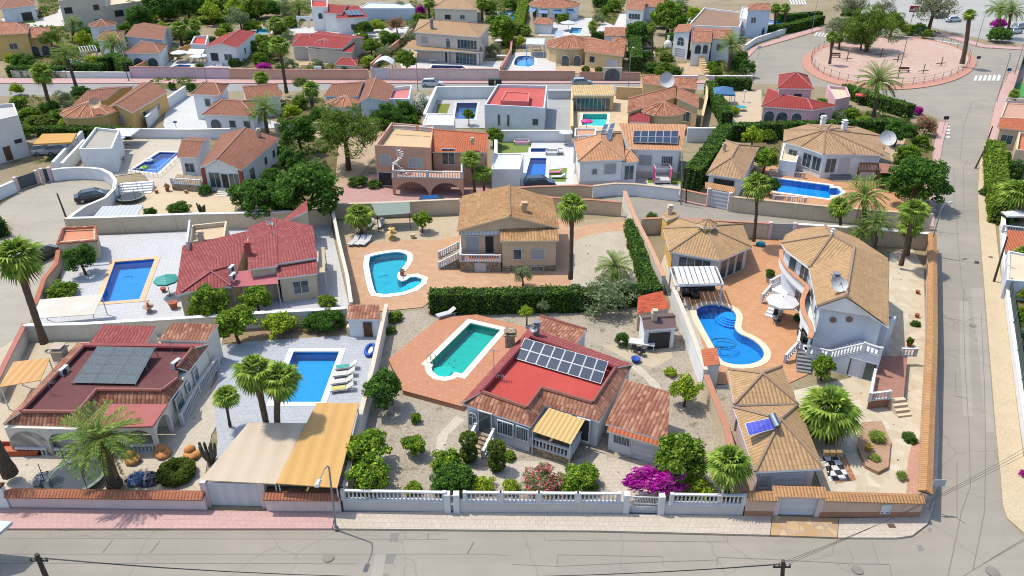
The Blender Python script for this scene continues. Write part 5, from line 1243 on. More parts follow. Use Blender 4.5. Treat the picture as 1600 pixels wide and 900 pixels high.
a, b = P(716, 388, 1.2), P(717, 404, 1.2); steps(h, a, b, 1.2, 7, .3, STONE); d, n, L = side(a, b)
for p in (a, b): balustrade([V2(p, 1.2), V2(p, 0)+n*2.1+Vector((0, 0, .15))], .75, h)
window(h, tq[0], tq[1], .5, .05, 1.1, .95, 'door')
table(748, 392, 1.5, .9, 'white table on the raised terrace under the scalloped awning', z=1.22)
for k, (x, y, a) in enumerate(((740, 388, 0), (757, 389, 180))): chair(x, y, a, ('white chair left of the terrace table', 'white chair right of the terrace table')[k], z=1.22)
t = thing('carport', 'green roofed open shelter against the tan back wall', 'shelter', P(610, 350)); awning(t, [P(580, 318, 2.5), P(640, 315, 2.5), P(641, 333, 2.1), P(588, 337, 2.1)], stripes(S(150, 165, 150), S(140, 155, 140), .5, 1), posts=(0, 1, 2, 3), name='roof', pm=M_WOOD)

# -- bottom centre: red flat roof
sheet('deck', [(607, 562), (687, 497), (745, 492), (818, 511), (834, 530), (722, 636), (630, 611)], paving(S(218, 158, 124), S(208, 146, 110), S(190, 132, 100), .5, .05, R(25)), hgt=.45)
h = thing('house', 'bungalow with bright red flat roof, white framed solar panels and tile skirt', 'house', P(850, 690))
BODY4 = [(728, 630), (829, 660), (849, 632), (934, 655), (980, 572), (828, 524)]
body(h, [(730, 633), (828, 664), (851, 633), (935, 656), (984, 572), (828, 520)], 2.6, W_GREYBLUE); flatw(h, [(752, 612), (823, 637), (846, 606), (926, 629), (962, 574), (829, 526)], 3.4, 3.0, M_ROOFRED)
mansard(h, [(720, 630), (829, 667), (852, 634), (937, 659), (989, 569)], 2.65, [(752, 612), (823, 637), (846, 606), (926, 629), (962, 574)], 3.4, 3.0, T_BROWN, M_ROOFRED)
mansard(h, [(989, 569), (828, 511), (720, 630)], 2.9, [(962, 574), (829, 526), (752, 612)], 3.45, 3.0, T_RED, M_ROOFRED)
panels(h, [P(820, 528, 3.9), P(951, 565, 3.9), P(939, 600, 3.2), P(804, 560, 3.2)], 8, 2, .03, 0)
block(h, [(826, 517), (899, 541), (918, 517), (846, 496)], 2.6, ('gable', 'x', .3, .9), W_GREYBLUE, T_BROWN, .15)
chimney(h, P(797, 540, 2.6), .8, 1.2, STONE); chimney(h, P(838, 522, 3.3), .5, .9, M_GREY); dish(h, P(834, 524, 3.3), .35)
antenna(h, P(772, 590, 3.0), 2.6); antenna(h, P(785, 596, 3.0), .6)
aw = [P(858, 637, 2.75), P(914, 656, 2.75), P(892, 694, 2.3), P(830, 673, 2.3)]
awning(h, aw, stripes(S(236, 200, 130), S(214, 172, 105), .35, 0), posts=(2, 3), name='awning')
a, b = P(829, 697, .7), P(890, 717, .7); mb = MB(); mb.prism([(p.x, p.y) for p in (a, b, P(914, 672, .7), P(852, 652, .7))], 0, .7); mb.build('terrace', STONE, h)
balustrade([a+Vector((0, .1, 0)), b+Vector((0, .1, 0)), b+(P(912, 678, .7)-b)*.9], .8, h)
F4 = pq(BODY4, 3.0); steps(h, lerp(F4[0], F4[1], .18), lerp(F4[0], F4[1], .42), .75, 5, .32, STONE)
for tt, zb, ww, hh, k in ((.3, .75, 1.0, 1.9, 'french'), (.62, 1.2, 1.2, 1.1, 'grill'), (.88, 1.2, .9, 1.1, 'grill'), (.1, 1.1, .8, 1.2, 'archwin')): window(h, F4[0], F4[1], tt, zb, ww, hh, k)
for tt, zb, ww, hh, k in ((.3, .75, 1.6, 1.9, 'french'), (.75, .75, .9, 1.9, 'dark')): window(h, F4[2], F4[3], tt, zb, ww, hh, k)
for s, tt in ((0, .16), (1, .44)):
    p = lerp(F4[0], F4[1], tt); d, n, L = side(F4[0], F4[1]); balustrade([V2(p, .75)+n*.1, V2(p, .05)+n*1.8], .7, h)
h = thing('garage', 'grey garage with brown tile shed roof beside the driveway', 'garage', P(990, 715))
f = block(h, [(946, 662), (1043, 690), (1046, 622), (976, 601)], 2.6, ('shed', 'B', .55), W_GREYBLUE, T_BROWN, .25, wins=[('F', .72, .02, 2.2, 2.0, 'garage'), ('F', .25, 1.0, 1.2, 1.0, 'grill')])
d, n, L = side(f[0], f[1]); roof_poly(h, [[V2(f[0], 2.62), V2(f[1], 2.62), V2(f[1]+n*.6, 2.3), V2(f[0]+n*.6, 2.3)]], T_ORANGE, name='eave_tiles')
h = thing('outdoor_kitchen', 'grey roofed barbecue hut with open front by the white wall', 'hut', P(1030, 540))
block(h, [(1006, 516), (1057, 512), (1052, 489), (999, 492)], 2.2, ('gable', 'x', .4, .5), M_WHITE, (ground(S(120, 100, 98), S(135, 112, 108), .5, 8, .1), M_WHITE), .1, wins=[('F', .5, .02, 2.0, 1.8, 'dark')]); chimney(h, P(1022, 500, 2.5), .45, .7)
h = thing('garden_shed', 'broken orange tiled lean to behind the grey roofed barbecue hut', 'shed', P(1015, 500)); block(h, [(995, 491), (1046, 487), (1034, 460), (997, 463)], 1.9, ('shed', 'R', .4), W_BEIGE, (tiles(S(222, 110, 70), S(190, 85, 60), contrast=1.2), W_BEIGE), .1)

# -- right: round villa
h = thing('villa', 'white two storey villa with round tan tile roof and curved balcony', 'villa', P(1310, 540))
ev = [(1244, 358), (1227, 367), (1221, 380), (1228, 391), (1243, 402), (1264, 418), (1276, 478), (1357, 491), (1389, 510), (1387, 403), (1340, 372), (1290, 352)]
Z5 = 5.3; E5 = pq(ev, Z5); A5, B5, AP = P(1335, 386, 6.7), P(1322, 462, 6.7), P(1300, 367, 6.9)
faces = [[E5[5], E5[6], B5, A5], [E5[9], A5, B5, E5[8]], [E5[8], B5, E5[7]], [E5[7], B5, E5[6]]]
ringp = [E5[9], E5[10], E5[11], E5[0], E5[1], E5[2], E5[3], E5[4], E5[5]]
faces += [[ringp[k], ringp[k+1], AP] for k in range(len(ringp)-1)]+[[E5[5], A5, AP], [A5, E5[9], AP]]
roof_poly(h, faces, T_TAN2, ridges=[(A5, B5), (A5, AP)]+[(p, AP) for p in ringp[2::3]]+[(B5, E5[6]), (B5, E5[7])], rr=.14, thick=.2)
WV = stucco(S(218, 222, 228), .1); f5 = shrink(E5, .45); mb = MB(); mb.prism(f5, 0, Z5-.12); mb.build('wall', WV, h)
for i, j, tt, zb, ww, hh, k in ((4, 5, .5, 3.0, 1.2, 1.9, 'french'), (3, 4, .5, 3.0, 1.0, 1.9, 'win'), (5, 6, .3, 3.0, 1.6, 1.9, 'french'), (5, 6, .75, 3.2, .9, 1.3, 'win'), (4, 5, .5, .1, 1.3, 2.1, 'french'), (5, 6, .35, .1, 1.8, 2.1, 'french'), (8, 9, .3, 3.4, 1.0, 1.0, 'win'), (8, 9, .65, .8, 1.2, 1.2, 'win')): window(h, f5[i], f5[j], tt, zb, ww, hh, k)
d, n, L = side(f5[6], f5[7])
for tt, zz in ((.3, 4.0), (.62, 4.3)):
    c = V2(lerp(f5[6], f5[7], tt), zz); mb = MB(); mb.tube([c-n*.02, c+n*.06], .28, 14); mb.build('roundel', plain(S(150, 120, 105)), h)
bal = [P(x, y, 3.3) for x, y in ((1222, 388), (1219, 400), (1226, 416), (1240, 432), (1255, 444), (1262, 452), (1256, 462), (1252, 476), (1256, 494), (1266, 508), (1268, 522), (1262, 536))]
bal = smooth_poly(bal, 2, False); mb = MB(); mb2 = MB(); mb3 = MB(); ctr = XY(P(1320, 450))
for a, b in zip(bal, bal[1:]):
    mb.bar(V2(a, 2.5), V2(b, 2.5), .16, .9); mb2.bar(V2(a, 3.403), V2(b, 3.403), .42, .1)
    mb3.face([V2(a, 2.5), V2(b, 2.5), V2(ctr, 2.5)]); mb3.face([V2(a, 2.3), V2(b, 2.3), V2(ctr, 2.3)][::-1]); mb3.face([V2(a, 2.3), V2(b, 2.3), V2(b, 2.5), V2(a, 2.5)])
o = mb3.build('balcony', M_WHITE, h); mb.build('parapet', M_WHITE, o); mb2.build('coping', plain(S(222, 160, 120), .9), o)
dish(h, P(1308, 460, 6.1), .65, -12, 40); chimney(h, P(1303, 448, 5.8), .5, 1.0, M_GREY); chimney(h, AP-Vector((0, 0, .2)), .25, .5, M_WHITE)
# stair up to the front terrace, glazed cellar, brown side patio
tz = 2.6; fp = [Vector(v) for v in ((25.3, 54.9, 1), (26.9, 54.1, 1), (29.0, 52.85, tz), (30.2, 52.2, tz))]; bp = [Vector(v) for v in ((25.5, 56.2, 1), (27.3, 55.5, 1), (29.5, 54.6, tz), (30.5, 54.2, tz))]
mb = MB(); mb.prism([(p.x, p.y) for p in (fp[2], fp[3], bp[3], bp[2])], 0, tz); mb.build('terrace', WV, h); mb = MB()
for k in range(9):
    a, b, c, d_ = lerp(fp[1], fp[2], k/9), lerp(fp[1], fp[2], (k+1)/9), lerp(bp[1], bp[2], (k+1)/9), lerp(bp[1], bp[2], k/9); mb.prism([(p.x, p.y) for p in (a, b, c, d_)], 0, 1+(k+1)*(tz-1)/9)
mb.prism([(p.x, p.y) for p in (fp[0], fp[1], bp[1], bp[0])], 0, 1.0); mb.build('stairs', WV, h)
for k in range(2): window(h, lerp(fp[1], fp[3], .35), fp[3], .3+.45*k, .1, .95, 1.7, 'french')
balustrade([fp[0]+Vector((.1, .1, 0)), fp[1]+Vector((0, .1, .05)), fp[2]+Vector((0, .1, .05)), fp[3]+Vector((-.1, .1, 0))], .85, h)
PQ = pq([(1358, 626), (1412, 620), (1418, 556), (1371, 556)], .9); mb = MB(); mb.prism([(p.x, p.y) for p in PQ], 0, .9); mb.build('side_patio', paving(S(190, 140, 120), S(180, 130, 110), S(160, 118, 100), .5), h)
balustrade([V2(lerp(PQ[3], PQ[0], .5), .9), V2(PQ[0], .9), V2(lerp(PQ[0], PQ[1], .55), .9)], .75, h); balustrade([V2(lerp(PQ[3], PQ[2], .8), .9), V2(PQ[2], .9)+Vector((.6, 0, 0))], .75, h)
steps(h, lerp(PQ[0], PQ[1], .6), PQ[1], .9, 4, .35, W_BEIGE)
block(h, [(1363, 508), (1387, 512), (1400, 498), (1380, 492)], 3.4, ('flat', .2), WV, (W_BEIGE,), 0)
# steps with white balustrade down to the pool terrace
a, b = P(1204, 452, 1.0), P(1228, 462, 1.0); mb = MB(); mb.prism([(p.x, p.y) for p in (a, b, P(1246, 440, 1), P(1222, 430, 1))], 0, 1.0); mb.build('landing', M_WHITE, h)
steps(h, P(1206, 470, 1.0), P(1226, 476, 1.0), 1.0, 5, .32, M_WHITE); balustrade([P(1203, 455, 1.0), P(1190, 470, .3)], .75, h); balustrade([P(1203, 448, 1.0), P(1225, 436, 1.0)], .75, h)
t = thing('outdoor_stair', 'grey stair with white balustrade on the left side of the round villa', 'stair', P(1245, 545))
mb = MB(); mb.prism([(p.x, p.y) for p in pq([(1246, 545), (1268, 548), (1272, 512), (1252, 510)], 1.0)], 0, 1.0); mb.build('landing', W_GREYBLUE, t)
a, b = P(1246, 548, 1.0), P(1268, 551, 1.0); steps(t, a, b, 1.0, 6, .32, M_GREY)
balustrade([P(1250, 512, 1.0), P(1245, 545, 1.0), P(1226, 566, .1)], .8, t)

# octagonal summer house with a little cupola
h = thing('garden_pavilion', 'octagonal tan roofed pavilion with small cupola beside white pergola', 'pavilion', P(1100, 410))
oc = pq([(1046, 393), (1126, 407), (1175, 386), (1160, 350), (1062, 341), (1036, 357)], 2.7); ap = P(1104, 354, 4.3)
roof_poly(h, [[oc[k], oc[(k+1) % 6], ap] for k in range(6)], T_TAN2, ridges=[(p, ap) for p in oc]); fo = shrink(oc, .4)
mb = MB(); mb.prism(fo, 0, 2.65); mb.build('wall', stucco(S(215, 215, 215)), h)
mb = MB(); mb.prism([(p.x, p.y) for p in (fo[5]+Vector((-.05, -.3, 0)), fo[0]+Vector((-.05, -.05, 0)), fo[0]+Vector((.02, .3, 0)), fo[5]+Vector((.1, .2, 0)))], 0, 2.6); mb.build('side_wall', W_YEL, h)
window(h, fo[0], fo[1], .5, .9, 3.2, 1.3, 'win')
for k in range(3): window(h, fo[1], fo[2], .2+.28*k, .1, 1.0, 2.2, 'french')
cu = ap+Vector((0, 0, -.25)); mb = MB(); mb.lathe(cu, [(.75, -.3), (.75, .55), (0, .55)], 6); mb.build('cupola', W_YEL, h)
rp = [cu+Vector((math.cos(k*math.pi/3)*1.1, math.sin(k*math.pi/3)*1.1, .55)) for k in range(6)]; cp = cu+Vector((0, 0, 1.15)); roof_poly(h, [[rp[k], rp[(k+1) % 6], cp] for k in range(6)], T_TAN2, ridges=[(p, cp) for p in rp], name='cupola_roof', rr=.06)
block(h, [(1042, 345), (1062, 340), (1045, 328), (1034, 336)], 2.6, ('shed', 'R', .3), W_YEL, T_TAN2, .1); chimney(h, P(1046, 336, 2.6), .5, .9, W_BEIGE)
pergola('white slatted pergola over dark lounge sofas beside the kidney pool', [P(1047, 420, 2.4), P(1119, 419, 2.4), P(1130, 446, 2.4), P(1055, 448, 2.4)], M_FRAME, 9, roofmat=None, w=.42)
# bottom right pavilions with pyramid roofs
h = thing('garden_pavilion', 'tan tiled pavilion with two pyramid roofs beside the corner wall', 'pavilion', P(1225, 740))
f = block(h, [(1180, 737), (1287, 732), (1247, 632), (1146, 636)], 2.7, ('pyr', 1.5), W_LPINK, T_TAN2, .4, wins=[('F', .55, .05, 2.4, 2.0, 'garage'), ('F', .15, .9, .8, 1.1, 'shut')])
block(h, [(1147, 632), (1246, 630), (1222, 572), (1138, 577)], 2.9, ('hip', 'y', 1.1, .5), W_LPINK, T_TAN2, .4, wins=[('F', .4, .9, .8, 1.0, 'win')])
q = [P(1164, 664, 3.8), P(1206, 655, 4.3), P(1213, 672, 3.9), P(1170, 684, 3.4)]; panels(h, q, 1, 1, 0, .3, None, solar(S(60, 65, 150, 1.3)))
mb = MB(); mb.tube([P(1206, 648, 4.7), P(1215, 667, 4.3)], .27, 12); mb.build('water_tank', M_STEEL, h)
# shower wall with tile cap
h = thing('shower_wall', 'white shower enclosure with small orange tile cap by the kidney pool', 'wall', P(1115, 590)); block(h, [(1100, 572), (1125, 572), (1119, 546), (1095, 546)], 2.1, ('shed', 'R', .2), M_WHITE, T_ORANGE, .05)

# ------------------------------------------------------------------ walls and gates along the front street
OC = tiles(S(206, 138, 104), S(184, 112, 82), pitch=.22, moss=.05); BC = tiles(S(222, 172, 120), S(205, 150, 100), pitch=.22, moss=.1); M_BRICKCAP = plain(S(205, 145, 115), .9)
def gate(label, a, b, h, mat, cat='gate', name='gate', bars=0, rz=0, th=.1, z0=.05):
    p, q = P(*a), P(*b); t = thing(name, label, cat, p.lerp(q, .5)); m = MB()
    if bars:
        for z in (.08, .55*h, h-.08): m.bar(p+Vector((0, 0, z)), q+Vector((0, 0, z)), .06, .07)
        m.build('frame', mat, t); m = MB()
        for k in range(bars+1): x = lerp(p, q, k/bars); m.bar(x+Vector((-.012, 0, .06)), x+Vector((.012, 0, .06)), .03, h-.06)
        m.build('bars', mat, t)
        m = MB(); m.bar(p+Vector((0, .03, .1)), q+Vector((0, .03, .1)), .03, .5); m.build('lower_panel', mat, t)
    else:
        m.bar(p+Vector((0, 0, z0)), q+Vector((0, 0, z0)), th, h); m.build('panel', mat, t)
    for x in (p, q): m = MB(); m.obox((x.x, x.y, h/2+.1), (.4, .45, h+.2)); m.build('post', W_LPINK if not bars else W_GREYBLUE, t)
    return t
bwall('pink street wall with orange tile cap in front of the trampoline', [(21, 792), (325, 796)], 1.2, .3, W_LPINK, OC, 'tile', capw=.28)
bwall('white corner wall with small door at the left edge of the street', [(-120, 792), (18, 793)], 1.9, .3, M_WHITE, OC, 'tile', capw=.15)
gate('wide white roller gate between two short tile capped walls', (327, 789), (416, 791), 2.0, stripes(S(238, 236, 238), S(228, 226, 228), .8, 0))
bwall('short pink wall with orange tile cap beneath the orange carport', [(419, 798), (534, 799)], 1.3, .3, W_LPINK, OC, 'tile', capw=.28)
def lowwall(label, a, b, h, mat): return bwall(label, [a, b], h, .25, mat, M_FRAME, 'flat', caph=.05, capw=.03)
WG = stucco(S(205, 200, 194), .3)
lowwall('low grey street wall under the longest white balustrade', (538, 797), (697, 800), .95, WG); lowwall('low grey street wall between the small gate and the bougainvillea', (716, 800), (973, 802), .95, WG); lowwall('low grey street wall below the fan palm', (1034, 803), (1159, 805), .95, WG)
bl = lambda pts, lab: balustrade([P(x, y, 0)+Vector((0, 0, 1.0)) for x, y in pts], .8, None, lab, group='street balustrades')
bl([(539, 797), (696, 800)], 'white balustrade in front of the two citrus trees'); bl([(727, 800), (781, 800.5)], 'short white balustrade just right of the small gate'); bl([(784, 800.5), (840, 801)], 'white balustrade in front of the low green bush'); bl([(843, 801), (900, 801.5)], 'white balustrade in front of the red oleander'); bl([(903, 801.5), (965, 802)], 'white balustrade left of the driveway gate'); bl([(1046, 803), (1158, 805)], 'white balustrade under the fan palm and bougainvillea')
gate('small white iron garden gate between grey pillars', (700, 800), (714, 800), 1.5, M_FRAME, bars=6); gate('white barred driveway gate beneath the purple bougainvillea', (977, 801), (1031, 803), 1.5, M_FRAME, bars=22)
W2 = stucco(S(218, 188, 166)); PLB = stucco(S(176, 130, 104))
bwall('tan corner wall with light orange tile cap and white plaque', [(1277, 807), (1432, 807)], 1.5, .3, W2, BC, 'tile', capw=.3, zs=[1.75, 1.5], plinth=(PLB, .55)); bwall('short tan wall piece left of the white garage door', [(1161, 805), (1206, 806)], 1.7, .3, W2, BC, 'tile', capw=.3, plinth=(PLB, .55))
gate('white garage door set in the tan corner wall', (1208, 804), (1275, 806), 1.75, stripes(S(240, 240, 242), S(232, 232, 235), .6, 1))
a, b = P(1208, 804), P(1275, 806); mb = MB(); 
roof_poly(thing('gate_canopy', 'light orange tile strip over the white garage door', 'canopy', a), [[V2(a, 1.95)+Vector((-.3, -.35, 0)), V2(b, 1.95)+Vector((.3, -.35, 0)), V2(b, 2.2)+Vector((.3, .4, 0)), V2(a, 2.2)+Vector((-.3, .4, 0))]], (BC, W2), name='roof')
p = P(1378, 807.5); t = thing('wall_plaque', 'white plaque with small red and blue marks on the tan wall', 'plaque', p); mb = MB(); mb.obox((p.x, p.y-.16, .85), (.65, .05, .85)); mb.build('board', plain(S(240, 240, 240)), t)
mb = MB(); mb.obox((p.x-.2, p.y-.19, .55), (.12, .02, .1)); mb.build('red_mark', plain(S(190, 60, 60)), t); mb = MB(); mb.obox((p.x+.15, p.y-.19, .55), (.2, .02, .08)); mb.build('blue_mark', plain(S(60, 80, 150)), t)
BWX = [(1433, 806), (1439, 700), (1444, 610), (1447, 560), (1448, 500), (1449, 440), (1449, 392)]
bwall('long tan wall with orange tile cap along the side street', BWX, 2.0, .3, W2, BC, 'tile', capw=.28)
bwall('tan back wall closing the villa garden beside the third street', [(1449, 390), (1400, 386), (1300, 378), (1240, 374)], 1.9, .25, W_BEIGE, M_WHITE, pillars=5); gate('wide garage gate behind the villa seen from inside', (1200, 373), (1238, 374), 1.9, stripes(S(200, 198, 196), S(190, 188, 186), .5, 1))
bwall('tan wall behind the pavilion along the third street', [(1000, 366), (1036, 364), (1198, 373)], 1.9, .25, W_BEIGE, M_BRICKCAP)
bwall('white wall between gravel garden and orange pool terrace', [(1049, 478), (1066, 520), (1098, 610)], 2.0, .3, M_WHITE, plain(S(235, 222, 198)), capw=.06)
bwall('brick capped wall piece beside the bright green shrub', [(1099, 613), (1128, 690), (1146, 760), (1158, 800)], 1.7, .3, W_BEIGE, M_BRICKCAP)
bwall('pale dividing wall between the pool patio and gravel garden', [(606, 500), (585, 600), (563, 690), (543, 790)], 1.7, .28, W_CREAM, plain(S(232, 218, 196)), capw=.04)
bwall('white dividing wall between red roofed house and turquoise pool', [(522, 350), (532, 400), (546, 460), (552, 502)], 2.0, .25, W_CREAM, plain(S(238, 228, 208)), capw=.05)
bwall('white wall with pillars below the white tiled patio', [(49, 532), (135, 530), (300, 520), (400, 513), (541, 505)], 1.6, .25, W_CREAM, M_WHITE, pillars=6.5)
bwall('brick edged wall along the cul de sac slope', [(0, 628), (22, 580), (47, 528)], 1.5, .25, W_CREAM, plain(S(190, 110, 90)))
bwall('wavy brick edged wall beside the parked dark hatchback', [(98, 412), (92, 428), (76, 456), (60, 490)], 1.2, .25, W_BEIGE, plain(S(196, 120, 88), .9), zs=[1.6, 1.1, 1.5, 1.0])
bwall('tan wall with pillars behind the white tiled patio', [(111, 366), (185, 364), (300, 359), (400, 357), (516, 352)], 2.0, .25, W_BEIGE, M_WHITE, pillars=6.5)
bwall('tan wall behind the palm and green roofed shelter', [(524, 342), (590, 340), (716, 334)], 1.9, .25, W_BEIGE, plain(S(226, 208, 178)), pillars=6)
bwall('tan wall with brick top behind the mottled roof house', [(800, 318), (860, 330), (930, 334), (970, 338)], 1.8, .25, W_TAN, M_BRICKCAP)
bwall('long brown topped wall below the white solar house', [(770, 314), (840, 310), (905, 308), (925, 310)], 1.6, .25, W_TAN, M_BRICKCAP)
bwall('white wall below the house with pink lounge', [(926, 309), (960, 305), (992, 306), (1060, 314)], 1.6, .25, M_WHITE, plain(S(225, 200, 170)))
bwall('brick topped wall from the dead end down the ivy strip', [(974, 322), (988, 360), (1012, 410), (1034, 460)], 2.0, .3, W_CREAM, plain(S(218, 170, 135), .9), capw=.1)
bwall('tan and grey wall along the third street sidewalk', [(1062, 312), (1103, 321)], 1.4, .25, W_BEIGE, M_BRICKCAP); gate('wide white garage door on the third street', (1105, 322), (1138, 329), 2.2, stripes(S(225, 226, 230), S(215, 216, 220), .5, 1))
roof_poly(thing('gate_canopy', 'tan tile strip over the third street garage door', 'canopy', P(1120, 325)), [[P(1101, 289, 2.5)+Vector((0, -.4, -.2)), P(1147, 297, 2.5)+Vector((0, -.4, -.2)), P(1148, 292, 2.6), P(1102, 284, 2.6)]], (BC, W2), name='roof')
bwall('grey and tan wall below the long pool of the hexagonal villa', [(1140, 330), (1205, 337), (1300, 347), (1398, 355), (1448, 358)], 1.9, .25, W_BEIGE, plain(S(228, 196, 160)), pillars=7)
# curved white wall of the cul de sac
CW = [(86, 283), (105, 280.5), (126, 279.5), (146, 280), (163, 282), (177, 289), (185, 300), (183, 314), (170, 328), (138, 342), (120, 355), (111, 364)]
bwall('curved white wall round the cul de sac', CW, 1.6, .25, M_WHITE, M_WHITE)
bwall('white wall left of the grey sliding gate', [(-30, 330), (0, 312), (26, 300)], 1.5, .25, M_WHITE, M_WHITE); gate('grey sliding gate in the white cul de sac wall', (29, 298), (61, 287), 1.7, plain(S(95, 102, 106))); gate('narrow grey door beside the sliding gate', (70, 285), (82, 283), 1.8, plain(S(70, 78, 84)))
# right edge of the side street
bwall('white wall with green mesh fence at the right edge', [(1563, 352), (1568, 450), (1582, 562), (1597, 675), (1616, 790)], 1.1, .25, M_WHITE, M_WHITE)
for k, (x, y) in enumerate(((1572, 480), (1577, 522), (1583, 566), (1589, 612), (1595, 655), (1601, 700))):
    p = P(x, y); p.z = 1.1; t = MB(); t.tube([p, p+Vector((0, 0, 1.3))], .04, 6); 
    tag(t.build('fence_post', M_GREY), ('topmost', 'second', 'third', 'fourth', 'fifth', 'lowest')[k]+' grey post of the mesh fence on the right edge wall', 'fence post', 'mesh fence posts')
q = [P(x, y)+Vector((.05, 0, 1.15)) for x, y in ((1570, 462), (1583, 566), (1597, 675), (1612, 770))]; mb = MB()
for a, b in zip(q, q[1:]): mb.bar(a, b, .03, 1.0)
tag(mb.build('mesh_screen', plain(S(62, 84, 80), .8)), 'dark green mesh screen behind the right edge wall', 'fence')
# ------------------------------------------------------------------ houses up the slope
def H(label, px, cat='house', name='house'): return thing(name, label, cat, P(*px))
T_ORB = (tiles(S(180, 118, 88), S(200, 142, 110), pitch=.4, course=.6), stucco(S(225, 205, 180)), plain(S(200, 140, 105)))
T_BRN2 = (tiles(S(174, 120, 94), S(156, 102, 80), pitch=.4, course=.6), M_WHITE, plain(S(190, 140, 112)))
T_RED2 = (tiles(S(180, 74, 68), S(164, 66, 62), pitch=.4, course=.6, moss=.08, contrast=.25), M_WHITE, plain(S(205, 120, 105)))
T_TAN3 = (tiles(S(205, 170, 128), S(190, 150, 112), pitch=.4, course=.6), M_WHITE, plain(S(170, 135, 105)))
T_TERR = (tiles(S(228, 172, 128), S(218, 156, 112), pitch=.4, course=.6, moss=.06), M_WHITE, plain(S(215, 160, 120)))
W_Y2 = stucco(S(228, 190, 120)); W_TAN2 = stucco(S(226, 198, 150)); W_STONE = stucco(S(218, 205, 188))
# pink two storey house with terrace
h = H('pink two storey house with orange tile roof, roof terrace and arched ground floor', (655, 300))
ZT = 5.0
f = block(h, [(586, 236), (673, 240), (678, 206), (612, 200)], ZT, ('flat', .8), W_PINK, (ground(S(228, 196, 150), S(235, 208, 165), .4, 8, .15),), 0, wins=[('F', .18, 3.2, 1.3, 1.3, 'shut'), ('F', .72, 3.0, 1.9, 1.3, 'shut'), ('F', .15, .3, 1.8, 1.8, 'dark')])
for a, b in (((614, 201), (650, 203)), ((655, 203), (676, 205))): balustrade([P(*a, ZT+.8), P(*b, ZT+.8)], .5, h, indiv=False, post=False)
f = block(h, [(672, 237), (760, 238), (765, 212), (677, 202)], 4.7, ('gable', 'x', 1.1, .62), W_PINK, T_ORANGE, wins=[('F', .3, 2.9, 1.6, 2.1, 'french'), ('F', .75, 3.2, 1.0, 1.2, 'shut')])
bq = pq([(612, 277), (724, 280), (724, 267), (613, 265)], 2.5); mb = MB(); mb.prism([(p.x, p.y) for p in bq], 2.25, 2.5, bottom=True); mb.build('balcony', W_PINK, h)
balustrade([bq[3]+Vector((.2, 0, 0)), bq[0]+Vector((.2, .2, 0)), lerp(bq[0], bq[1], .5)+Vector((0, .2, 0)), bq[1]+Vector((-.2, .2, 0)), bq[2]+Vector((-.2, 0, 0))], .9, h, indiv=True, gap=.34)
arch_wall(h, V2(bq[0], 0), V2(bq[1], 0), 0, 2.24, [(.27, 4.6, 1.95), (.76, 4.2, 1.95)], W_PINK, .4)
mb = MB(); c = P(623, 270, 2.5)
for k in range(16): a = k*.5; mb.obox(c+Vector((math.cos(a)*.5, math.sin(a)*.5, .18*(k+1))), (.6, .25, .05), a)
mb.tube([c, c+Vector((0, 0, 3.4))], .06, 6); mb.build('spiral_stair', M_FRAME, h)
chimney(h, P(738, 226, 5.6), .4, .6)
# white solar house
h = H('white two storey house with terracotta roof and rows of dark solar panels', (980, 270))
block(h, [(985, 233), (1065, 235), (1071, 206), (966, 204)], 4.2, ('shed', 'B', 1.1), M_WHITE, T_TERR, .3, wins=[('F', .3, 1.9, 1.7, 1.4, 'shut'), ('F', .76, 1.9, 1.4, 1.3, 'grill')], base=(W_STONE, 1.0))
block(h, [(903, 252), (977, 249), (972, 208), (897, 221)], 4.0, ('hip', 'y', 1.5, .35), M_WHITE, T_TERR, .35, wins=[('F', .35, 2.0, .6, .7, 'grill'), ('F', .72, 2.0, 1.5, 1.3, 'shut')], base=(W_STONE, 1.0))
block(h, [(970, 254), (998, 252), (990, 232), (975, 232)], 3.4, ('hip', 'y', .7, .5), M_WHITE, T_TERR, .2, wins=[('F', .5, .9, 1.2, 1.9, 'win')])
panels(h, [P(990, 206, 5.3), P(1060, 206, 5.3), P(1059, 226, 4.5), P(988, 224, 4.5)], 6, 2, .04, .2)
panels(h, [P(943, 197, 5.0), P(963, 194, 5.2), P(955, 221, 4.9), P(930, 223, 4.6)], 2, 3, .25, .25)
block(h, [(897, 222), (930, 222), (932, 203), (898, 203)], 3.2, ('flat', .3), M_WHITE, (paving(S(232, 180, 140), S(222, 165, 125), S(200, 150, 118), .4),), 0)
balustrade([P(898, 222, 3.4), P(930, 222, 3.4)], .9, h, indiv=False)
steps(h, P(952, 277, 1.0), P(968, 279, 1.0), 1.0, 5, .35, W_STONE); balustrade([P(953, 281, 0), P(972, 272, 1.0)], .9, h, indiv=False)
# hexagonal villa and its annex
h = H('white villa with faceted tan tile roof and tall bay windows above the long pool', (1300, 270), 'villa', 'villa')
hx = pq([(1224, 222), (1252, 229), (1287, 241), (1335, 241), (1381, 243), (1386, 214), (1340, 198), (1300, 194), (1262, 194), (1225, 203)], 3.6); ap = P(1290, 203, 5.2)
roof_poly(h, [[hx[k], hx[(k+1) % 10], ap] for k in range(10)], T_TAN3, ridges=[(p, ap) for p in hx], rr=.12); f = shrink(hx, .4); mb = MB(); mb.prism(f, 0, 3.55); mb.build('wall', M_WHITE, h)
for i, tt, zb, ww, hh, k in ((0, .5, .9, 1.2, 1.8, 'win'), (1, .3, .9, 1.3, 1.9, 'win'), (1, .75, .9, 1.3, 1.9, 'win'), (2, .3, .9, 1.3, 1.9, 'win'), (2, .75, .9, 1.3, 1.9, 'door'), (3, .5, 1.2, 1.4, 1.0, 'shut')): window(h, f[i], f[i+1], tt, zb, ww, hh, k)
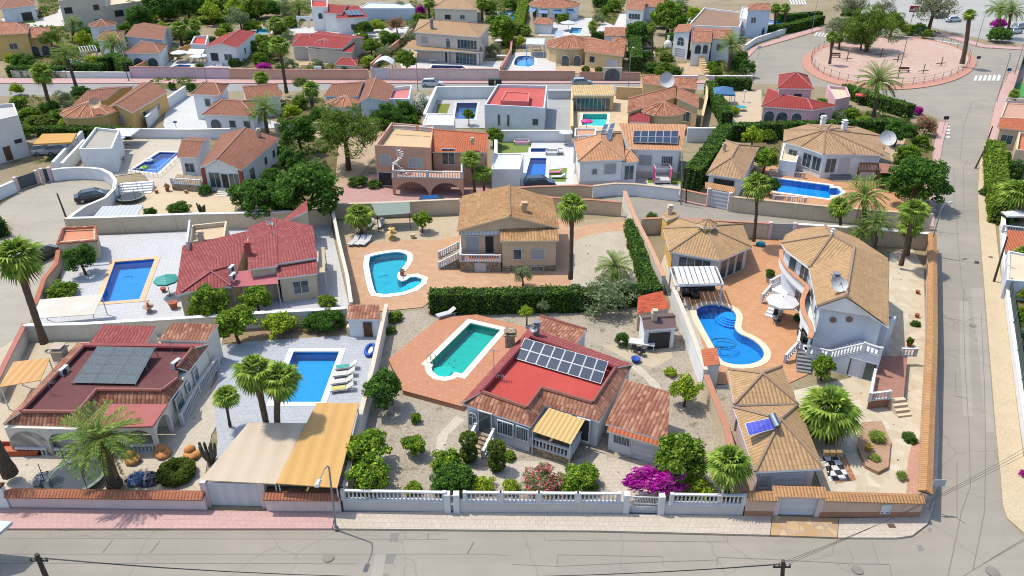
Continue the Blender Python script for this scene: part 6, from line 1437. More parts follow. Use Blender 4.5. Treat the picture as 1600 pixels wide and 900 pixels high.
chimney(h, P(1285, 195, 4.6), .6, 1.0, M_WHITE); chimney(h, P(1318, 202, 4.6), .6, 1.0, M_WHITE); dish(h, P(1383, 230, 3.6), 1.1, -8, 40)
steps(h, P(1297, 272, .6), P(1328, 272, .6), .6, 4, .35, M_GREY); block(h, [(1218, 252), (1244, 256), (1252, 230), (1224, 224)], 2.0, ('flat', .2), M_WHITE, (W_BEIGE,), 0)
awning(h, [P(1373, 254, 2.6), P(1417, 260, 2.6), P(1420, 272, 2.3), P(1375, 270, 2.3)], ground(S(170, 120, 105), S(180, 130, 112), .5, 8, .1), posts=(0, 1, 2, 3), name='side_roof', pm=M_WOOD)
pergola('dark slatted frame pergola beside the hexagonal villa', [P(1343, 256, 2.3), P(1373, 257, 2.3), P(1376, 268, 2.3), P(1342, 268, 2.3)], M_WOOD, 7)
balustrade([P(x, y, .03) for x, y in ((1203, 273), (1230, 275), (1256, 279))], .8, None, 'white balustrade along the upper side of the long pool', indiv=False)
balustrade([P(x, y, .03) for x, y in ((1208, 314), (1232, 316), (1258, 318))], .8, None, 'white balustrade along the street side of the long pool', indiv=False)
h = H('low tan roofed annex with dark front window beside the tall hedge', (1145, 300)); block(h, [(1103, 272), (1161, 280), (1187, 229), (1134, 219)], 2.9, ('hip', 'y', 1.1, .3), M_WHITE, T_TAN3, .35, wins=[('F', .5, .7, 2.6, 1.7, 'dark')]); chimney(h, P(1131, 235, 3.5), .4, .7)
# brown roof house with glazed porch
h = H('white house with brown tile roof, red pillared glass porch and small stair', (355, 290))
block(h, [(276, 245), (308, 246), (330, 216), (295, 214)], 3.2, ('gable', 'x', .9, .5), M_WHITE, T_BRN2, .3, wins=[('F', .5, 1.0, 1.2, 1.2, 'win')])
f = block(h, [(312, 262), (377, 266), (437, 216), (345, 210)], 3.3, ('gable', 'y', 1.3, .45), M_WHITE, T_BRN2, .3, wins=[('F', .28, .6, 1.5, 2.0, 'french'), ('F', .55, .3, .9, 2.2, 'dark'), ('F', .8, .6, 1.3, 2.0, 'french'), ('R', .25, .6, 1.3, 1.7, 'win'), ('R', .62, 1.2, .8, 1.0, 'win'), ('R', .85, 1.2, .8, 1.0, 'win')])
for i in (0, 1): m = MB(); m.obox((f[i].x, f[i].y, 1.6), (.45, .45, 3.2)); m.build('pillar', plain(S(180, 80, 70)), h)
mb = MB(); mb.prism([(p.x, p.y) for p in pq([(268, 288), (314, 291), (318, 276), (276, 272)], .9)], 0, .9); mb.build('terrace', STONE, h); balustrade([P(269, 287, .9), P(314, 290, .9)], .8, h, indiv=False)
steps(h, lerp(f[0], f[1], .38), lerp(f[0], f[1], .68), .6, 5, .35, W_CREAM); chimney(h, P(405, 213, 4.0), .5, .8)
mb = MB(); mb.prism([(p.x, p.y) for p in pq([(182, 292), (236, 286), (252, 270), (206, 268)], .3)], 0, .3)
# left edge buildings
h = H('grey white flat roofed building at the left edge by the cul de sac', (20, 280)); block(h, [(-60, 206), (30, 185), (23, 166), (-50, 172)], 5.6, ('flat', .5), stucco(S(222, 218, 214)), (ground(S(225, 222, 215), S(215, 210, 204), .4, 8, .1),), 0, wins=[('F', .62, .1, 1.0, 2.1, 'wood'), ('F', .86, 2.2, 1.1, .6, 'dark'), ('R', .5, 3.4, 1.0, 1.0, 'win')])
t = H('flat orange topped carport holding two parked cars', (85, 235), 'carport', 'carport'); awning(t, [P(66, 209, 2.6), P(120, 208, 2.6), P(112, 222, 2.6), P(52, 225, 2.6)], ground(S(230, 185, 115), S(222, 172, 100), .4, 8, .1), th=.25, posts=(0, 1, 2, 3), name='roof', pm=M_GREY)
h = H('low modern white building with slanting grey flat roof', (160, 250)); block(h, [(124, 237), (176, 236), (188, 207), (150, 203)], 3.2, ('flat', .4), M_WHITE, (ground(S(200, 196, 180), S(190, 186, 172), .4, 8, .15),), 0)
t = H('long white parapet walled ramp beside the cul de sac wall', (110, 250), 'wall', 'ramp_wall'); mb = MB()
for a, b in (((88, 272), (132, 222)), ((102, 274), (136, 236))): mb.bar(P(*a), P(*b), .4, 1.8)
mb.build('masonry', M_WHITE, t)
parasol(172, 240, 2.1, 2.6, 'large white square parasol shading the cane chairs', plain(S(238, 238, 238)), sq=True); parasol(198, 226, 2.1, 2.6, 'white square parasol farther from the cul de sac wall', plain(S(240, 240, 240)), sq=True)
t = H('grey white rounded canopy behind the tan pillared wall', (185, 335), 'canopy', 'canopy'); awning(t, [P(160, 322, 2.2), P(224, 320, 2.2), P(214, 338, 2.0), P(145, 340, 2.0)], stripes(S(215, 218, 220), S(200, 203, 206), .5, 0), posts=(0, 1, 2, 3), name='roof')
# middle left houses
h = H('tan house with long brown gable roof and half round front', (190, 195)); block(h, [(168, 167), (206, 176), (262, 143), (221, 129)], 3.2, ('gable', 'y', .8, .4), W_Y2, T_BRN2, .25, wins=[('F', .45, 1.0, 1.4, 1.2, 'shut'), ('R', .3, 1.1, 1.0, 1.1, 'win'), ('R', .7, 1.1, 1.0, 1.1, 'win')]); block(h, [(113, 164), (166, 155), (210, 134), (160, 136)], 3.0, ('gable', 'x', .8, .5), W_Y2, T_BRN2, .25)
fan_roof(h, P(142, 171, 3.0), 2.9, 4.6, 1.4, 180, 360, 6, T_ORB, W_Y2); window(h, P(128, 197), P(156, 197), .6, 1.0, 1.6, 1.2, 'shut'); dish(h, P(152, 172, 3.6), .9, 15, 35, plain(S(225, 190, 150)))
h = H('white house with brown hipped roofs beside the white walled terrace', (350, 190)); block(h, [(298, 147), (345, 149), (357, 132), (320, 128)], 4.4, ('hip', 'x', 1.0, .3), M_WHITE, T_BRN2, .3, wins=[('F', .5, 2.4, .9, 1.2, 'win')]); block(h, [(316, 179), (398, 182), (402, 158), (340, 153)], 3.0, ('hip', 'x', 1.1, .3), M_WHITE, T_BRN2, .3, wins=[('F', .2, .3, 1.8, 2.0, 'arch'), ('F', .55, 1.0, 1.0, 1.1, 'win'), ('F', .85, 1.0, 1.0, 1.1, 'win')]); block(h, [(385, 156), (440, 150), (430, 130), (376, 134)], 3.4, ('gable', 'x', .9, .5), M_WHITE, T_BRN2, .3)
h = H('blue white house with stepped brown gables behind the big pine', (570, 180)); block(h, [(560, 160), (607, 158), (617, 135), (573, 124)], 3.6, ('gable', 'y', .8, .35), stucco(S(222, 232, 238)), T_BRN2, .3, wins=[('F', .5, .9, 1.4, 1.3, 'shut')]); block(h, [(505, 150), (560, 150), (573, 126), (530, 130)], 3.4, ('gable', 'x', .8, .55), stucco(S(222, 232, 238)), T_BRN2, .3, wins=[('F', .2, .3, 1.2, 2.0, 'arch')])
fan_roof(h, P(540, 158, 3.2), 3.1, 3.4, 1.0, 180, 360, 6, T_ORB, stucco(S(222, 232, 238))); block(h, [(607, 160), (640, 160), (644, 138), (612, 142)], 3.0, ('flat', .6), M_WHITE, (plain(S(225, 130, 125)),), 0)
h = H('modern white cube house with red flat roofs and narrow windows', (805, 200)); block(h, [(757, 168), (851, 173), (855, 138), (777, 136)], 3.6, ('flat', .5), stucco(S(225, 230, 234)), (ground(S(222, 120, 112), S(208, 105, 98), .3, 8, .1),), 0, wins=[('F', .24, .8, .35, 1.8, 'win'), ('F', .4, .8, .35, 1.8, 'win'), ('F', .85, 1.2, .9, 1.0, 'win'), ('R', .5, 1, 1.1, 1.3, 'win')]); block(h, [(782, 158), (826, 160), (828, 146), (790, 144)], 4.4, ('flat', .15), stucco(S(225, 130, 122)), (ground(S(225, 120, 112), S(212, 108, 100), .3, 8, .1),), 0)
h = H('low white building with flat white roof beside the mosaic pool', (795, 290)); block(h, [(768, 266), (812, 266), (818, 241), (770, 241)], 2.8, ('flat', .15), M_WHITE, (plain(S(238, 238, 238)),), 0)
h = H('small white flat roofed outbuilding below the walled dark blue pool', (688, 200)); block(h, [(660, 196), (709, 197), (711, 179), (667, 178)], 2.6, ('flat', .12), M_WHITE, (plain(S(232, 234, 236)),), 0)
h = H('open yellow pool house with pale tile roof and dark glass front', (925, 170)); block(h, [(895, 149), (960, 149), (959, 136), (893, 136)], 2.8, ('shed', 'B', .4), W_Y2, (tiles(S(235, 205, 150), S(225, 190, 130), pitch=.4, course=.6), M_WHITE), .1, wins=[('F', .45, .1, 6.5, 2.2, 'french')])
h = H('tan house with stepped brown roofs, half round front and large satellite dish', (1045, 195)); block(h, [(980, 176), (1056, 152), (1056, 134), (982, 152)], 3.4, ('gable', 'x', .7, .6), W_TAN2, T_ORB, .2); block(h, [(1056, 160), (1092, 168), (1092, 150), (1058, 142)], 3.4, ('shed', 'L', .8), W_TAN2, T_ORB, .2, wins=[('F', .5, .6, 1.4, 1.6, 'win')]); block(h, [(1003, 130), (1089, 140), (1088, 122), (1000, 117)], 3.4, ('gable', 'x', .8, .5), W_TAN2, T_ORB, .2, wins=[('F', .8, 1.0, 1.2, 1.2, 'win')])
fan_roof(h, P(1036, 170, 3.2), 3.1, 3.8, 1.3, 180, 360, 6, T_ORB, W_TAN2); window(h, P(1020, 196), P(1050, 196), .3, .9, 1.0, 1.3, 'win'); window(h, P(1020, 196), P(1050, 196), .8, .9, 1.0, 1.3, 'win'); dish(h, P(1040, 138, 3.7), 1.35, 5, 30); block(h, [(984, 190), (1015, 192), (1016, 180), (984, 178)], 2.6, ('shed', 'B', .3), W_TAN2, T_RED2, .1)
h = H('pink house with red conical upper roof and arched veranda', (1240, 180)); block(h, [(1215, 138), (1272, 139), (1262, 118), (1217, 117)], 5.0, ('pyr', 1.6), stucco(S(235, 190, 195)), T_RED2, .3, wins=[('F', .6, 3.0, 1.3, 1.1, 'dark')]); f = block(h, [(1190, 166), (1270, 172), (1312, 168), (1290, 136), (1200, 138)][:2]+[(1308, 165), (1200, 138)], 3.0, ('hip', 'x', .9, .3), stucco(S(235, 190, 195)), T_RED2, .3, wins=[('F', .15, .2, 1.7, 2.1, 'arch'), ('F', .42, .2, 1.9, 2.1, 'arch'), ('F', .72, .2, 1.7, 2.1, 'arch'), ('R', .5, 1, 1.2, 1.1, 'win')]); block(h, [(1305, 160), (1328, 155), (1322, 140), (1292, 138)], 2.6, ('flat', .5), stucco(S(235, 190, 195)), (W_BEIGE,), 0)
h = H('blue fabric gazebo beside the hedge and turquoise table', (1132, 155), 'gazebo', 'gazebo'); qb = pq([(1116, 147), (1149, 148), (1145, 137), (1114, 137)], 2.5); roof_poly(h, [[qb[k], qb[(k+1) % 4], sum(qb, Vector((0, 0, 0)))/4+Vector((0, 0, .9))] for k in range(4)], (plain(S(60, 120, 165)), plain(S(60, 120, 165))), name='canopy', thick=.25)
for p in qb: m = MB(); m.tube([V2(p, 0), p], .07, 6); m.build('post', M_FRAME, h)
# row beyond the second street
h = H('yellow house with orange brown hipped roofs at the far left', (45, 80)); block(h, [(-20, 55), (44, 52), (46, 38), (-10, 32)], 5.4, ('hip', 'x', 1.2, .3), W_Y2, T_ORB, .3, wins=[('F', .55, 2.2, 1.5, 1.2, 'win')]); block(h, [(34, 60), (80, 57), (78, 42), (46, 42)], 4.2, ('hip', 'x', 1.0, .4), W_Y2, T_ORB, .3, wins=[('F', .3, .2, 1.7, 2.2, 'arch'), ('F', .7, .2, 1.7, 2.2, 'arch')])
h = H('white house with wide brown hipped roofs behind the curved hedge', (215, 95)); block(h, [(195, 83), (250, 83), (262, 70), (222, 63)], 3.2, ('hip', 'x', 1.0, .3), M_WHITE, T_BRN2, .3, wins=[('F', .3, .2, 2.2, 2.0, 'arch'), ('F', .75, .2, 2.2, 2.0, 'arch')]); block(h, [(195, 56), (255, 62), (268, 42), (225, 35)], 3.6, ('gable', 'x', .9, .5), stucco(S(215, 220, 228)), T_BRN2, .3); block(h, [(150, 62), (190, 66), (195, 48), (160, 44)], 3.4, ('hip', 'x', .8, .3), M_WHITE, T_BRN2, .3); fan_roof(h, P(160, 38, 5.0), 5.0, 3.2, 1.1, 0, 360, 8, T_BRN2, M_WHITE)
h = H('white villa with red roof, awnings and twin stairs above the terrace', (355, 95)); block(h, [(318, 74), (370, 75), (400, 50), (345, 56)], 3.8, ('gable', 'y', .9, .55), M_WHITE, T_RED2, .3, wins=[('F', .25, 1.0, 1.6, 1.6, 'dark'), ('F', .7, 1.2, 1.6, 1.2, 'win'), ('R', .4, 1.2, 1.0, 1.2, 'win')]); block(h, [(298, 72), (322, 73), (326, 58), (304, 60)], 2.6, ('flat', .5), M_WHITE, (M_ROOFRED,), 0); awning(h, [P(296, 76, 2.6), P(320, 77, 2.6), P(316, 84, 2.1), P(290, 84, 2.1)], plain(S(238, 236, 232)), posts=(2, 3)); steps(h, P(325, 90, 1.2), P(336, 91, 1.2), 1.2, 5, .4, M_WHITE); steps(h, P(340, 92, 1.2), P(350, 92, 1.2), 1.2, 5, .4, M_WHITE)
h = H('stone house under sweeping red tile roofs with pink parasol', (505, 95)); block(h, [(480, 72), (535, 76), (570, 58), (498, 48)], 3.4, ('gable', 'x', 1.0, .5), W_STONE, T_RED2, .3); block(h, [(456, 72), (492, 72), (498, 52), (462, 52)], 3.0, ('hip', 'x', .8, .3), W_STONE, T_RED2, .3); fan_roof(h, P(507, 70, 3.0), 3.0, 4.2, 1.3, 170, 370, 7, T_RED2, W_STONE); block(h, [(525, 80), (550, 82), (556, 70), (532, 68)], 2.8, ('shed', 'B', .5), W_STONE, T_RED2, .2)
h = H('low red tiled outbuilding behind the salmon street wall', (545, 103)); block(h, [(523, 101), (558, 103), (560, 91), (530, 91)], 2.2, ('hip', 'x', .7, .3), W_STONE, T_RED2, .2)
h = H('two storey tan house with glazed balcony and wide veranda roof', (715, 95)); block(h, [(646, 50), (750, 58), (766, 38), (655, 30)], 6.0, ('hip', 'x', 1.4, .25), stucco(S(226, 212, 198)), T_TAN3, .4, wins=[('F', .14, 3.8, 1.4, 1.3, 'shut'), ('F', .52, 3.2, 1.0, 2.0, 'archwin'), ('F', .82, 3.3, 4.4, 1.8, 'win'), ('F', .8, .1, 4.8, 2.2, 'french'), ('F', .5, .1, 1.0, 2.1, 'dark'), ('R', .4, 3.5, 1.2, 1.3, 'win')])
roof_poly(h, [[P(628, 76, 2.9), P(755, 82, 2.9), P(752, 72, 3.4), P(645, 62, 3.4)]], T_TAN3, name='veranda_roof'); chimney(h, P(675, 44, 6.6), .6, 1.6, M_GREY)
for x in (640, 700, 752): m = MB(); p = P(x, 76+(x-628)*.045, 2.7); m.obox((p.x, p.y+.2, 1.35), (.4, .4, 2.7)); m.build('pillar', W_STONE, h)
h = H('tan house with many sided brown roof, arches and solar water panel', (905, 100)); block(h, [(912, 80), (975, 88), (978, 70), (915, 56)], 3.3, ('gable', 'x', .9, .6), W_TAN2, T_ORB, .3, wins=[('F', .2, 1.2, 1.2, 1.2, 'dark'), ('F', .75, .1, 2.4, 2.1, 'garage')]); fan_roof(h, P(893, 68, 3.3), 3.3, 5.8, 1.8, 150, 390, 9, T_ORB, W_TAN2)
for x0, x1 in ((876, 890), (893, 910)): window(h, P(x0, 103), P(x1, 104), .5, .1, 1.8, 2.2, 'arch')
panels(h, [P(868, 50, 4.4), P(880, 48, 4.4), P(878, 62, 3.6), P(866, 62, 3.6)], 1, 1, 0, .15, None, solar(S(150, 165, 175)))
h = H('small tan gatehouse with brown pyramid roof beside the clipped hedge', (968, 82)); block(h, [(955, 69), (981, 70), (980, 60), (957, 59)], 2.8, ('pyr', .8), W_TAN2, T_ORB, .2)
h = H('white arched villa with orange roofs and long front stair', (1100, 105)); block(h, [(1052, 50), (1078, 54), (1083, 42), (1060, 38)], 5.4, ('shed', 'R', .8), M_WHITE, T_ORB, .2, wins=[('F', .5, 2.8, 1.8, 1.8, 'archwin'), ('F', .5, .1, 2.2, 2.0, 'garage')]); block(h, [(1080, 66), (1112, 66), (1112, 44), (1083, 42)], 5.0, ('gable', 'x', .7, .5), M_WHITE, T_ORB, .2, wins=[('F', .35, 2.6, 1.4, 1.9, 'arch'), ('F', .75, 2.6, 1.2, 1.9, 'arch')]); block(h, [(1112, 60), (1145, 62), (1143, 44), (1112, 44)], 4.8, ('gable', 'x', .7, .5), M_WHITE, T_ORB, .2, wins=[('F', .4, 2.4, 1.0, 1.2, 'win')]); steps(h, P(1091, 86, 2.2), P(1099, 86, 2.2), 2.2, 8, .9, W_TAN2)
# last row
h = H('white villa with red roofs and blue solar rows at the top', (510, 45)); block(h, [(505, 20), (535, 22), (548, 8), (510, 6)], 4.6, ('gable', 'x', .8, .5), M_WHITE, T_RED2, .3); block(h, [(525, 29), (576, 27), (560, 14), (528, 15)], 4.0, ('shed', 'B', .9), M_WHITE, T_RED2, .3, wins=[('F', .5, 1.2, 1.0, 1.2, 'win')]); panels(h, [P(537, 17, 4.9), P(562, 16, 4.9), P(569, 24, 4.3), P(543, 25, 4.3)], 4, 1, .1, .2); block(h, [(487, 14), (512, 14), (512, 2), (486, 2)], 5.4, ('flat', .5), M_WHITE, (M_ROOFRED,), 0, wins=[('F', .5, 3, 1.2, 1.5, 'arch')]); arch_wall(h, P(465, 44), P(500, 44), 0, 3.0, [(.26, 2.2, 2.4), (.74, 2.2, 2.4)], M_WHITE)
h = H('long blue white garden building with pale flat roof at the top', (610, 30)); block(h, [(560, 14), (648, 14), (640, 6), (575, 5)], 3.0, ('flat', .2), stucco(S(215, 228, 238)), (plain(S(225, 230, 235)),), 0)
h = H('cream house with tan hipped roof flanked by palms at the top', (715, 28)); block(h, [(677, 13), (748, 15), (742, -2), (680, -4)], 3.6, ('hip', 'x', 1.3, .3), stucco(S(230, 222, 205)), T_TAN3, .4, wins=[('F', .3, .8, 1.6, 1.2, 'dark'), ('F', .65, 1.0, 1.2, 1.0, 'win')])
h = H('round white house with brown roof and blue awnings', (867, 35)); fan_roof(h, P(866, 6, 3.6), 3.6, 7.2, 1.6, 0, 360, 14, T_ORB, M_WHITE, rr=.08)
for a in (215, 245, 275, 305): 
    c = XY(P(866, 6, 3.6)); d = Vector((math.cos(R(a)), math.sin(R(a)), 0)); e = Vector((-d.y, d.x, 0)); q0 = c+d*6.75; awning(h, [V2(q0-e*1.1, 3.1), V2(q0+e*1.1, 3.1), V2(q0+e*1.3+d*1.3, 2.3), V2(q0-e*1.3+d*1.3, 2.3)], plain(S(95, 140, 185))); window(h, q0-e*1.0, q0+e*1.0, .5, .8, 1.4, 1.5, 'win')
h = H('small orange tiled pavilion below the round white house', (848, 42)); block(h, [(834, 37), (863, 38), (866, 28), (838, 27)], 2.5, ('hip', 'x', .7, .3), M_WHITE, T_ORB, .2)
h = H('white house with orange brown roof behind the leafy tree', (990, 30)); block(h, [(978, 14), (1006, 16), (1010, 3), (980, 2)], 4.4, ('shed', 'B', .8), M_WHITE, T_ORB, .2, wins=[('F', .5, 2, 3, 1.3, 'win')]); block(h, [(1005, 10), (1040, 12), (1045, 0), (1010, -4)], 3.6, ('gable', 'x', .8, .5), M_WHITE, T_ORB, .2)
h = H('row of low orange roofs and white wall beyond the hedge', (985, 55)); block(h, [(944, 56), (985, 56), (985, 45), (945, 45)], 2.4, ('shed', 'B', .4), M_WHITE, T_ORB, .1)
h = H('white flat roofed modern house with brown roof panel at top right', (1120, 45)); block(h, [(1075, 42), (1155, 45), (1165, 22), (1100, 14)], 3.4, ('flat', .4), M_WHITE, (ground(S(160, 130, 110), S(172, 142, 120), .4, 8, .1),), 0, wins=[('F', .7, 1, 1.6, 1.2, 'win')]); block(h, [(1155, 30), (1168, 32), (1176, 14), (1160, 12)], 4.0, ('flat', .3), M_WHITE, (plain(S(235, 235, 235)),), 0)
h = H('tall blue white block with orange roof at top right', (1190, 45)); block(h, [(1168, 16), (1205, 15), (1203, 6), (1170, 6)], 6.6, ('hip', 'x', .7, .3), stucco(S(205, 222, 238)), T_ORB, .15, wins=[('F', .3, 3.6, 1.2, 1.2, 'win')])
h = H('beige apartment block with balconies at the top left', (170, 28)); block(h, [(92, 4), (165, -2), (165, -25), (95, -25)], 7.0, ('flat', .5), stucco(S(228, 215, 195)), (W_BEIGE,), 0, wins=[('F', .15, 4.2, 1.8, 1.5, 'dark'), ('F', .75, 4.4, 1.4, 1.4, 'wood'), ('F', .3, 1.0, 1.6, 1.2, 'dark'), ('F', .7, .4, 1.8, 2.0, 'arch')]); block(h, [(165, 12), (225, 4), (220, -22), (165, -20)], 5.0, ('flat', .5), stucco(S(222, 205, 182)), (W_BEIGE,), 0, wins=[('F', .3, 2.4, 2.4, 1.6, 'dark'), ('F', .8, 2.4, 2.0, 1.6, 'dark')])
h = H('blue grey house with dark porch in the top left corner', (25, 25)); block(h, [(0, 14), (55, 8), (50, -8), (0, -6)], 4.0, ('hip', 'x', 1, .3), stucco(S(215, 228, 235)), T_BRN2, .3, wins=[('F', .7, .2, 2.6, 2.2, 'dark')])
# right edge houses
h = H('orange tile roofed tan house at the right edge above the hedge', (1590, 230)); block(h, [(1561, 200), (1640, 208), (1640, 190), (1560, 190)], 3.2, ('shed', 'B', .5), W_TAN, T_ORANGE, .2, wins=[('F', .2, .9, 1.5, 1.3, 'win')]); block(h, [(1585, 240), (1660, 250), (1660, 218), (1590, 212)], 3.4, ('flat', .6), W_TAN, (paving(S(225, 140, 105), S(215, 130, 95), S(190, 120, 90), .5),), 0)
h = H('tan terrace wall house with white balustrade on the far right', (1590, 160)); block(h, [(1562, 186), (1640, 190), (1640, 160), (1572, 160)], 1.6, ('flat', .3), W_TAN, (paving(S(225, 175, 150), S(215, 165, 140), S(190, 145, 125), .5),), 0); balustrade([P(1572, 160, 1.8), P(1640, 164, 1.8)], .8, h, indiv=False)
h = H('green surfaced sports court edge in dark fence at far right', (1600, 140), 'sports court', 'sports_court'); mb = MB(); mb.prism([(p.x, p.y) for p in pq([(1583, 150), (1640, 156), (1640, 132), (1590, 130)], .1)], 0, .1); mb.build('court_surface', ground(S(90, 165, 90), S(100, 175, 98), .4, 8, .1), h); mb = MB()
for a, b in zip([(1580, 152), (1596, 100)], [(1596, 100), (1640, 104)]): mb.bar(P(*a), P(*b), .08, 2.2)
mb.build('fence_screen', plain(S(60, 90, 85)), h)
h = H('white house with orange tile strip and white balustrade at the right edge', (1590, 400)); block(h, [(1570, 392), (1650, 400), (1650, 372), (1572, 364)], 1.6, ('shed', 'B', .4), M_WHITE, T_ORANGE, .1); block(h, [(1572, 440), (1660, 448), (1660, 410), (1574, 394)], 2.0, ('flat', .2), stucco(S(222, 226, 230)), (W_BEIGE,), 0); balustrade([P(1566, 362, 1.3), P(1620, 368, 1.3)], .8, h, indiv=False)
# street walls far
SALM = stucco(S(222, 178, 152)); LIL = stucco(S(226, 200, 205)); BRW = stucco(S(205, 165, 138)); CAPR = plain(S(205, 140, 125))
bwall('lilac pink wall with red coping along the second street', [(206, 122), (300, 123), (361, 124)], 2.2, .25, LIL, CAPR); bwall('salmon brick wall with diamond beside the lilac wall', [(362, 124), (425, 124.5)], 2.0, .25, SALM, CAPR, pillars=9); bwall('salmon wall with arched blue door along the second street', [(426, 124.5), (575, 125.5)], 2.0, .25, SALM, CAPR, pillars=12)
gate('white garage door with red tile cap on the second street', (582, 125.5), (608, 125.6), 2.4, stripes(S(238, 236, 236), S(228, 226, 226), .5, 1)); bwall('pale pink wall with grey pillars before the two storey house', [(612, 125.6), (700, 126), (778, 126.3)], 2.3, .25, stucco(S(230, 208, 198)), CAPR, pillars=8); bwall('brown tan wall left of the arched gate', [(780, 126.3), (898, 126.6)], 1.9, .25, BRW, CAPR); bwall('brown tan wall right of the arched gate', [(970, 126.8), (1000, 127)], 1.7, .25, BRW, CAPR); bwall('brown wall piece between door pier and arched gate', [(905, 126.6), (942, 126.7)], 1.7, .25, BRW, CAPR)
t = thing('gate', 'arched grey double gate with stone surround on the brown wall', 'gate', P(956, 126.8)); window(t, P(942, 126.9), P(970, 127), .5, 0, 3.2, 2.6, 'arch', W_STONE); arch_wall(t, P(941, 126.9), P(971, 127), 0, 2.7, [(.5, 3.2, 2.3)], W_STONE)
t = thing('gate', 'narrow arched door with blue leaf in the salmon wall', 'gate', P(498, 125)); arch_wall(t, P(493, 125), P(504, 125), 0, 2.7, [(.5, 1.0, 2.1)], M_WHITE); window(t, P(493, 124.8), P(504, 124.8), .5, 0, .9, 2.0, 'dark')
bwall('low lilac wall before the white arched villa', [(1012, 126), (1090, 126)], .9, .25, LIL, M_WHITE); bwall('low lilac wall right of the front stair', [(1102, 126), (1175, 126)], .9, .25, LIL, M_WHITE)
bwall('white wall and pink curb around the roundabout corner garden', [(1163, 80), (1180, 68), (1235, 50), (1283, 36)], 1.3, .25, M_WHITE, M_WHITE); bwall('white wall under the clipped street hedge by the tower block', [(1184, 56), (1235, 46), (1282, 33)], .8, .25, M_WHITE, M_WHITE) if False else None
bwall('tan wall piece beside the curved hedge at left', [(20, 121), (105, 122)], 1.3, .25, W_STONE, M_WHITE); bwall('white arched wall piece under the curved hedge', [(106, 122), (205, 122.5)], 1.2, .25, M_WHITE, None)
bwall('brick edged wall climbing beside the white parasol terrace', [(212, 116), (245, 100), (300, 80)], 1.5, .25, W_Y2, plain(S(190, 120, 90))); bwall('salmon wall with brick top left of the two storey house', [(580, 112), (610, 85), (645, 55)], 1.6, .25, SALM, CAPR); bwall('brick topped wall right of the two storey house', [(782, 118), (798, 90), (800, 70)], 1.6, .25, SALM, CAPR)
bwall('long white wall below the walled terrace houses', [(203, 216), (300, 217), (360, 216)], 1.5, .25, M_WHITE, M_WHITE, pillars=8); bwall('white wall behind the round dense trees', [(430, 205), (500, 204), (590, 205)], 1.2, .25, M_WHITE, M_WHITE)
bwall('tall white wall dividing the white terrace from the tan house', [(232, 200), (250, 180), (292, 150)], 1.8, .25, M_WHITE, M_WHITE); bwall('white court wall behind the dark blue pool', [(683, 155), (700, 155), (775, 154)], 2.2, .25, M_WHITE, M_WHITE, pillars=6); bwall('white court wall left of the dark blue pool', [(664, 200), (672, 180), (682, 156)], 2.2, .25, M_WHITE, M_WHITE)
bwall('white wall between cube house and the mosaic pool terrace', [(775, 222), (830, 222), (893, 222)], 1.8, .25, M_WHITE, M_WHITE); bwall('tan wall left of the yellow pool house court', [(893, 215), (893, 180), (894, 152)], 1.8, .25, W_TAN2, W_TAN2); bwall('yellow tan wall behind the pale turquoise pool', [(962, 155), (1002, 156)], 2.2, .25, W_TAN2, W_TAN2); bwall('grey blue wall along the street beside the cube house', [(856, 155), (892, 155)], 1.6, .25, stucco(S(205, 215, 220)), M_WHITE)
bwall('tan wall edge beside the tall hedge and gazebo', [(1095, 200), (1102, 170), (1103, 140)], 2.0, .25, W_TAN2, W_TAN2); bwall('white wall behind the solar house', [(1072, 222), (1130, 222)], 2.2, .25, M_WHITE, M_WHITE); bwall('white wall right of the solar house lawn', [(775, 224), (775, 262)], 1.6, .25, M_WHITE, M_WHITE)
bwall('white wall before the white parasol terrace steps', [(262, 114), (360, 116)], .9, .2, M_WHITE, M_WHITE) if False else None
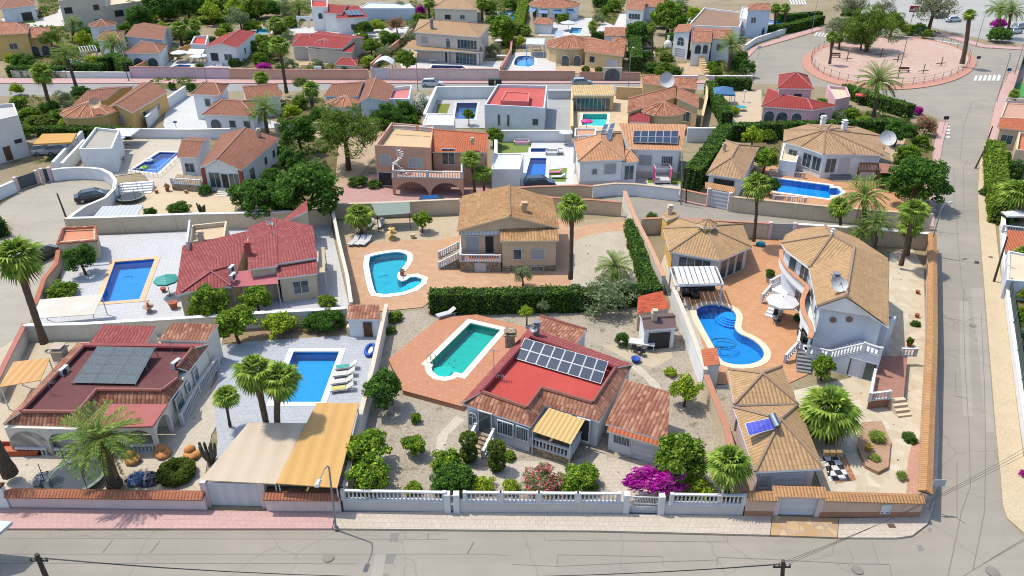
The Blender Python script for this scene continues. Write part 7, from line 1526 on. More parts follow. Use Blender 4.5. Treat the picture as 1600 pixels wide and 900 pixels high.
# ------------------------------------------------------------------ palms, trees, shrubs, hedges
random.seed(21)
for k, bx, by, tx, ty, r, lab, tr in (
 ('date', 181, 764, 157, 688, 66, 'date palm with thick shaggy trunk behind the pink street wall', .42), ('date', 22, 752, -62, 610, 48, 'cropped palm trunk leaning in at the left edge of the photo', .4),
 ('fan', 73, 547, 24, 400, 50, 'tall leaning fan palm beside the cul de sac slope', .28), ('fan', 423, 695, 398, 578, 45, 'left trunk of the two tall fan palms beside the light blue pool', .22), ('fan', 436, 697, 436, 590, 45, 'right trunk of the two tall fan palms beside the light blue pool', .22),
 ('fan', 360, 668, 352, 618, 29, 'young slim palm on the pale path beside the long balustrade ramp', .1), ('fan', 1136, 782, 1140, 722, 48, 'fan palm standing by the street balustrade next to the bougainvillea', .22),
 ('fan', 1297, 692, 1297, 640, 62, 'broad low fan palm in front of the round villa', .3), ('date', 960, 436, 960, 417, 32, 'low young date palm behind the olive shrub', .3), ('fan', 891, 445, 894, 322, 34, 'tall slim fan palm right of the mottled roof house', .2),
 ('fan', 566, 366, 562, 335, 33, 'fan palm by the green roofed shelter near the kidney pool', .2), ('fan', 742, 304, 735, 247, 23, 'taller of the paired palms beside the pink two storey house', .16), ('fan', 757, 306, 754, 270, 23, 'shorter of the paired palms beside the pink two storey house', .16),
 ('fan', 1177, 384, 1183, 287, 32, 'tall fan palm between the tan pavilion and the annex', .17), ('fan', 1312, 366, 1311, 322, 25, 'fan palm left of the date palm group behind the villa', .17), ('date', 1348, 378, 1350, 308, 37, 'largest date palm of the group behind the villa', .26),
 ('date', 1347, 388, 1348, 362, 25, 'low date palm beneath the largest one behind the villa', .2), ('date', 1366, 395, 1371, 348, 26, 'slender arching date palm right of the low one behind the villa', .15), ('fan', 1406, 421, 1428, 328, 32, 'leaning fan palm near the villa wall corner on the side street', .2), ('fan', 1417, 401, 1424, 352, 28, 'shorter fan palm under the leaning one by the side street corner', .2),
 ('date', 1364, 187, 1372, 128, 37, 'large date palm in front of the roundabout park', .3), ('fan', 1296, 103, 1300, 56, 14, 'slim palm at the left inside the roundabout park', .25), ('fan', 1311, 78, 1311, 58, 12, 'small palm beneath the tree in the roundabout park', .22), ('fan', 1502, 106, 1515, 22, 15, 'tall leaning palm at the right end of the roundabout park', .4),
 ('date', 1560, 49, 1562, 14, 22, 'left palm of the pair beside the top right parking', .3), ('date', 1572, 60, 1580, 18, 22, 'right palm of the pair beside the top right parking', .3), ('fan', 1210, 44, 1212, 12, 13, 'left palm of the pair by the hedged long pool', .3), ('fan', 1226, 42, 1227, 12, 13, 'right palm of the pair by the hedged long pool', .3),
 ('fan', 80, 174, 64, 112, 24, 'fan palm with twin trunks below the second street at left', .3), ('date', 121, 142, 103, 86, 24, 'tall leaning date palm standing on the second street at left', .28), ('date', 178, 98, 175, 68, 25, 'date palm in front of the wide brown roofs', .3), ('date', 115, 66, 115, 38, 17, 'date palm behind the yellow house', .3), ('fan', 285, 74, 280, 43, 20, 'bigger grey palm between brown and red roofs', .35), ('fan', 307, 62, 304, 38, 15, 'smaller palm right of the grey palm behind brown roofs', .3),
 ('date', 418, 210, 413, 172, 30, 'pale date palm behind the brown roofed porch house', .3), ('fan', 449, 152, 436, 70, 25, 'very tall palm rising before the salmon street wall', .28), ('fan', 404, 146, 408, 120, 18, 'palm crown beside the brown roofs at the second street', .3), ('fan', 489, 174, 485, 138, 20, 'bushy palm beside the blue white gabled house', .3), ('fan', 430, 60, 430, 35, 19, 'palm beside the turquoise pool at top', .3), ('date', 468, 30, 467, 10, 19, 'grey date palm at the top edge near the white villa', .35),
 ('fan', 602, 72, 600, 54, 15, 'low palm behind the salmon diagonal wall', .3), ('fan', 671, 30, 670, 2, 15, 'palm left of the cream hipped house at the top edge', .3), ('fan', 754, 34, 752, 4, 16, 'palm right of the cream hipped house at the top edge', .3), ('fan', 822, 56, 822, 46, 13, 'low palm beside the orange tiled pavilion', .3), ('fan', 926, 52, 926, 40, 12, 'low palm by the awning house terrace', .3), ('fan', 1018, 106, 1019, 42, 11, 'thin tall palm by the round teal pool', .22),
 ('date', 1139, 112, 1142, 70, 23, 'date palm in front of the white arched villa', .35), ('fan', 1135, 52, 1135, 40, 10, 'little palm behind the white arched villa', .25), ('fan', 1592, 345, 1592, 300, 40, 'large grey green palm at the right edge', .35), ('fan', 1583, 172, 1585, 146, 12, 'small palm in the terrace at the far right', .25), ('fan', 1600, 420, 1598, 395, 20, 'palm fronds leaning in at the right edge below the white sail', .25)):
    palm(k, bx, by, tx, ty, r, lab, tr, skirt=(r > 24))
for k, cx, cy, r, tr, lab in (
 ('citrus', 570, 702, 36, .6, 'leafy citrus tree above the other one beside the orange carport'), ('citrus', 577, 742, 35, .5, 'leafy citrus tree nearest the street behind the balustrade'), ('dense', 600, 607, 32, .9, 'dark leafy tree at the corner of the terracotta pool deck'), ('citrus', 647, 694, 19, .5, 'small round citrus tree standing in the gravel'),
 ('broad', 1064, 712, 42, 1.2, 'big bushy green tree between garage and fan palm'), ('broad', 327, 470, 33, .8, 'wide green tree left in front of the red roofed house'), ('citrus', 400, 467, 25, .8, 'round green tree in front of the pink veranda roof'), ('citrus', 367, 502, 31, 1.2, 'orange tree leaning over the white wall above the grey patio'),
 ('dense', 127, 404, 25, .7, 'round green tree beside the tan block shed'), ('citrus', 659, 343, 16, .9, 'small tree with thin trunk in front of the tan back wall'), ('olive', 817, 428, 17, .7, 'small olive tree below the mottled roof house'), ('bright', 823, 487, 13, 1.3, 'slim yellow green tree behind the brown tile annex'), ('olive', 848, 478, 10, 1.0, 'thin grey green tree beside the yellow green one'),
 ('bright', 1072, 608, 25, .9, 'yellow green tree beside the brick capped wall'), ('broad', 1288, 572, 20, .8, 'green tree at the foot of the white villa stair'), ('dense', 482, 302, 50, .8, 'largest dark green tree in the cluster left of the pine garden'), ('dense', 455, 252, 24, 1.2, 'upper green tree of the cluster beside the white house wall'), ('dense', 424, 278, 17, .8, 'small green tree against the white house wall'), ('dense', 408, 313, 36, .6, 'lower left green tree of the cluster above the pillared wall'), ('dense', 376, 306, 20, .6, 'leafy shrub tree right of the small porch stair'),
 ('pine', 538, 205, 50, 2.6, 'big spreading pine beside the pink two storey house'), ('dense', 467, 209, 30, 1.0, 'round dark green tree left of the big pine'), ('dense', 606, 184, 23, .9, 'green tree between the pine and the white flowering shrub'), ('dense', 632, 174, 19, .8, 'green tree touching the white flowering shrub'), ('broad', 732, 178, 10, 1.5, 'slim young tree before the dark blue court pool'), ('broad', 771, 212, 15, .8, 'small tree beside the orange tile roof of the pink house'),
 ('dense', 1434, 280, 42, 1.0, 'big dark tree overhanging the side street near the brown canopy'), ('bright', 1176, 213, 19, .6, 'yellow green tree behind the tan annex'), ('broad', 1196, 250, 20, .8, 'green tree between annex and long pool'), ('dense', 1204, 290, 15, .6, 'dark tree at the left end of the long pool'), ('dense', 1402, 206, 21, .9, 'round dark tree behind the big satellite dish'),
 ('pine', 1362, 42, 38, 1.2, 'large green tree in the roundabout park'), ('pine', 1348, 61, 18, .4, 'low bright tree beneath the large roundabout tree'), ('broad', 1330, 44, 20, 1.0, 'rounded tree at the left flank of the roundabout tree group'), ('pine', 1396, 36, 20, 1.0, 'darker tree at the right flank of the roundabout tree group'), ('tamarisk', 1306, 44, 21, 2.5, 'grey feathery tree at the left of the roundabout park'), ('tamarisk', 1335, 8, 26, 2.0, 'grey feathery tree beyond the roundabout at the top edge'), ('tamarisk', 1382, 10, 17, 2.0, 'sparse grey tree right of the feathery one at the top edge'), ('tamarisk', 1460, 10, 36, 2.0, 'round grey tree beside the parked cars at top right'),
 ('pine', 78, 60, 15, 3.0, 'tall thin conifer between the yellow house and brown roofs'), ('dense', 250, 8, 28, 1.5, 'dark tree mass at the top left beside the apartment block'), ('dense', 218, 28, 20, 1.0, 'dark shrub tree below the apartment block'), ('dense', 292, 8, 22, 1.0, 'dark green tree left of the bright top lawn'), ('bright', 330, 20, 19, .6, 'bright green tree on the top lawn beside the dark ones'), ('bright', 366, 14, 18, .6, 'bright green tree in the middle of the top lawn'), ('broad', 398, 10, 20, .8, 'green tree at the right end of the top lawn'), ('olive', 374, 30, 20, .6, 'grey green round tree above the red roofed villa'), ('broad', 352, 46, 12, .5, 'green shrub tree behind the red roofed villa'),
 ('dense', 571, 43, 12, .6, 'round clipped tree by the red and white villa'), ('oleander', 620, 38, 14, .6, 'brownish green tree before the blue white garden building'), ('broad', 581, 72, 16, .8, 'tree behind the low red outbuilding'), ('broad', 634, 92, 17, .8, 'round tree beside the white garage canopy'), ('broad', 785, 46, 25, .5, 'wide green tree right of the two storey tan house'), ('broad', 1045, 24, 28, 1.2, 'big leafy tree behind the white house with orange roof'), ('dense', 998, 50, 20, 1.2, 'dark tree above the clipped vertical hedge'), ('bright', 1083, 20, 14, .8, 'bright round tree left of the modern house'), ('dense', 1167, 106, 13, .6, 'round tree at the roundabout corner wall'), ('broad', 1113, 104, 10, .5, 'small tree beside the long front stair'), ('pine', 471, 130, 12, 3.0, 'thin araucaria like conifer beside the bushy palm')):
    tree(k, cx, cy, r, lab, tr)
bl_ = (
 ('citrus', 697, 722, 26, .9, 'green shrub beside the curved pale garden path'), ('dense', 706, 748, 33, .75, 'wide green shrub behind the small garden gate'), ('bright', 756, 758, 19, .7, 'low green shrub right of the small gate'), ('citrus', 646, 763, 15, .7, 'little shrub behind the longest balustrade'), ('bright', 798, 763, 18, .7, 'low yellow green shrub left of the oleander'), ('oleander', 848, 752, 35, .75, 'red flowering oleander behind the balustrade'), ('citrus', 906, 746, 31, .85, 'round green shrub right of the oleander'),
 ('bright', 1088, 762, 28, .8, 'yellow green shrub under the fan palm at the balustrade'), ('bright', 1048, 581, 12, .8, 'small yellow green shrub beside the white garden wall'), ('dense', 972, 532, 11, 1.3, 'upright dark shrub by the white dining table'), ('olive', 948, 464, 46, .72, 'large grey green olive shrub in front of the long hedge'), ('bright', 432, 508, 31, .75, 'round bright shrub below the white pillared wall'), ('dense', 492, 505, 19, .85, 'left dark shrub beside the small tile roofed shed'), ('dense', 516, 502, 24, .85, 'right dark shrub beside the small tile roofed shed'),
 ('citrus', 510, 470, 14, .9, 'small shrub on the white tiles by the dividing wall'), ('broad', 96, 453, 26, .6, 'low green shrub between palm trunk and white canopy'), ('dense', 235, 333, 10, 1.0, 'small conical shrub behind the pillared wall'), ('dense', 280, 327, 17, .7, 'low wide shrub on the sandy yard'), ('dense', 321, 297, 10, 1.0, 'green shrub at the foot of the porch stair'), ('whiteflower', 659, 165, 16, 1.1, 'white flowering shrub by the walled pool court'), ('dense', 560, 284, 16, .6, 'dark plant clump under the pine'), ('dense', 585, 288, 12, .6, 'dark cactus like clump right of the pine trunk'),
 ('bright', 1358, 201, 21, .6, 'clipped low bush behind the hexagonal villa'), ('oleander', 1448, 198, 18, 1.1, 'grey pink shrub at the side street bend'), ('purple', 1433, 173, 10, .8, 'purple flowering shrub near the side street bend'), ('broad', 1421, 240, 20, .75, 'clipped round bush right of the satellite dish'), ('dense', 1386, 282, 17, .9, 'square dark bush beside the brown canopy'), ('dense', 1432, 46, 19, .5, 'green shrubs bed beside the top right parking'), ('purple', 1563, 37, 12, .8, 'purple bush beneath the palms at top right'), ('dense', 1562, 56, 18, .7, 'clipped bush under the palms at top right'),
 ('dense', 34, 97, 19, .7, 'round bush above the left street hedge'), ('topiary', 62, 192, 23, .6, 'drum shaped clipped bush before the tan house'), ('bright', 106, 193, 17, .8, 'bright leafy bush right of the drum shaped one'), ('broad', 45, 178, 19, .7, 'loose shrub left of the fan palm trunks'), ('citrus', 28, 160, 15, .8, 'small shrub by the left edge below the street'), ('dense', 78, 168, 16, .6, 'dark hedge bush behind the drum shaped one'), ('dense', 126, 144, 15, .7, 'clipped bush under the leaning date palm'), ('olive', 100, 152, 13, 1.0, 'grey open shrub beside the tan house'),
 ('dense', 366, 97, 9, .9, 'little bush beside the twin white stairs'), ('dense', 312, 105, 7, 1.0, 'ball shaped plant on the white parasol terrace'), ('dense', 268, 135, 6, 1.2, 'tiny potted ball tree left on the second street'), ('dense', 299, 136, 8, 1.0, 'potted ball tree beside the white stepped wall'), ('purple', 657, 16, 8, 1.1, 'purple bougainvillea beside the top palm'), ('purple', 412, 104, 12, .5, 'dim purple bush behind the very tall palm'), ('dense', 1010, 88, 12, .8, 'dark bush left at the round teal pool'), ('topiary', 1041, 90, 11, .7, 'clipped bush right of the round teal pool'), ('dense', 1020, 106, 15, .6, 'wide bush behind the low lilac wall'), ('broad', 1042, 104, 11, .6, 'bush left of the villa driveway'), ('topiary', 915, 108, 7, .8, 'left clipped ball behind the brown wall'), ('topiary', 936, 109, 7, .8, 'right clipped ball behind the brown wall'), ('purple', 1104, 90, 6, 1.2, 'purple flowers beside the long front stair'),
 ('bright', 1146, 173, 12, .9, 'yellow green shrub between turquoise tables'), ('dense', 1572, 250, 16, .8, 'mixed shrub above the right edge hedge'), ('bright', 1560, 330, 15, .7, 'bright shrub at the lower end of the right edge hedge'), ('dense', 1584, 432, 13, .8, 'green shrub behind the right edge wall'), ('broad', 1596, 490, 14, .9, 'leafy plant behind the mesh fence'), ('purple', 1601, 552, 13, .9, 'purple flowers behind the mesh fence'), ('dense', 1421, 683, 11, .8, 'round shrub along the villa garden wall'), ('spiky', 1409, 742, 14, .8, 'green agave near the garden corner'), ('spiky', 1367, 716, 15, .8, 'spiky plant in the raised stone bed'), ('spiky', 1371, 682, 22, .8, 'large yellow spiky plant behind the raised bed'), ('dense', 1246, 497, 8, .9, 'small shrub by the round villa balcony'), ('dense', 1431, 506, 7, .8, 'small shrub on the white garden stones'),
 ('broad', 617, 494, 13, .8, 'climbing plant at the top corner of the gravel garden'), ('broad', 612, 516, 9, .8, 'small climbing plant below the top corner one'), ('citrus', 650, 654, 9, 1.3, 'thin shrub in the gravel before the deck edge'), ('dense', 1018, 344, 11, 1.3, 'slim conical tree behind the tan pavilion'), ('broad', 795, 712, 12, .7, 'low plant beside the topiary columns'), ('purple', 1602, 742, 9, .8, 'purple flowers at the lower right edge'),
 ('broad', 455, 35, 13, .8, 'green shrub left of the white villa arches'), ('broad', 408, 62, 16, .6, 'green shrub under the top turquoise pool'), ('olive', 20, 50, 14, .6, 'grey bush in front of the top left lawn'), ('dense', 140, 50, 16, .7, 'dark bush behind the date palm at top left'), ('broad', 150, 72, 13, .7, 'bush left of the wide brown roofs'), ('dense', 655, 72, 12, .6, 'bush behind the veranda corner of the tan house'), ('broad', 945, 18, 8, 1.3, 'upright shrub right of the awning house'), ('broad', 1285, 160, 12, .6, 'purple green shrub beside the pink house'), ('broad', 1330, 178, 16, .6, 'garden shrub under the large date palm'), ('dense', 1545, 300, 12, .8, 'shrub between the right edge hedge and palm'), ('broad', 700, 10, 10, .6, 'shrub at the top edge before the cream house'))
for k, cx, cy, r, asp, lab in bl_: bush(k, cx, cy, r, lab, asp)
bush('purple', 1018, 751, 50, 'purple bougainvillea spilling over the driveway gate', .42, cat='bougainvillea', name='bougainvillea', z0=1.0, rxy=.5, rz=0)
t = thing('ring_hedge', 'round ring shaped clipped bush beside the beige carport', 'shrub', P(278, 748)); c = P(278, 745)
for k in range(9): a = k*.698; unitfoliage('foliage', 'topiary', k % 3, t, (math.cos(a)*.8+c.x-t.location.x, math.sin(a)*.8+c.y-t.location.y, .5), (.6, .6, .6), k)
for bx, by, lab in ((733, 721, 'left tiered topiary column by the front steps'), (776, 735, 'right tiered topiary column by the front steps')):
    p = P(bx, by); t = thing('topiary_column', lab, 'topiary', p)
    for k, (z, s, hh) in enumerate(((.75, .72, .8), (2.05, .74, .72))): unitfoliage('tier', 'topiary', k, t, (0, 0, z), (s, s, hh), k)
    m = MB(); m.tube([p, p+Vector((0, 0, 2.4))], .16, 7); m.build('trunk', M_TRUNK, t)
hedge('tall clipped hedge between the kidney pool garden and gravel garden', [(673, 487), (760, 487), (906, 483)], 1.5, 2.3, dens=70); hedge('hedge piece behind the olive shrub and orange lean to', [(905, 482), (1030, 472)], 1.4, 2.0, dens=60)
hedge('ivy grown strip along the brick topped wall', [(984, 362), (994, 398), (1004, 432), (1016, 462)], 1.3, 1.6, mat=M_HEDGE, dens=60, size=.13)
hedge('tall dark hedge climbing from the annex beside the solar house', [(1078, 298), (1104, 264), (1130, 224)], 2.2, 3.0, dens=50, size=.14); hedge('long hedge behind the annex and hexagonal villa', [(1132, 220), (1230, 216), (1386, 212)], 1.6, 2.6, dens=45, size=.15)
hedge('clipped hedge left of the blue gazebo', [(1108, 146), (1120, 172), (1134, 198)], 1.8, 2.4, dens=40, size=.16); hedge('hedge behind the blue gazebo', [(1116, 139), (1172, 141)], 1.6, 2.2, dens=40, size=.16); hedge('hedge along the roundabout beside the pink house', [(1318, 150), (1345, 160), (1380, 172), (1420, 184)], 2.0, 2.2, dens=40, size=.16)
hedge('clipped street hedge around the long pool near the roundabout', [(1186, 58), (1240, 49), (1282, 37)], 2.0, 2.2, dens=30, size=.2); hedge('upper hedge behind the long pool near the roundabout', [(1215, 34), (1245, 33), (1280, 30)], 2.0, 2.0, dens=30, size=.2)
hedge('vertical clipped hedge between the tan house and the teal pool', [(992, 114), (990, 66)], 2.4, 3.2, dens=30, size=.2); hedge('hedge strip running up beside the round white house', [(808, 56), (815, 28), (822, -4)], 2.6, 2.6, dens=25, size=.22, mat=M_HEDGE2); hedge('short hedge behind the tan gatehouse', [(925, 64), (956, 66)], 2.0, 2.2, dens=25, size=.2)
hedge('street hedge at far left above the second street', [(18, 119), (102, 120)], 2.2, 2.0, dens=35, size=.18); hedge('low hedge over the white arched wall piece', [(118, 119), (166, 119.5)], 2.0, 2.6, dens=35, size=.18); hedge('arching hedge beside the lilac pink wall', [(164, 114), (182, 106), (204, 121)], 2.0, 3.0, dens=35, size=.18)
hedge('low hedge in front of the tan half round house', [(64, 213), (205, 216)], 1.8, 1.6, dens=45, size=.15); hedge('bright hedge along the right edge of the side street', [(1560, 352), (1553, 300), (1549, 244)], 2.2, 2.4, mat=M_HEDGE2, dens=50, size=.16); hedge('hedge between top lawn and red roofed villa', [(290, 40), (350, 36), (400, 26)], 2.5, 1.6, mat=M_HEDGE2, dens=20, size=.25); hedge('green hedge below the white garden building', [(585, 28), (640, 30)], 3.0, 1.6, dens=20, size=.25)
hedge('left edge hedge on the cul de sac kerb', [(0, 372), (-20, 350)], 2.0, 1.8, dens=50, size=.14)
# ground cover in the garden beds, weeds on the bare plots: nobody could count it
def cover(name, polys, n, s, hgt, mat, seed):
    gg = np.random.default_rng(seed); V = []
    for q in polys:
        q = [P(x, y) for x, y in q]; xs = [p.x for p in q]; ys = [p.y for p in q]; poly = [(p.x, p.y) for p in q]
        ar = (max(xs)-min(xs))*(max(ys)-min(ys)); m = max(4, int(ar*n))
        for _ in range(m):
            c = (gg.uniform(min(xs), max(xs)), gg.uniform(min(ys), max(ys)))
            if not inside(c, poly): continue
            k = int(gg.uniform(14, 40)); r = gg.uniform(.4, 1)*hgt; d = gg.normal(size=(k, 3)); d /= np.linalg.norm(d, axis=1)[:, None]; d[:, 2] = abs(d[:, 2]); V.append(leaf_quads(np.array((*c, .02))+d*r, d+gg.normal(size=(k, 3))*.6, s*gg.uniform(.6, 1.3, (k, 1)), .55, gg))
    V = np.concatenate(V); me = bpy.data.meshes.new(name); me.from_pydata(V.tolist(), [], [(i, i+1, i+2, i+3) for i in range(0, len(V), 4)]); me.materials.append(mat)
    o = bpy.data.objects.new(name, me); COL.objects.link(o); return tag(o, kind='stuff')
cover('ground_cover', GARDENS, .34, .2, .8, leafmat(G(72, 98, 38), G(132, 152, 62)), 5)
cover('weeds', [[(604, 500), (690, 484), (905, 490), (1040, 480), (1150, 800), (545, 796)], [(526, 348), (712, 340), (712, 366), (560, 382)], [(892, 450), (896, 380), (980, 362), (1024, 450)], [(0, 780), (40, 560), (120, 540), (330, 560), (300, 780)], [(1250, 620), (1380, 520), (1390, 400), (1440, 420), (1430, 780)], [(345, 512), (604, 498), (600, 516), (350, 534)]], .12, .045, .12, leafmat(G(112, 110, 58), G(160, 148, 92)), 6)
random.seed(5)
for x, y, r in ((10, 72, 12), (62, 72, 12), (16, 92, 11), (150, 28, 12), (142, 12, 13), (330, 66, 10), (345, 52, 11), (300, 58, 12), (272, 84, 9), (440, 48, 11), (452, 58, 10), (415, 74, 11), (440, 112, 9), (540, 112, 8), (560, 44, 10), (655, 30, 11), (630, 14, 12), (700, 24, 9), (735, 26, 9), (812, 66, 10), (880, 30, 9), (940, 2, 11), (1020, 4, 12), (1065, 8, 12), (1085, 36, 10), (1160, 44, 9), (1060, 112, 8), (15, 178, 13), (40, 205, 12), (212, 18, 16), (232, 5, 20), (268, 6, 20), (240, 22, 14), (262, 20, 14), (312, 8, 16), (200, 44, 12), (130, 62, 13), (95, 100, 11), (145, 95, 11), (160, 108, 9), (60, 118, 10), (190, 62, 9), (272, 52, 11), (252, 44, 10), (345, 8, 15), (420, 14, 15), (445, 12, 13), (392, 40, 12), (425, 84, 13), (405, 92, 11), (390, 72, 12), (452, 98, 10), (498, 100, 9), (575, 96, 12), (600, 84, 13), (612, 62, 12), (640, 60, 11), (565, 60, 11), (590, 40, 12), (648, 42, 12), (770, 78, 12), (795, 62, 12), (775, 40, 15), (800, 6, 13), (765, 12, 12), (935, 30, 10), (960, 10, 11), (1058, 36, 14), (1030, 34, 12), (1052, 60, 11), (1010, 66, 12), (1030, 112, 9), (1055, 112, 8), (1120, 112, 9), (1150, 100, 11), (1160, 88, 9), (455, 175, 15), (500, 180, 14), (470, 160, 12), (430, 150, 10), (25, 140, 11), (110, 168, 12), (88, 182, 12), (130, 188, 11), (500, 262, 15), (440, 240, 13), (470, 272, 20), (445, 318, 20), (590, 190, 13), (640, 190, 13), (1200, 212, 12), (1310, 182, 12), (1350, 190, 12), (1390, 196, 12), (1420, 205, 11), (1440, 222, 12), (1405, 262, 13), (1430, 300, 15), (1590, 262, 18), (1575, 300, 15), (1600, 460, 14), (1602, 520, 12), (1606, 600, 12), (1330, 22, 13), (1318, 40, 10), (1395, 28, 11), (1418, 48, 8), (1450, 54, 8)):
    k = random.choice(('broad', 'dense', 'dense', 'olive', 'bright', 'broad')); bush(k, x, y, r*1.15, {'broad': 'mid green leafy shrub among the garden plants up the slope', 'dense': 'dark green shrub among the garden plants up the slope', 'olive': 'grey green shrub among the garden plants up the slope', 'bright': 'yellow green shrub among the garden plants up the slope'}[k], .95, group={'broad': 'mid green garden shrubs', 'dense': 'dark garden shrubs', 'olive': 'grey green garden shrubs', 'bright': 'yellow green garden shrubs'}[k], name='garden_shrub')
# ------------------------------------------------------------------ cars, lamps, furniture
car(676, 135, 0, 'white SUV parked on the second street before the pink wall', S(235, 238, 242), 4.4, zb=.01); car(909, 134, 8, 'silver hatchback parked on the second street by the brown wall', S(175, 182, 190), 4.2, zb=.01)
car(148, 312, 28, 'black saloon parked inside the curved white wall', (.012, .013, .018), 4.5, Hh=1.4, suv=False, zb=.01); car(68, 404, 70, 'dark grey hatchback parked by the wavy brick edged wall', (.02, .025, .025), 4.3, zb=.01)
car(1489, 34, 12, 'white SUV parked at the top right parking', S(225, 232, 240), 4.6, zb=.02); car(1468, 28, 20, 'dark car behind the white SUV at top right', (.03, .03, .035), 4.4, zb=.02)
car(76, 240, 15, 'white car under the orange topped carport, left one', S(215, 218, 222), 4.2, zb=.01); car(97, 240, 15, 'silver car under the orange topped carport, right one', S(185, 190, 196), 4.2, zb=.01)
car(680, 325, 4, 'blue car parked at the arched ground floor of the pink house', S(20, 90, 160), 4.2, zb=.03); car(843, 292, 5, 'dark blue car parked behind the mosaic pool', (.01, .03, .06), 4.3, zb=.03)
car(1585, 52, 25, 'white car among the trees at the right top edge', S(220, 225, 228), 4.3, zb=.02); car(1592, 45, 25, 'silver car behind the white one at the right top edge', S(170, 175, 180), 4.3, zb=.02)
street_lamp(525, 826, 'curved street lamp at the pink and beige pavement joint', 5.7, (-.2, -1.9), lean=.15); street_lamp(1450, 398, 'grey street lamp at the villa wall corner on the side street', 6.0, (1.0, .4)); street_lamp(653, 141, 'slim street lamp beside the white SUV', 7, (.3, -.6)); street_lamp(982, 136, 'slim street lamp on the second street by the arched gate', 7.5, (.3, -.6))
street_lamp(1557, 158, 'street lamp by the roundabout exit at the right', 8.5, (-.5, -.2)); street_lamp(1525, 72, 'dark street lamp near the top right palms', 7, (.3, -.4)); street_lamp(1268, 52, 'tall lamp behind the roundabout hedge', 8, (.3, -.4)); street_lamp(1403, 121, 'dark lamp post in the middle of the roundabout park', 7.5, (.2, -.4), M_IRON); street_lamp(201, 126, 'tall thin lamp beside the arching hedge', 8.5, (.2, -.5), M_IRON); street_lamp(323, 128, 'thin lamp by the ball shaped plant on the second street', 5.5, (.2, -.5)); street_lamp(1585, 116, 'short lamp by the court fence at the far right', 6, (-.3, .2))
pole(107, 349, 89, 302, 'leaning wooden pole at the end of the pillared wall', .1, cross=False); pole(1064, 318, 1066, 238, 'grey pole at the corner of the solar house wall', .07, M_GREY, cross=False); pole(1072, 316, 1074, 262, 'thin brown pole beside the grey one', .08, cross=False)
_, w0 = pole(1216, 1010, 1224, 876, 'utility pole top with crossarm at the bottom edge', .13); _, w1 = pole(118, 1010, 57, 866, 'dark bristly utility pole top at bottom left', .14); w2 = P(1640, 690, 5.5)
pole(1553, 440, 1574, 370, 'wooden pole behind the right edge wall', .1, cross=False); pole(1524, 262, 1540, 230, 'dark pole leaning at the right pavement', .1, cross=False); pole(1543, 220, 1551, 197, 'dark pole by the orange tile roof at right', .1, cross=False)
for k in range(3): wire(w0+Vector((.3*k-.3, 0, -.25)), w2+Vector((.3*k, .35*k, .15*k)), ('lowest', 'middle', 'upper')[k]+' wire crossing the street corner to the right')
for k in range(3): wire(w0+Vector((.3*k-.3, 0, -.25)), w1+Vector((.3*k-.3, 0, -.25)), ('nearest', 'middle', 'farthest')[k]+' wire running along the bottom street', 1.2)
for k in range(2): wire(w1+Vector((.25*k, 0, -.3)), P(-60, 850+12*k, 5), ('upper', 'lower')[k]+' wire leaving the bottom left pole')
# corner sign, roundabout signs, bins
def sign(bx, by, label, h=2.2, kind='disc', c=S(40, 80, 160), z=.12):
    b = P(bx, by, z); t = thing('road_sign', label, 'road sign', b); m = MB(); m.tube([b, b+Vector((0, 0, h))], .035, 6); m.build('post', M_GREY, t); m = MB()
    if kind == 'disc': m.tube([b+Vector((0, -.03, h)), b+Vector((0, -.07, h))], .32, 16)
    else: m.obox(b+Vector((0, -.05, h)), (.8, .05, .55))
    m.build('plate', plain(c, .4), t)
sign(1452, 796, 'thin corner sign post beside the tan wall end', 2.4, 'board', S(190, 195, 200)); sign(1524, 108, 'blue sign at the right of the roundabout park', 2.4, 'board', S(40, 60, 90)); sign(1571, 128, 'blue sign on the far right pavement', 2.4, 'board', S(40, 80, 150)); sign(1435, 60, 'blue round sign behind the roundabout park', 2.3); sign(1472, 208, 'dark sign near the side street zebra stripes', 2.5, 'board', S(50, 55, 60)); sign(1184, 92, 'white sign plate at the roundabout left kerb', 2.5, 'board', S(225, 225, 225)); sign(1262, 34, 'dark blue sign near the top zebra crossing', 2.3, 'board', S(40, 50, 80))
p = P(1430, 40, .1); t = thing('billboard', 'pair of red and white boards by the top right parking', 'billboard', p)
for dx, c in ((-1.3, S(190, 70, 80)), (1.3, S(235, 215, 220))): m = MB(); m.obox(p+Vector((dx, 0, 4.2)), (2.4, .15, 1.6)); m.build('board', plain(c), t); m = MB(); m.obox(p+Vector((dx, -.1, 3.9)), (2.0, .05, .35)); m.build('lettering_band', M_FRAME, t); m = MB(); m.tube([p+Vector((dx, 0.05, 0)), p+Vector((dx, .05, 3.4))], .08, 6); m.build('post', M_GREY, t)
for k, x in enumerate((768, 779)):
    b = P(x, 133, .12); t = thing('waste_bin', ('left', 'right')[k]+' dark green waste bin on the second street', 'bin', b, 'street bins'); m = MB(); m.obox(b+Vector((0, 0, .6)), (1.2, .9, 1.0)); m.build('body', plain(S(30, 55, 42)), t); m = MB(); m.obox(b+Vector((0, 0, 1.15)), (1.26, .96, .12)); m.build('lid', plain(S(40, 70, 52)), t)
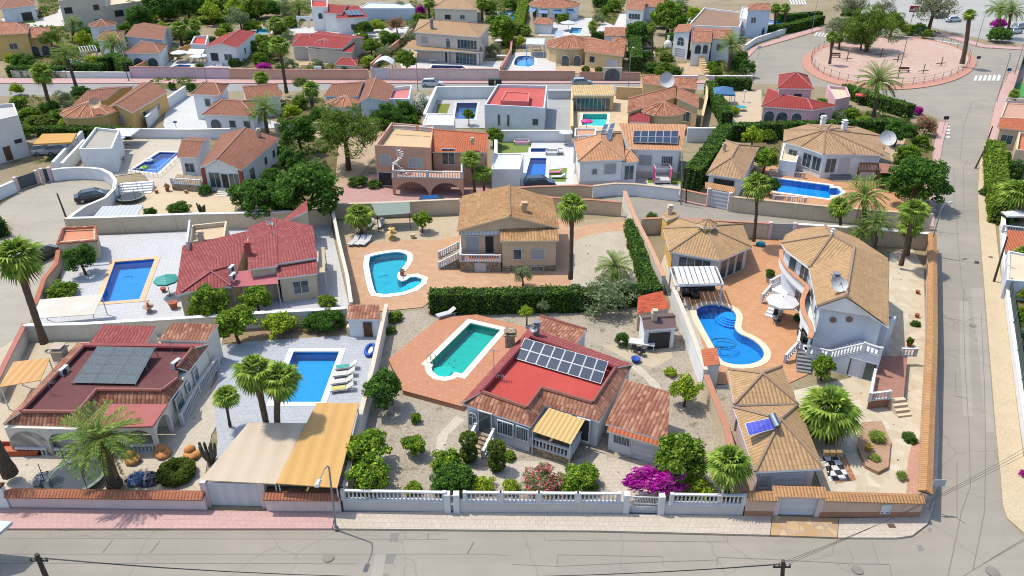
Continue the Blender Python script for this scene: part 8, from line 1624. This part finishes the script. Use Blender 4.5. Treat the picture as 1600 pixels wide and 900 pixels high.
# park fence round the roundabout garden, with play equipment
t = thing('park_fence', 'thin dark railing round the roundabout park', 'fence', P(1390, 133)); el = [P(x, y, .16) for x, y in ellipse(1391, 94, 124, 40, 44, 36)]
for k in range(44):
    m = MB(); m.tube([el[k], el[k]+Vector((0, 0, 1.5))], .045, 5); m.build('post', plain(S(110, 98, 80)), t)
m = MB()
for k in range(44):
    for z in (.15, .7, 1.35): m.bar(el[k]+Vector((0, 0, z)), el[(k+1) % 44]+Vector((0, 0, z)), .025, .03)
m.build('rails', plain(S(130, 122, 105)), t)
def bench(px, py, lab):
    p, T = frame_at(px, py, 0, .16); t = thing('park_bench', lab, 'bench', p); m = MB(); m.obox(T(0, 0, .45), (2.2, .5, .08)); m.build('seat', M_WOOD, t); m = MB(); m.obox(T(0, .27, .8), (2.2, .07, .4)); m.build('backrest', M_WOOD, t)
    for x in (-.9, .9): m = MB(); m.obox(T(x, 0, .22), (.1, .45, .42)); m.build('leg', M_IRON, t)
bench(1412, 113, 'brown park bench in the middle of the roundabout'); bench(1305, 90, 'park bench at the left of the roundabout park')
for px, py, lab in ((1323, 96, 'short exercise post left in the roundabout park'), (1376, 89, 'short exercise post beneath the roundabout tree'), (1442, 115, 'exercise machine with cross bar right in the park'), (1470, 103, 'exercise machine near the right fence'), (1402, 97, 'exercise machine behind the lamp post')):
    p = P(px, py, .16); t = thing('exercise_machine', lab, 'exercise machine', p); m = MB(); m.tube([p, p+Vector((0, 0, 1.9))], .1, 6); m.build('post', M_WOOD, t); m = MB(); m.tube([p+Vector((-1.1, 0, .5)), p+Vector((1.1, .2, .6))], .08, 6); m.build('cross_bar', M_IRON, t)
# manholes
for px, py, r, lab in ((1340, 890, .35, 'round manhole cover in the road near the bottom edge'), (1520, 508, .3, 'round manhole cover on the side street'), (513, 871, .35, 'scuffed manhole cover left of the lamp shadow'), (1551, 893, .4, 'manhole cover in the bottom right corner')):
    p = P(px, py, .07); m = MB(); m.lathe(p, [(0, .01), (r*.8, .01), (r*.82, 0), (r, .005), (r, -.05)], 20); tag(m.build('manhole_cover', plain(S(150, 140, 130), .7)), lab, 'manhole cover')
for px, py, lab in ((1393, 822, 'brown drain cover on the corner pavement'), (1526, 409, 'small dark drain on the side street'), (1548, 402, 'little dark drain on the right pavement')):
    p = P(px, py, .13); m = MB(); m.obox(p+Vector((0, 0, .01)), (.45, .35, .03)); tag(m.build('drain_cover', plain(S(110, 85, 75))), lab, 'drain cover')
# bottom left garden
trampoline(122, 752, 2.0, 'big grey trampoline with black poles behind the pink street wall'); trampoline(205, 313, 1.7, 'dark trampoline beside the curved white wall')
for x, y, lab in ((208, 722, 'orange bean bag with folded top nearest the palm'), (256, 712, 'orange bean bag beside the cream house corner'), (301, 714, 'orange bean bag by the grey cactus')): beanbag(x, y, 1.0, lab, S(222, 152, 86))
sofa(35, 708, 0, 'orange cushioned bench under the left arch', 3.0, plain(S(190, 90, 55)), plain(S(205, 105, 65))); cactus(330, 722, 2.0, 'grey branching candelabra cactus by the beige carport', 8, S(120, 112, 95)); cactus(317, 336, 1.7, 'dark branching cactus on the sandy yard', 6, S(95, 100, 75)); cactus(982, 388, .9, 'low brown cactus clump beside the ivy strip', 7, S(120, 95, 70))
for px, py, lab, c in ((70, 752, 'heap of grey garden bags left of the trampoline', S(130, 140, 150)), (215, 752, 'left blue folded cover behind the pink wall', S(110, 140, 190)), (234, 752, 'right dark folded cover behind the pink wall', S(90, 90, 110))):
    p = P(px, py); m = MB(); m.lathe(p, [(.75, 0), (.7, .25), (.45, .5), (.1, .6), (0, .6)], 9); g = random.Random(px); m.v = [(x+g.uniform(-.15, .15), y+g.uniform(-.12, .12), z) for x, y, z in m.v]; tag(m.build('garden_cover', plain(c, .7, var=.4)), lab, 'cover')
q = [P(x, y, .05) for x, y in ((286, 664), (312, 616), (342, 573))]; balustrade(q, 1.0, None, 'long white balustrade ramp beside the cream bungalow')
for k, (x, y) in enumerate(((541, 577), (538, 588), (535, 600), (535, 611))): lounger(x, y, 12, ('lounger with green towel beside the light blue pool', 'upper white lounger of the four by the light blue pool', 'lower white lounger of the four by the light blue pool', 'lounger with yellow patterned towel beside the light blue pool')[k], towel=(plain(S(60, 180, 160)), None, None, plain(S(220, 210, 120)))[k], group='loungers by the light blue pool', c=S(225, 222, 210))
p = P(579, 549, .1); t = thing('inflatable_boat', 'blue and white inflatable leaning at the dividing wall', 'inflatable', p); m = MB(); m.tube(smooth_poly([p+Vector((math.cos(a)*.4, .9*math.sin(a), .15)) for a in [k*.628 for k in range(11)]], 1, False), .17, 8); m.build('tube', plain(S(30, 90, 190)), t); m = MB(); m.obox(p+Vector((0, 0, .06)), (.6, 1.3, .08)); m.build('floor', M_FRAME, t)
# white tiled patio
parasol(266, 462, 1.2, 2.2, 'teal parasol beside the red roofed house', plain(S(40, 160, 150))); pot(272, 482, 1.4, 'wide clay planter under the teal parasol', None); pot(256, 456, .9, 'small clay urn left of the teal parasol', None)
p = P(234, 488); t = thing('fountain', 'small terracotta garden fountain on white tiles', 'fountain', p); m = MB(); m.lathe(p, [(0, 0), (.25, 0), (.18, .5), (.5, .62), (.52, .7), (.1, .72), (.1, 1.1), (.3, 1.2), (0, 1.22)], 12); m.build('basin', plain(S(200, 150, 120)), t)
# kidney pool garden
for k, x in enumerate((553, 563, 572)): lounger(x, 381, 70, ('left', 'middle', 'right')[k]+' white lounger of the three by the fan palm', group='loungers by the fan palm')
for k, x in enumerate((578, 595)): lounger(x, 354, 80, ('left', 'right')[k]+' lounger under the green roofed shelter', group='loungers under the shelter')
p = P(613, 374); t = thing('fountain', 'tiered stone fountain beside the green roofed shelter', 'fountain', p); m = MB(); m.lathe(p, [(0, 0), (.5, 0), (.5, .25), (.15, .3), (.15, .7), (.6, .8), (.62, .88), (.12, .9), (.12, 1.3), (.4, 1.38), (.1, 1.5), (0, 1.8)], 12); m.build('bowls', stucco(S(215, 180, 120)), t)
pot(645, 372, 1.0, 'white bird bath on thin pillar', None, S(225, 200, 160)); pot(628, 431, .7, 'small potted flower at the pool edge', 'oleander', S(190, 120, 90)); 
# gravel garden
T4 = table(1002, 545, 2.3, .9, 'long white table with chairs beside the barbecue hut', rz=-15)
for k, (x, y, a) in enumerate(((990, 549, 80), (997, 553, 80), (1004, 556, 80))): chair(x, y, a, ('left', 'middle', 'right')[k]+' dark chair at the long white table', plain(S(70, 70, 75)), 'chairs at the long white table')
p = P(993, 566); m = MB(); m.lathe(p, [(0, .05), (.3, .05), (.38, .4), (.42, .4), (.42, .44), (.34, .42), (0, .3)], 14); tag(m.build('plastic_tub', plain(S(30, 80, 180))), 'blue plastic tub beside the tile skirt corner', 'tub')
lounger(697, 494, 30, 'folded white lounger at the corner of the terracotta deck', z=.47); 
# orange terrace of the villa
for x, y, a, l, lab in ((1070, 460, 90, 1.2, 'left dark lounge chair under the white pergola'), (1095, 452, 180, 2.6, 'long dark sofa under the white pergola'), (1085, 465, 0, .8, 'dark footstool before the pergola sofa')): sofa(x, y, a, lab, l)
parasol(1217, 500, 1.5, 2.5, 'white parasol beside the villa balcony', plain(S(238, 236, 236))); chair(1213, 508, 200, 'black sling chair under the white parasol', M_IRON); chair(1210, 497, 240, 'second black chair left of the villa parasol', M_IRON)
sofa(1256, 530, 90, 'dark grey sofa on the left stair landing of the villa', 1.5, plain(S(60, 62, 66)), z=1.02); pot(1062, 478, .9, 'potted plant on the left edge of the kidney pool', 'oleander'); pot(1058, 468, .7, 'brown pot beside the pergola post', None, S(150, 95, 70)); pot(1090, 560, .7, 'dark pot beside the shower wall', None, S(80, 70, 65)); pot(1201, 441, 1.2, 'round planter with bushy plant by the villa steps', 'dense', S(215, 200, 180))
p = P(1188, 384); m = MB(); m.lathe(p, [(0, .05), (.5, .05), (.55, .3), (.3, .5), (0, .5)], 9); tag(m.build('folded_cover', plain(S(40, 140, 165), .7, var=.3)), 'teal folded cover beside the tall fan palm', 'cover')
for px, py, lab in ((1402, 481, 'round stepping drain grate on the villa garden stones'),): 
    p = P(px, py, .04); m = MB(); m.lathe(p, [(0, .01), (.4, .01), (.4, -.02)], 16); tag(m.build('stone_disc', plain(S(180, 140, 105))), lab, 'stone disc')
pot(1433, 459, .7, 'terracotta pot highest along the villa side wall', None); pot(1432, 496, .7, 'terracotta pot midway along the villa side wall', None); pot(1420, 541, .8, 'potted plant by the small side balustrade', 'broad', S(150, 100, 80)); pot(1422, 778, .6, 'white round stone in the garden corner bed', None, S(220, 190, 175)); pot(1356, 704, .9, 'golden ball cactus in the raised stone bed', None, S(205, 165, 50), .3)
q, lampt = pole(1296, 742, 1301, 708, 'black garden lamp pole on the checkered floor', .05, M_IRON, cross=False); m = MB()
for dx in (-.45, 0, .45): m.obox(lampt+Vector((dx, 0, 0)), (.35, .3, .35))
m.build('lantern', plain(S(170, 140, 90)), q)
# pink lounge and white terrace beside the mosaic pool
p = P(1033, 284, .05); t = thing('day_bed', 'pink curtained day bed on the solar house lawn', 'day bed', p); m = MB(); m.obox(p+Vector((0, 0, .4)), (2.0, 2.0, .35)); m.build('mattress', M_FRAME, t); m = MB()
for x, y in ((-1, -1), (1, -1), (1, 1), (-1, 1)): m.tube([p+Vector((x*1.05, y*1.05, 0)), p+Vector((x*1.05, y*1.05, 2.2))], .05, 6)
for a, b in (((-1, -1), (1, -1)), ((1, -1), (1, 1)), ((1, 1), (-1, 1)), ((-1, 1), (-1, -1))): m.bar(p+Vector((a[0]*1.05, a[1]*1.05, 2.15)), p+Vector((b[0]*1.05, b[1]*1.05, 2.15)), .08, .08)
m.build('frame', M_FRAME, t)
for x in (-1.1, 1.1): m = MB(); m.obox(p+Vector((x, -.4, 1.2)), (.18, 1.2, 1.9)); m.build('curtain', plain(S(225, 60, 130), .8), t)
for k, (x, y) in enumerate(((868, 272), (872, 279))): lounger(x, y, 5, ('pink cushioned lounger on the small lawn', 'white lounger with pink pillow on the small lawn')[k], c=(S(235, 130, 170), S(235, 230, 230))[k])
parasol(916, 207, 1.0, 2.2, 'pink parasol on the terrace before the turquoise pool', plain(S(225, 60, 150))); sofa(918, 220, 0, 'white sofa on the solar house roof terrace', 2.0, M_FRAME, M_FRAME, z=3.25); sofa(862, 242, 0, 'white lounge seat beside the mosaic pool', 1.8, M_FRAME, M_FRAME); sofa(875, 240, 90, 'white lounge seat facing the mosaic pool', 1.8, M_FRAME, M_FRAME); parasol(884, 226, 1.1, 2.3, 'closed looking white parasol at the mosaic pool terrace', M_FRAME); sofa(815, 226, 0, 'pink padded sofa on the lawn above the plunge pool', 2.4, M_FRAME, plain(S(235, 150, 180)))
sofa(915, 172, 0, 'dark sofa on the left beneath the yellow pool house', 2.2); sofa(930, 172, 0, 'dark sofa on the right beneath the yellow pool house', 2.0)
for k, x in enumerate((1132, 1155)): table(x, 173, 2.0, 1.4, ('left', 'right')[k]+' turquoise table by the gazebo garden', plain(S(40, 170, 190))) 
for k, x in enumerate((1139, 1162)): parasol(x, 160, .35, 2.3, ('left', 'right')[k]+' folded pale parasol near the gazebo', plain(S(205, 210, 225)))
p = P(1341, 162); parasol(1341, 163, .9, 2.0, 'red closed parasol beside the pink house', plain(S(230, 90, 80)))
for px, py, r, c, lab in ((225, 263, .55, S(160, 225, 40), 'lime green swim ring on the deep blue pool'), (233, 252, .6, S(225, 235, 235), 'white swim ring on the deep blue pool')):
    c0 = P(px, py, -.02); m = MB(); m.tube([c0+Vector((math.cos(k*.3142)*r*.7, math.sin(k*.3142)*r*.7, .1)) for k in range(21)], r*.3, 8); tag(m.build('swim_ring', plain(c, .4), smooth=True), lab, 'swim ring')
t = thing('terrace_stairs', 'white striped stairs below the deep blue pool', 'stairs', P(225, 290)); steps(t, P(188, 286, .9), P(240, 282, .9), .9, 5, .5, M_WHITE)
t = thing('glass_railing', 'glass railing round the deep blue pool', 'railing', P(260, 270)); m = MB(); gp = [P(x, y, .1) for x, y in ((206, 273), (247, 277), (285, 243))]
for a, b in zip(gp, gp[1:]):
    for k in range(7): x = lerp(a, b, k/6); m.tube([x, x+Vector((0, 0, 1.0))], .03, 5)
    m.bar(a+Vector((0, 0, 1)), b+Vector((0, 0, 1)), .05, .05)
m.build('frame', M_FRAME, t)
for px, py, lab in ((163, 258, 'round cane table under the large white square parasol'), (182, 250, 'cane table right of the large white square parasol')): table(px, py, 1.2, 1.2, lab, plain(S(150, 125, 105)), round_=True)
for px, py, a, lab in ((155, 256, 0, 'cane chair left under the square parasol'), (172, 262, 120, 'cane chair front under the square parasol'), (192, 254, 180, 'cane chair right under the square parasol'), (176, 249, 200, 'cane chair behind the cane tables')): chair(px, py, a, lab, plain(S(140, 115, 95)))
sofa(1282, 275, 0, 'tan garden bench before the bay windows', 1.5, plain(S(200, 160, 115)), plain(S(210, 175, 130)))
pot(245, 302, .8, 'clay pot on the sand left of the porch terrace', None); pot(262, 299, .9, 'spiky potted plant on the sand near the terrace', 'oleander'); pot(291, 302, .8, 'round stone pot under the porch terrace', None, S(180, 150, 110))
# top terraces
parasol(283, 97, 1.9, 2.6, 'large white parasol left on the white pool terrace', M_FRAME); parasol(313, 101, 1.9, 2.4, 'white parasol right on the white pool terrace', M_FRAME); parasol(471, 90, 1.6, 2.4, 'pink parasol before the red roofed stone house', plain(S(225, 170, 175))); parasol(562, 66, 1.6, 2.2, 'pale pink parasol behind the red roofs', plain(S(235, 215, 205))); parasol(888, 48, 2.2, 2.6, 'grey white parasol by the awning house pool', plain(S(225, 225, 220))); parasol(985, 40, 1.8, 2.4, 'white parasol before the white house with orange roof', M_FRAME)
parasol(779, 76, 1.0, 2.2, 'white parasol right of the two storey tan house', M_FRAME); table(784, 92, 2.2, 1.4, 'white table on the terrace right of the tan house', M_FRAME); table(677, 99, 1.4, .9, 'white table behind the narrow dark blue pool', M_FRAME)
for k, (x, y) in enumerate(((272, 96), (292, 98), (302, 98))): lounger(x, y, 80, ('left', 'middle', 'right')[k]+' white lounger between the terrace parasols', group='loungers on the white terrace')
t = thing('canopy', 'white curved sheet canopy over the pink walled garage', 'canopy', P(603, 108)); q = [P(x, y, 3.0) for x, y in ((588, 94), (617, 94), (613, 101), (583, 101))]; m = MB(); n = 6
for k in range(n):
    f0, f1 = k/n, (k+1)/n; zz = lambda f: Vector((0, 0, .9*math.sin(math.pi*f))); a, b, c, d = lerp(q[0], q[1], f0)+zz(f0), lerp(q[0], q[1], f1)+zz(f1), lerp(q[3], q[2], f1)+zz(f1), lerp(q[3], q[2], f0)+zz(f0); m.face([d, c, b, a]); z = Vector((0, 0, .1)); m.face([a-z, b-z, c-z, d-z])
m.build('roof', M_FRAME, t)
for p_ in q: m = MB(); m.tube([V2(p_, 0), p_], .06, 5); m.build('post', M_GREY, t)
pergola('white frame pergola on the tan terrace behind the brown wall', [P(823, 62, 2.6), P(852, 62, 2.6), P(850, 72, 2.6), P(822, 71, 2.6)], M_FRAME, 6, roofmat=plain(S(225, 230, 232))); table(838, 78, 2.0, 1.1, 'dining table under the white frame pergola', plain(S(120, 80, 60)))
pergola('white pergola frame before the wide brown roofs', [P(123, 74, 2.6), P(148, 72, 2.6), P(152, 80, 2.6), P(127, 82, 2.6)], M_FRAME, 6)
pergola('white pergola frame beside the modern house', [P(1075, 33, 2.6), P(1115, 31, 2.6), P(1118, 41, 2.6), P(1072, 43, 2.6)], M_FRAME, 7)
t = thing('garden_oven', 'white garden oven beside the round teal pool', 'oven', P(1043, 75)); m = MB(); m.lathe(P(1043, 75), [(.9, 0), (.9, 1.0), (.7, 1.5), (.25, 1.9), (.25, 2.8), (0, 2.8)], 12); m.build('body', M_WHITE, t)
parasol(1576, 352, 1.5, 2.2, 'white shade sail corner at the right edge wall', M_FRAME, sq=True)
parasol(278, 212, .3, 2.4, 'closed blue parasol by the white terrace wall', plain(S(40, 70, 130)))
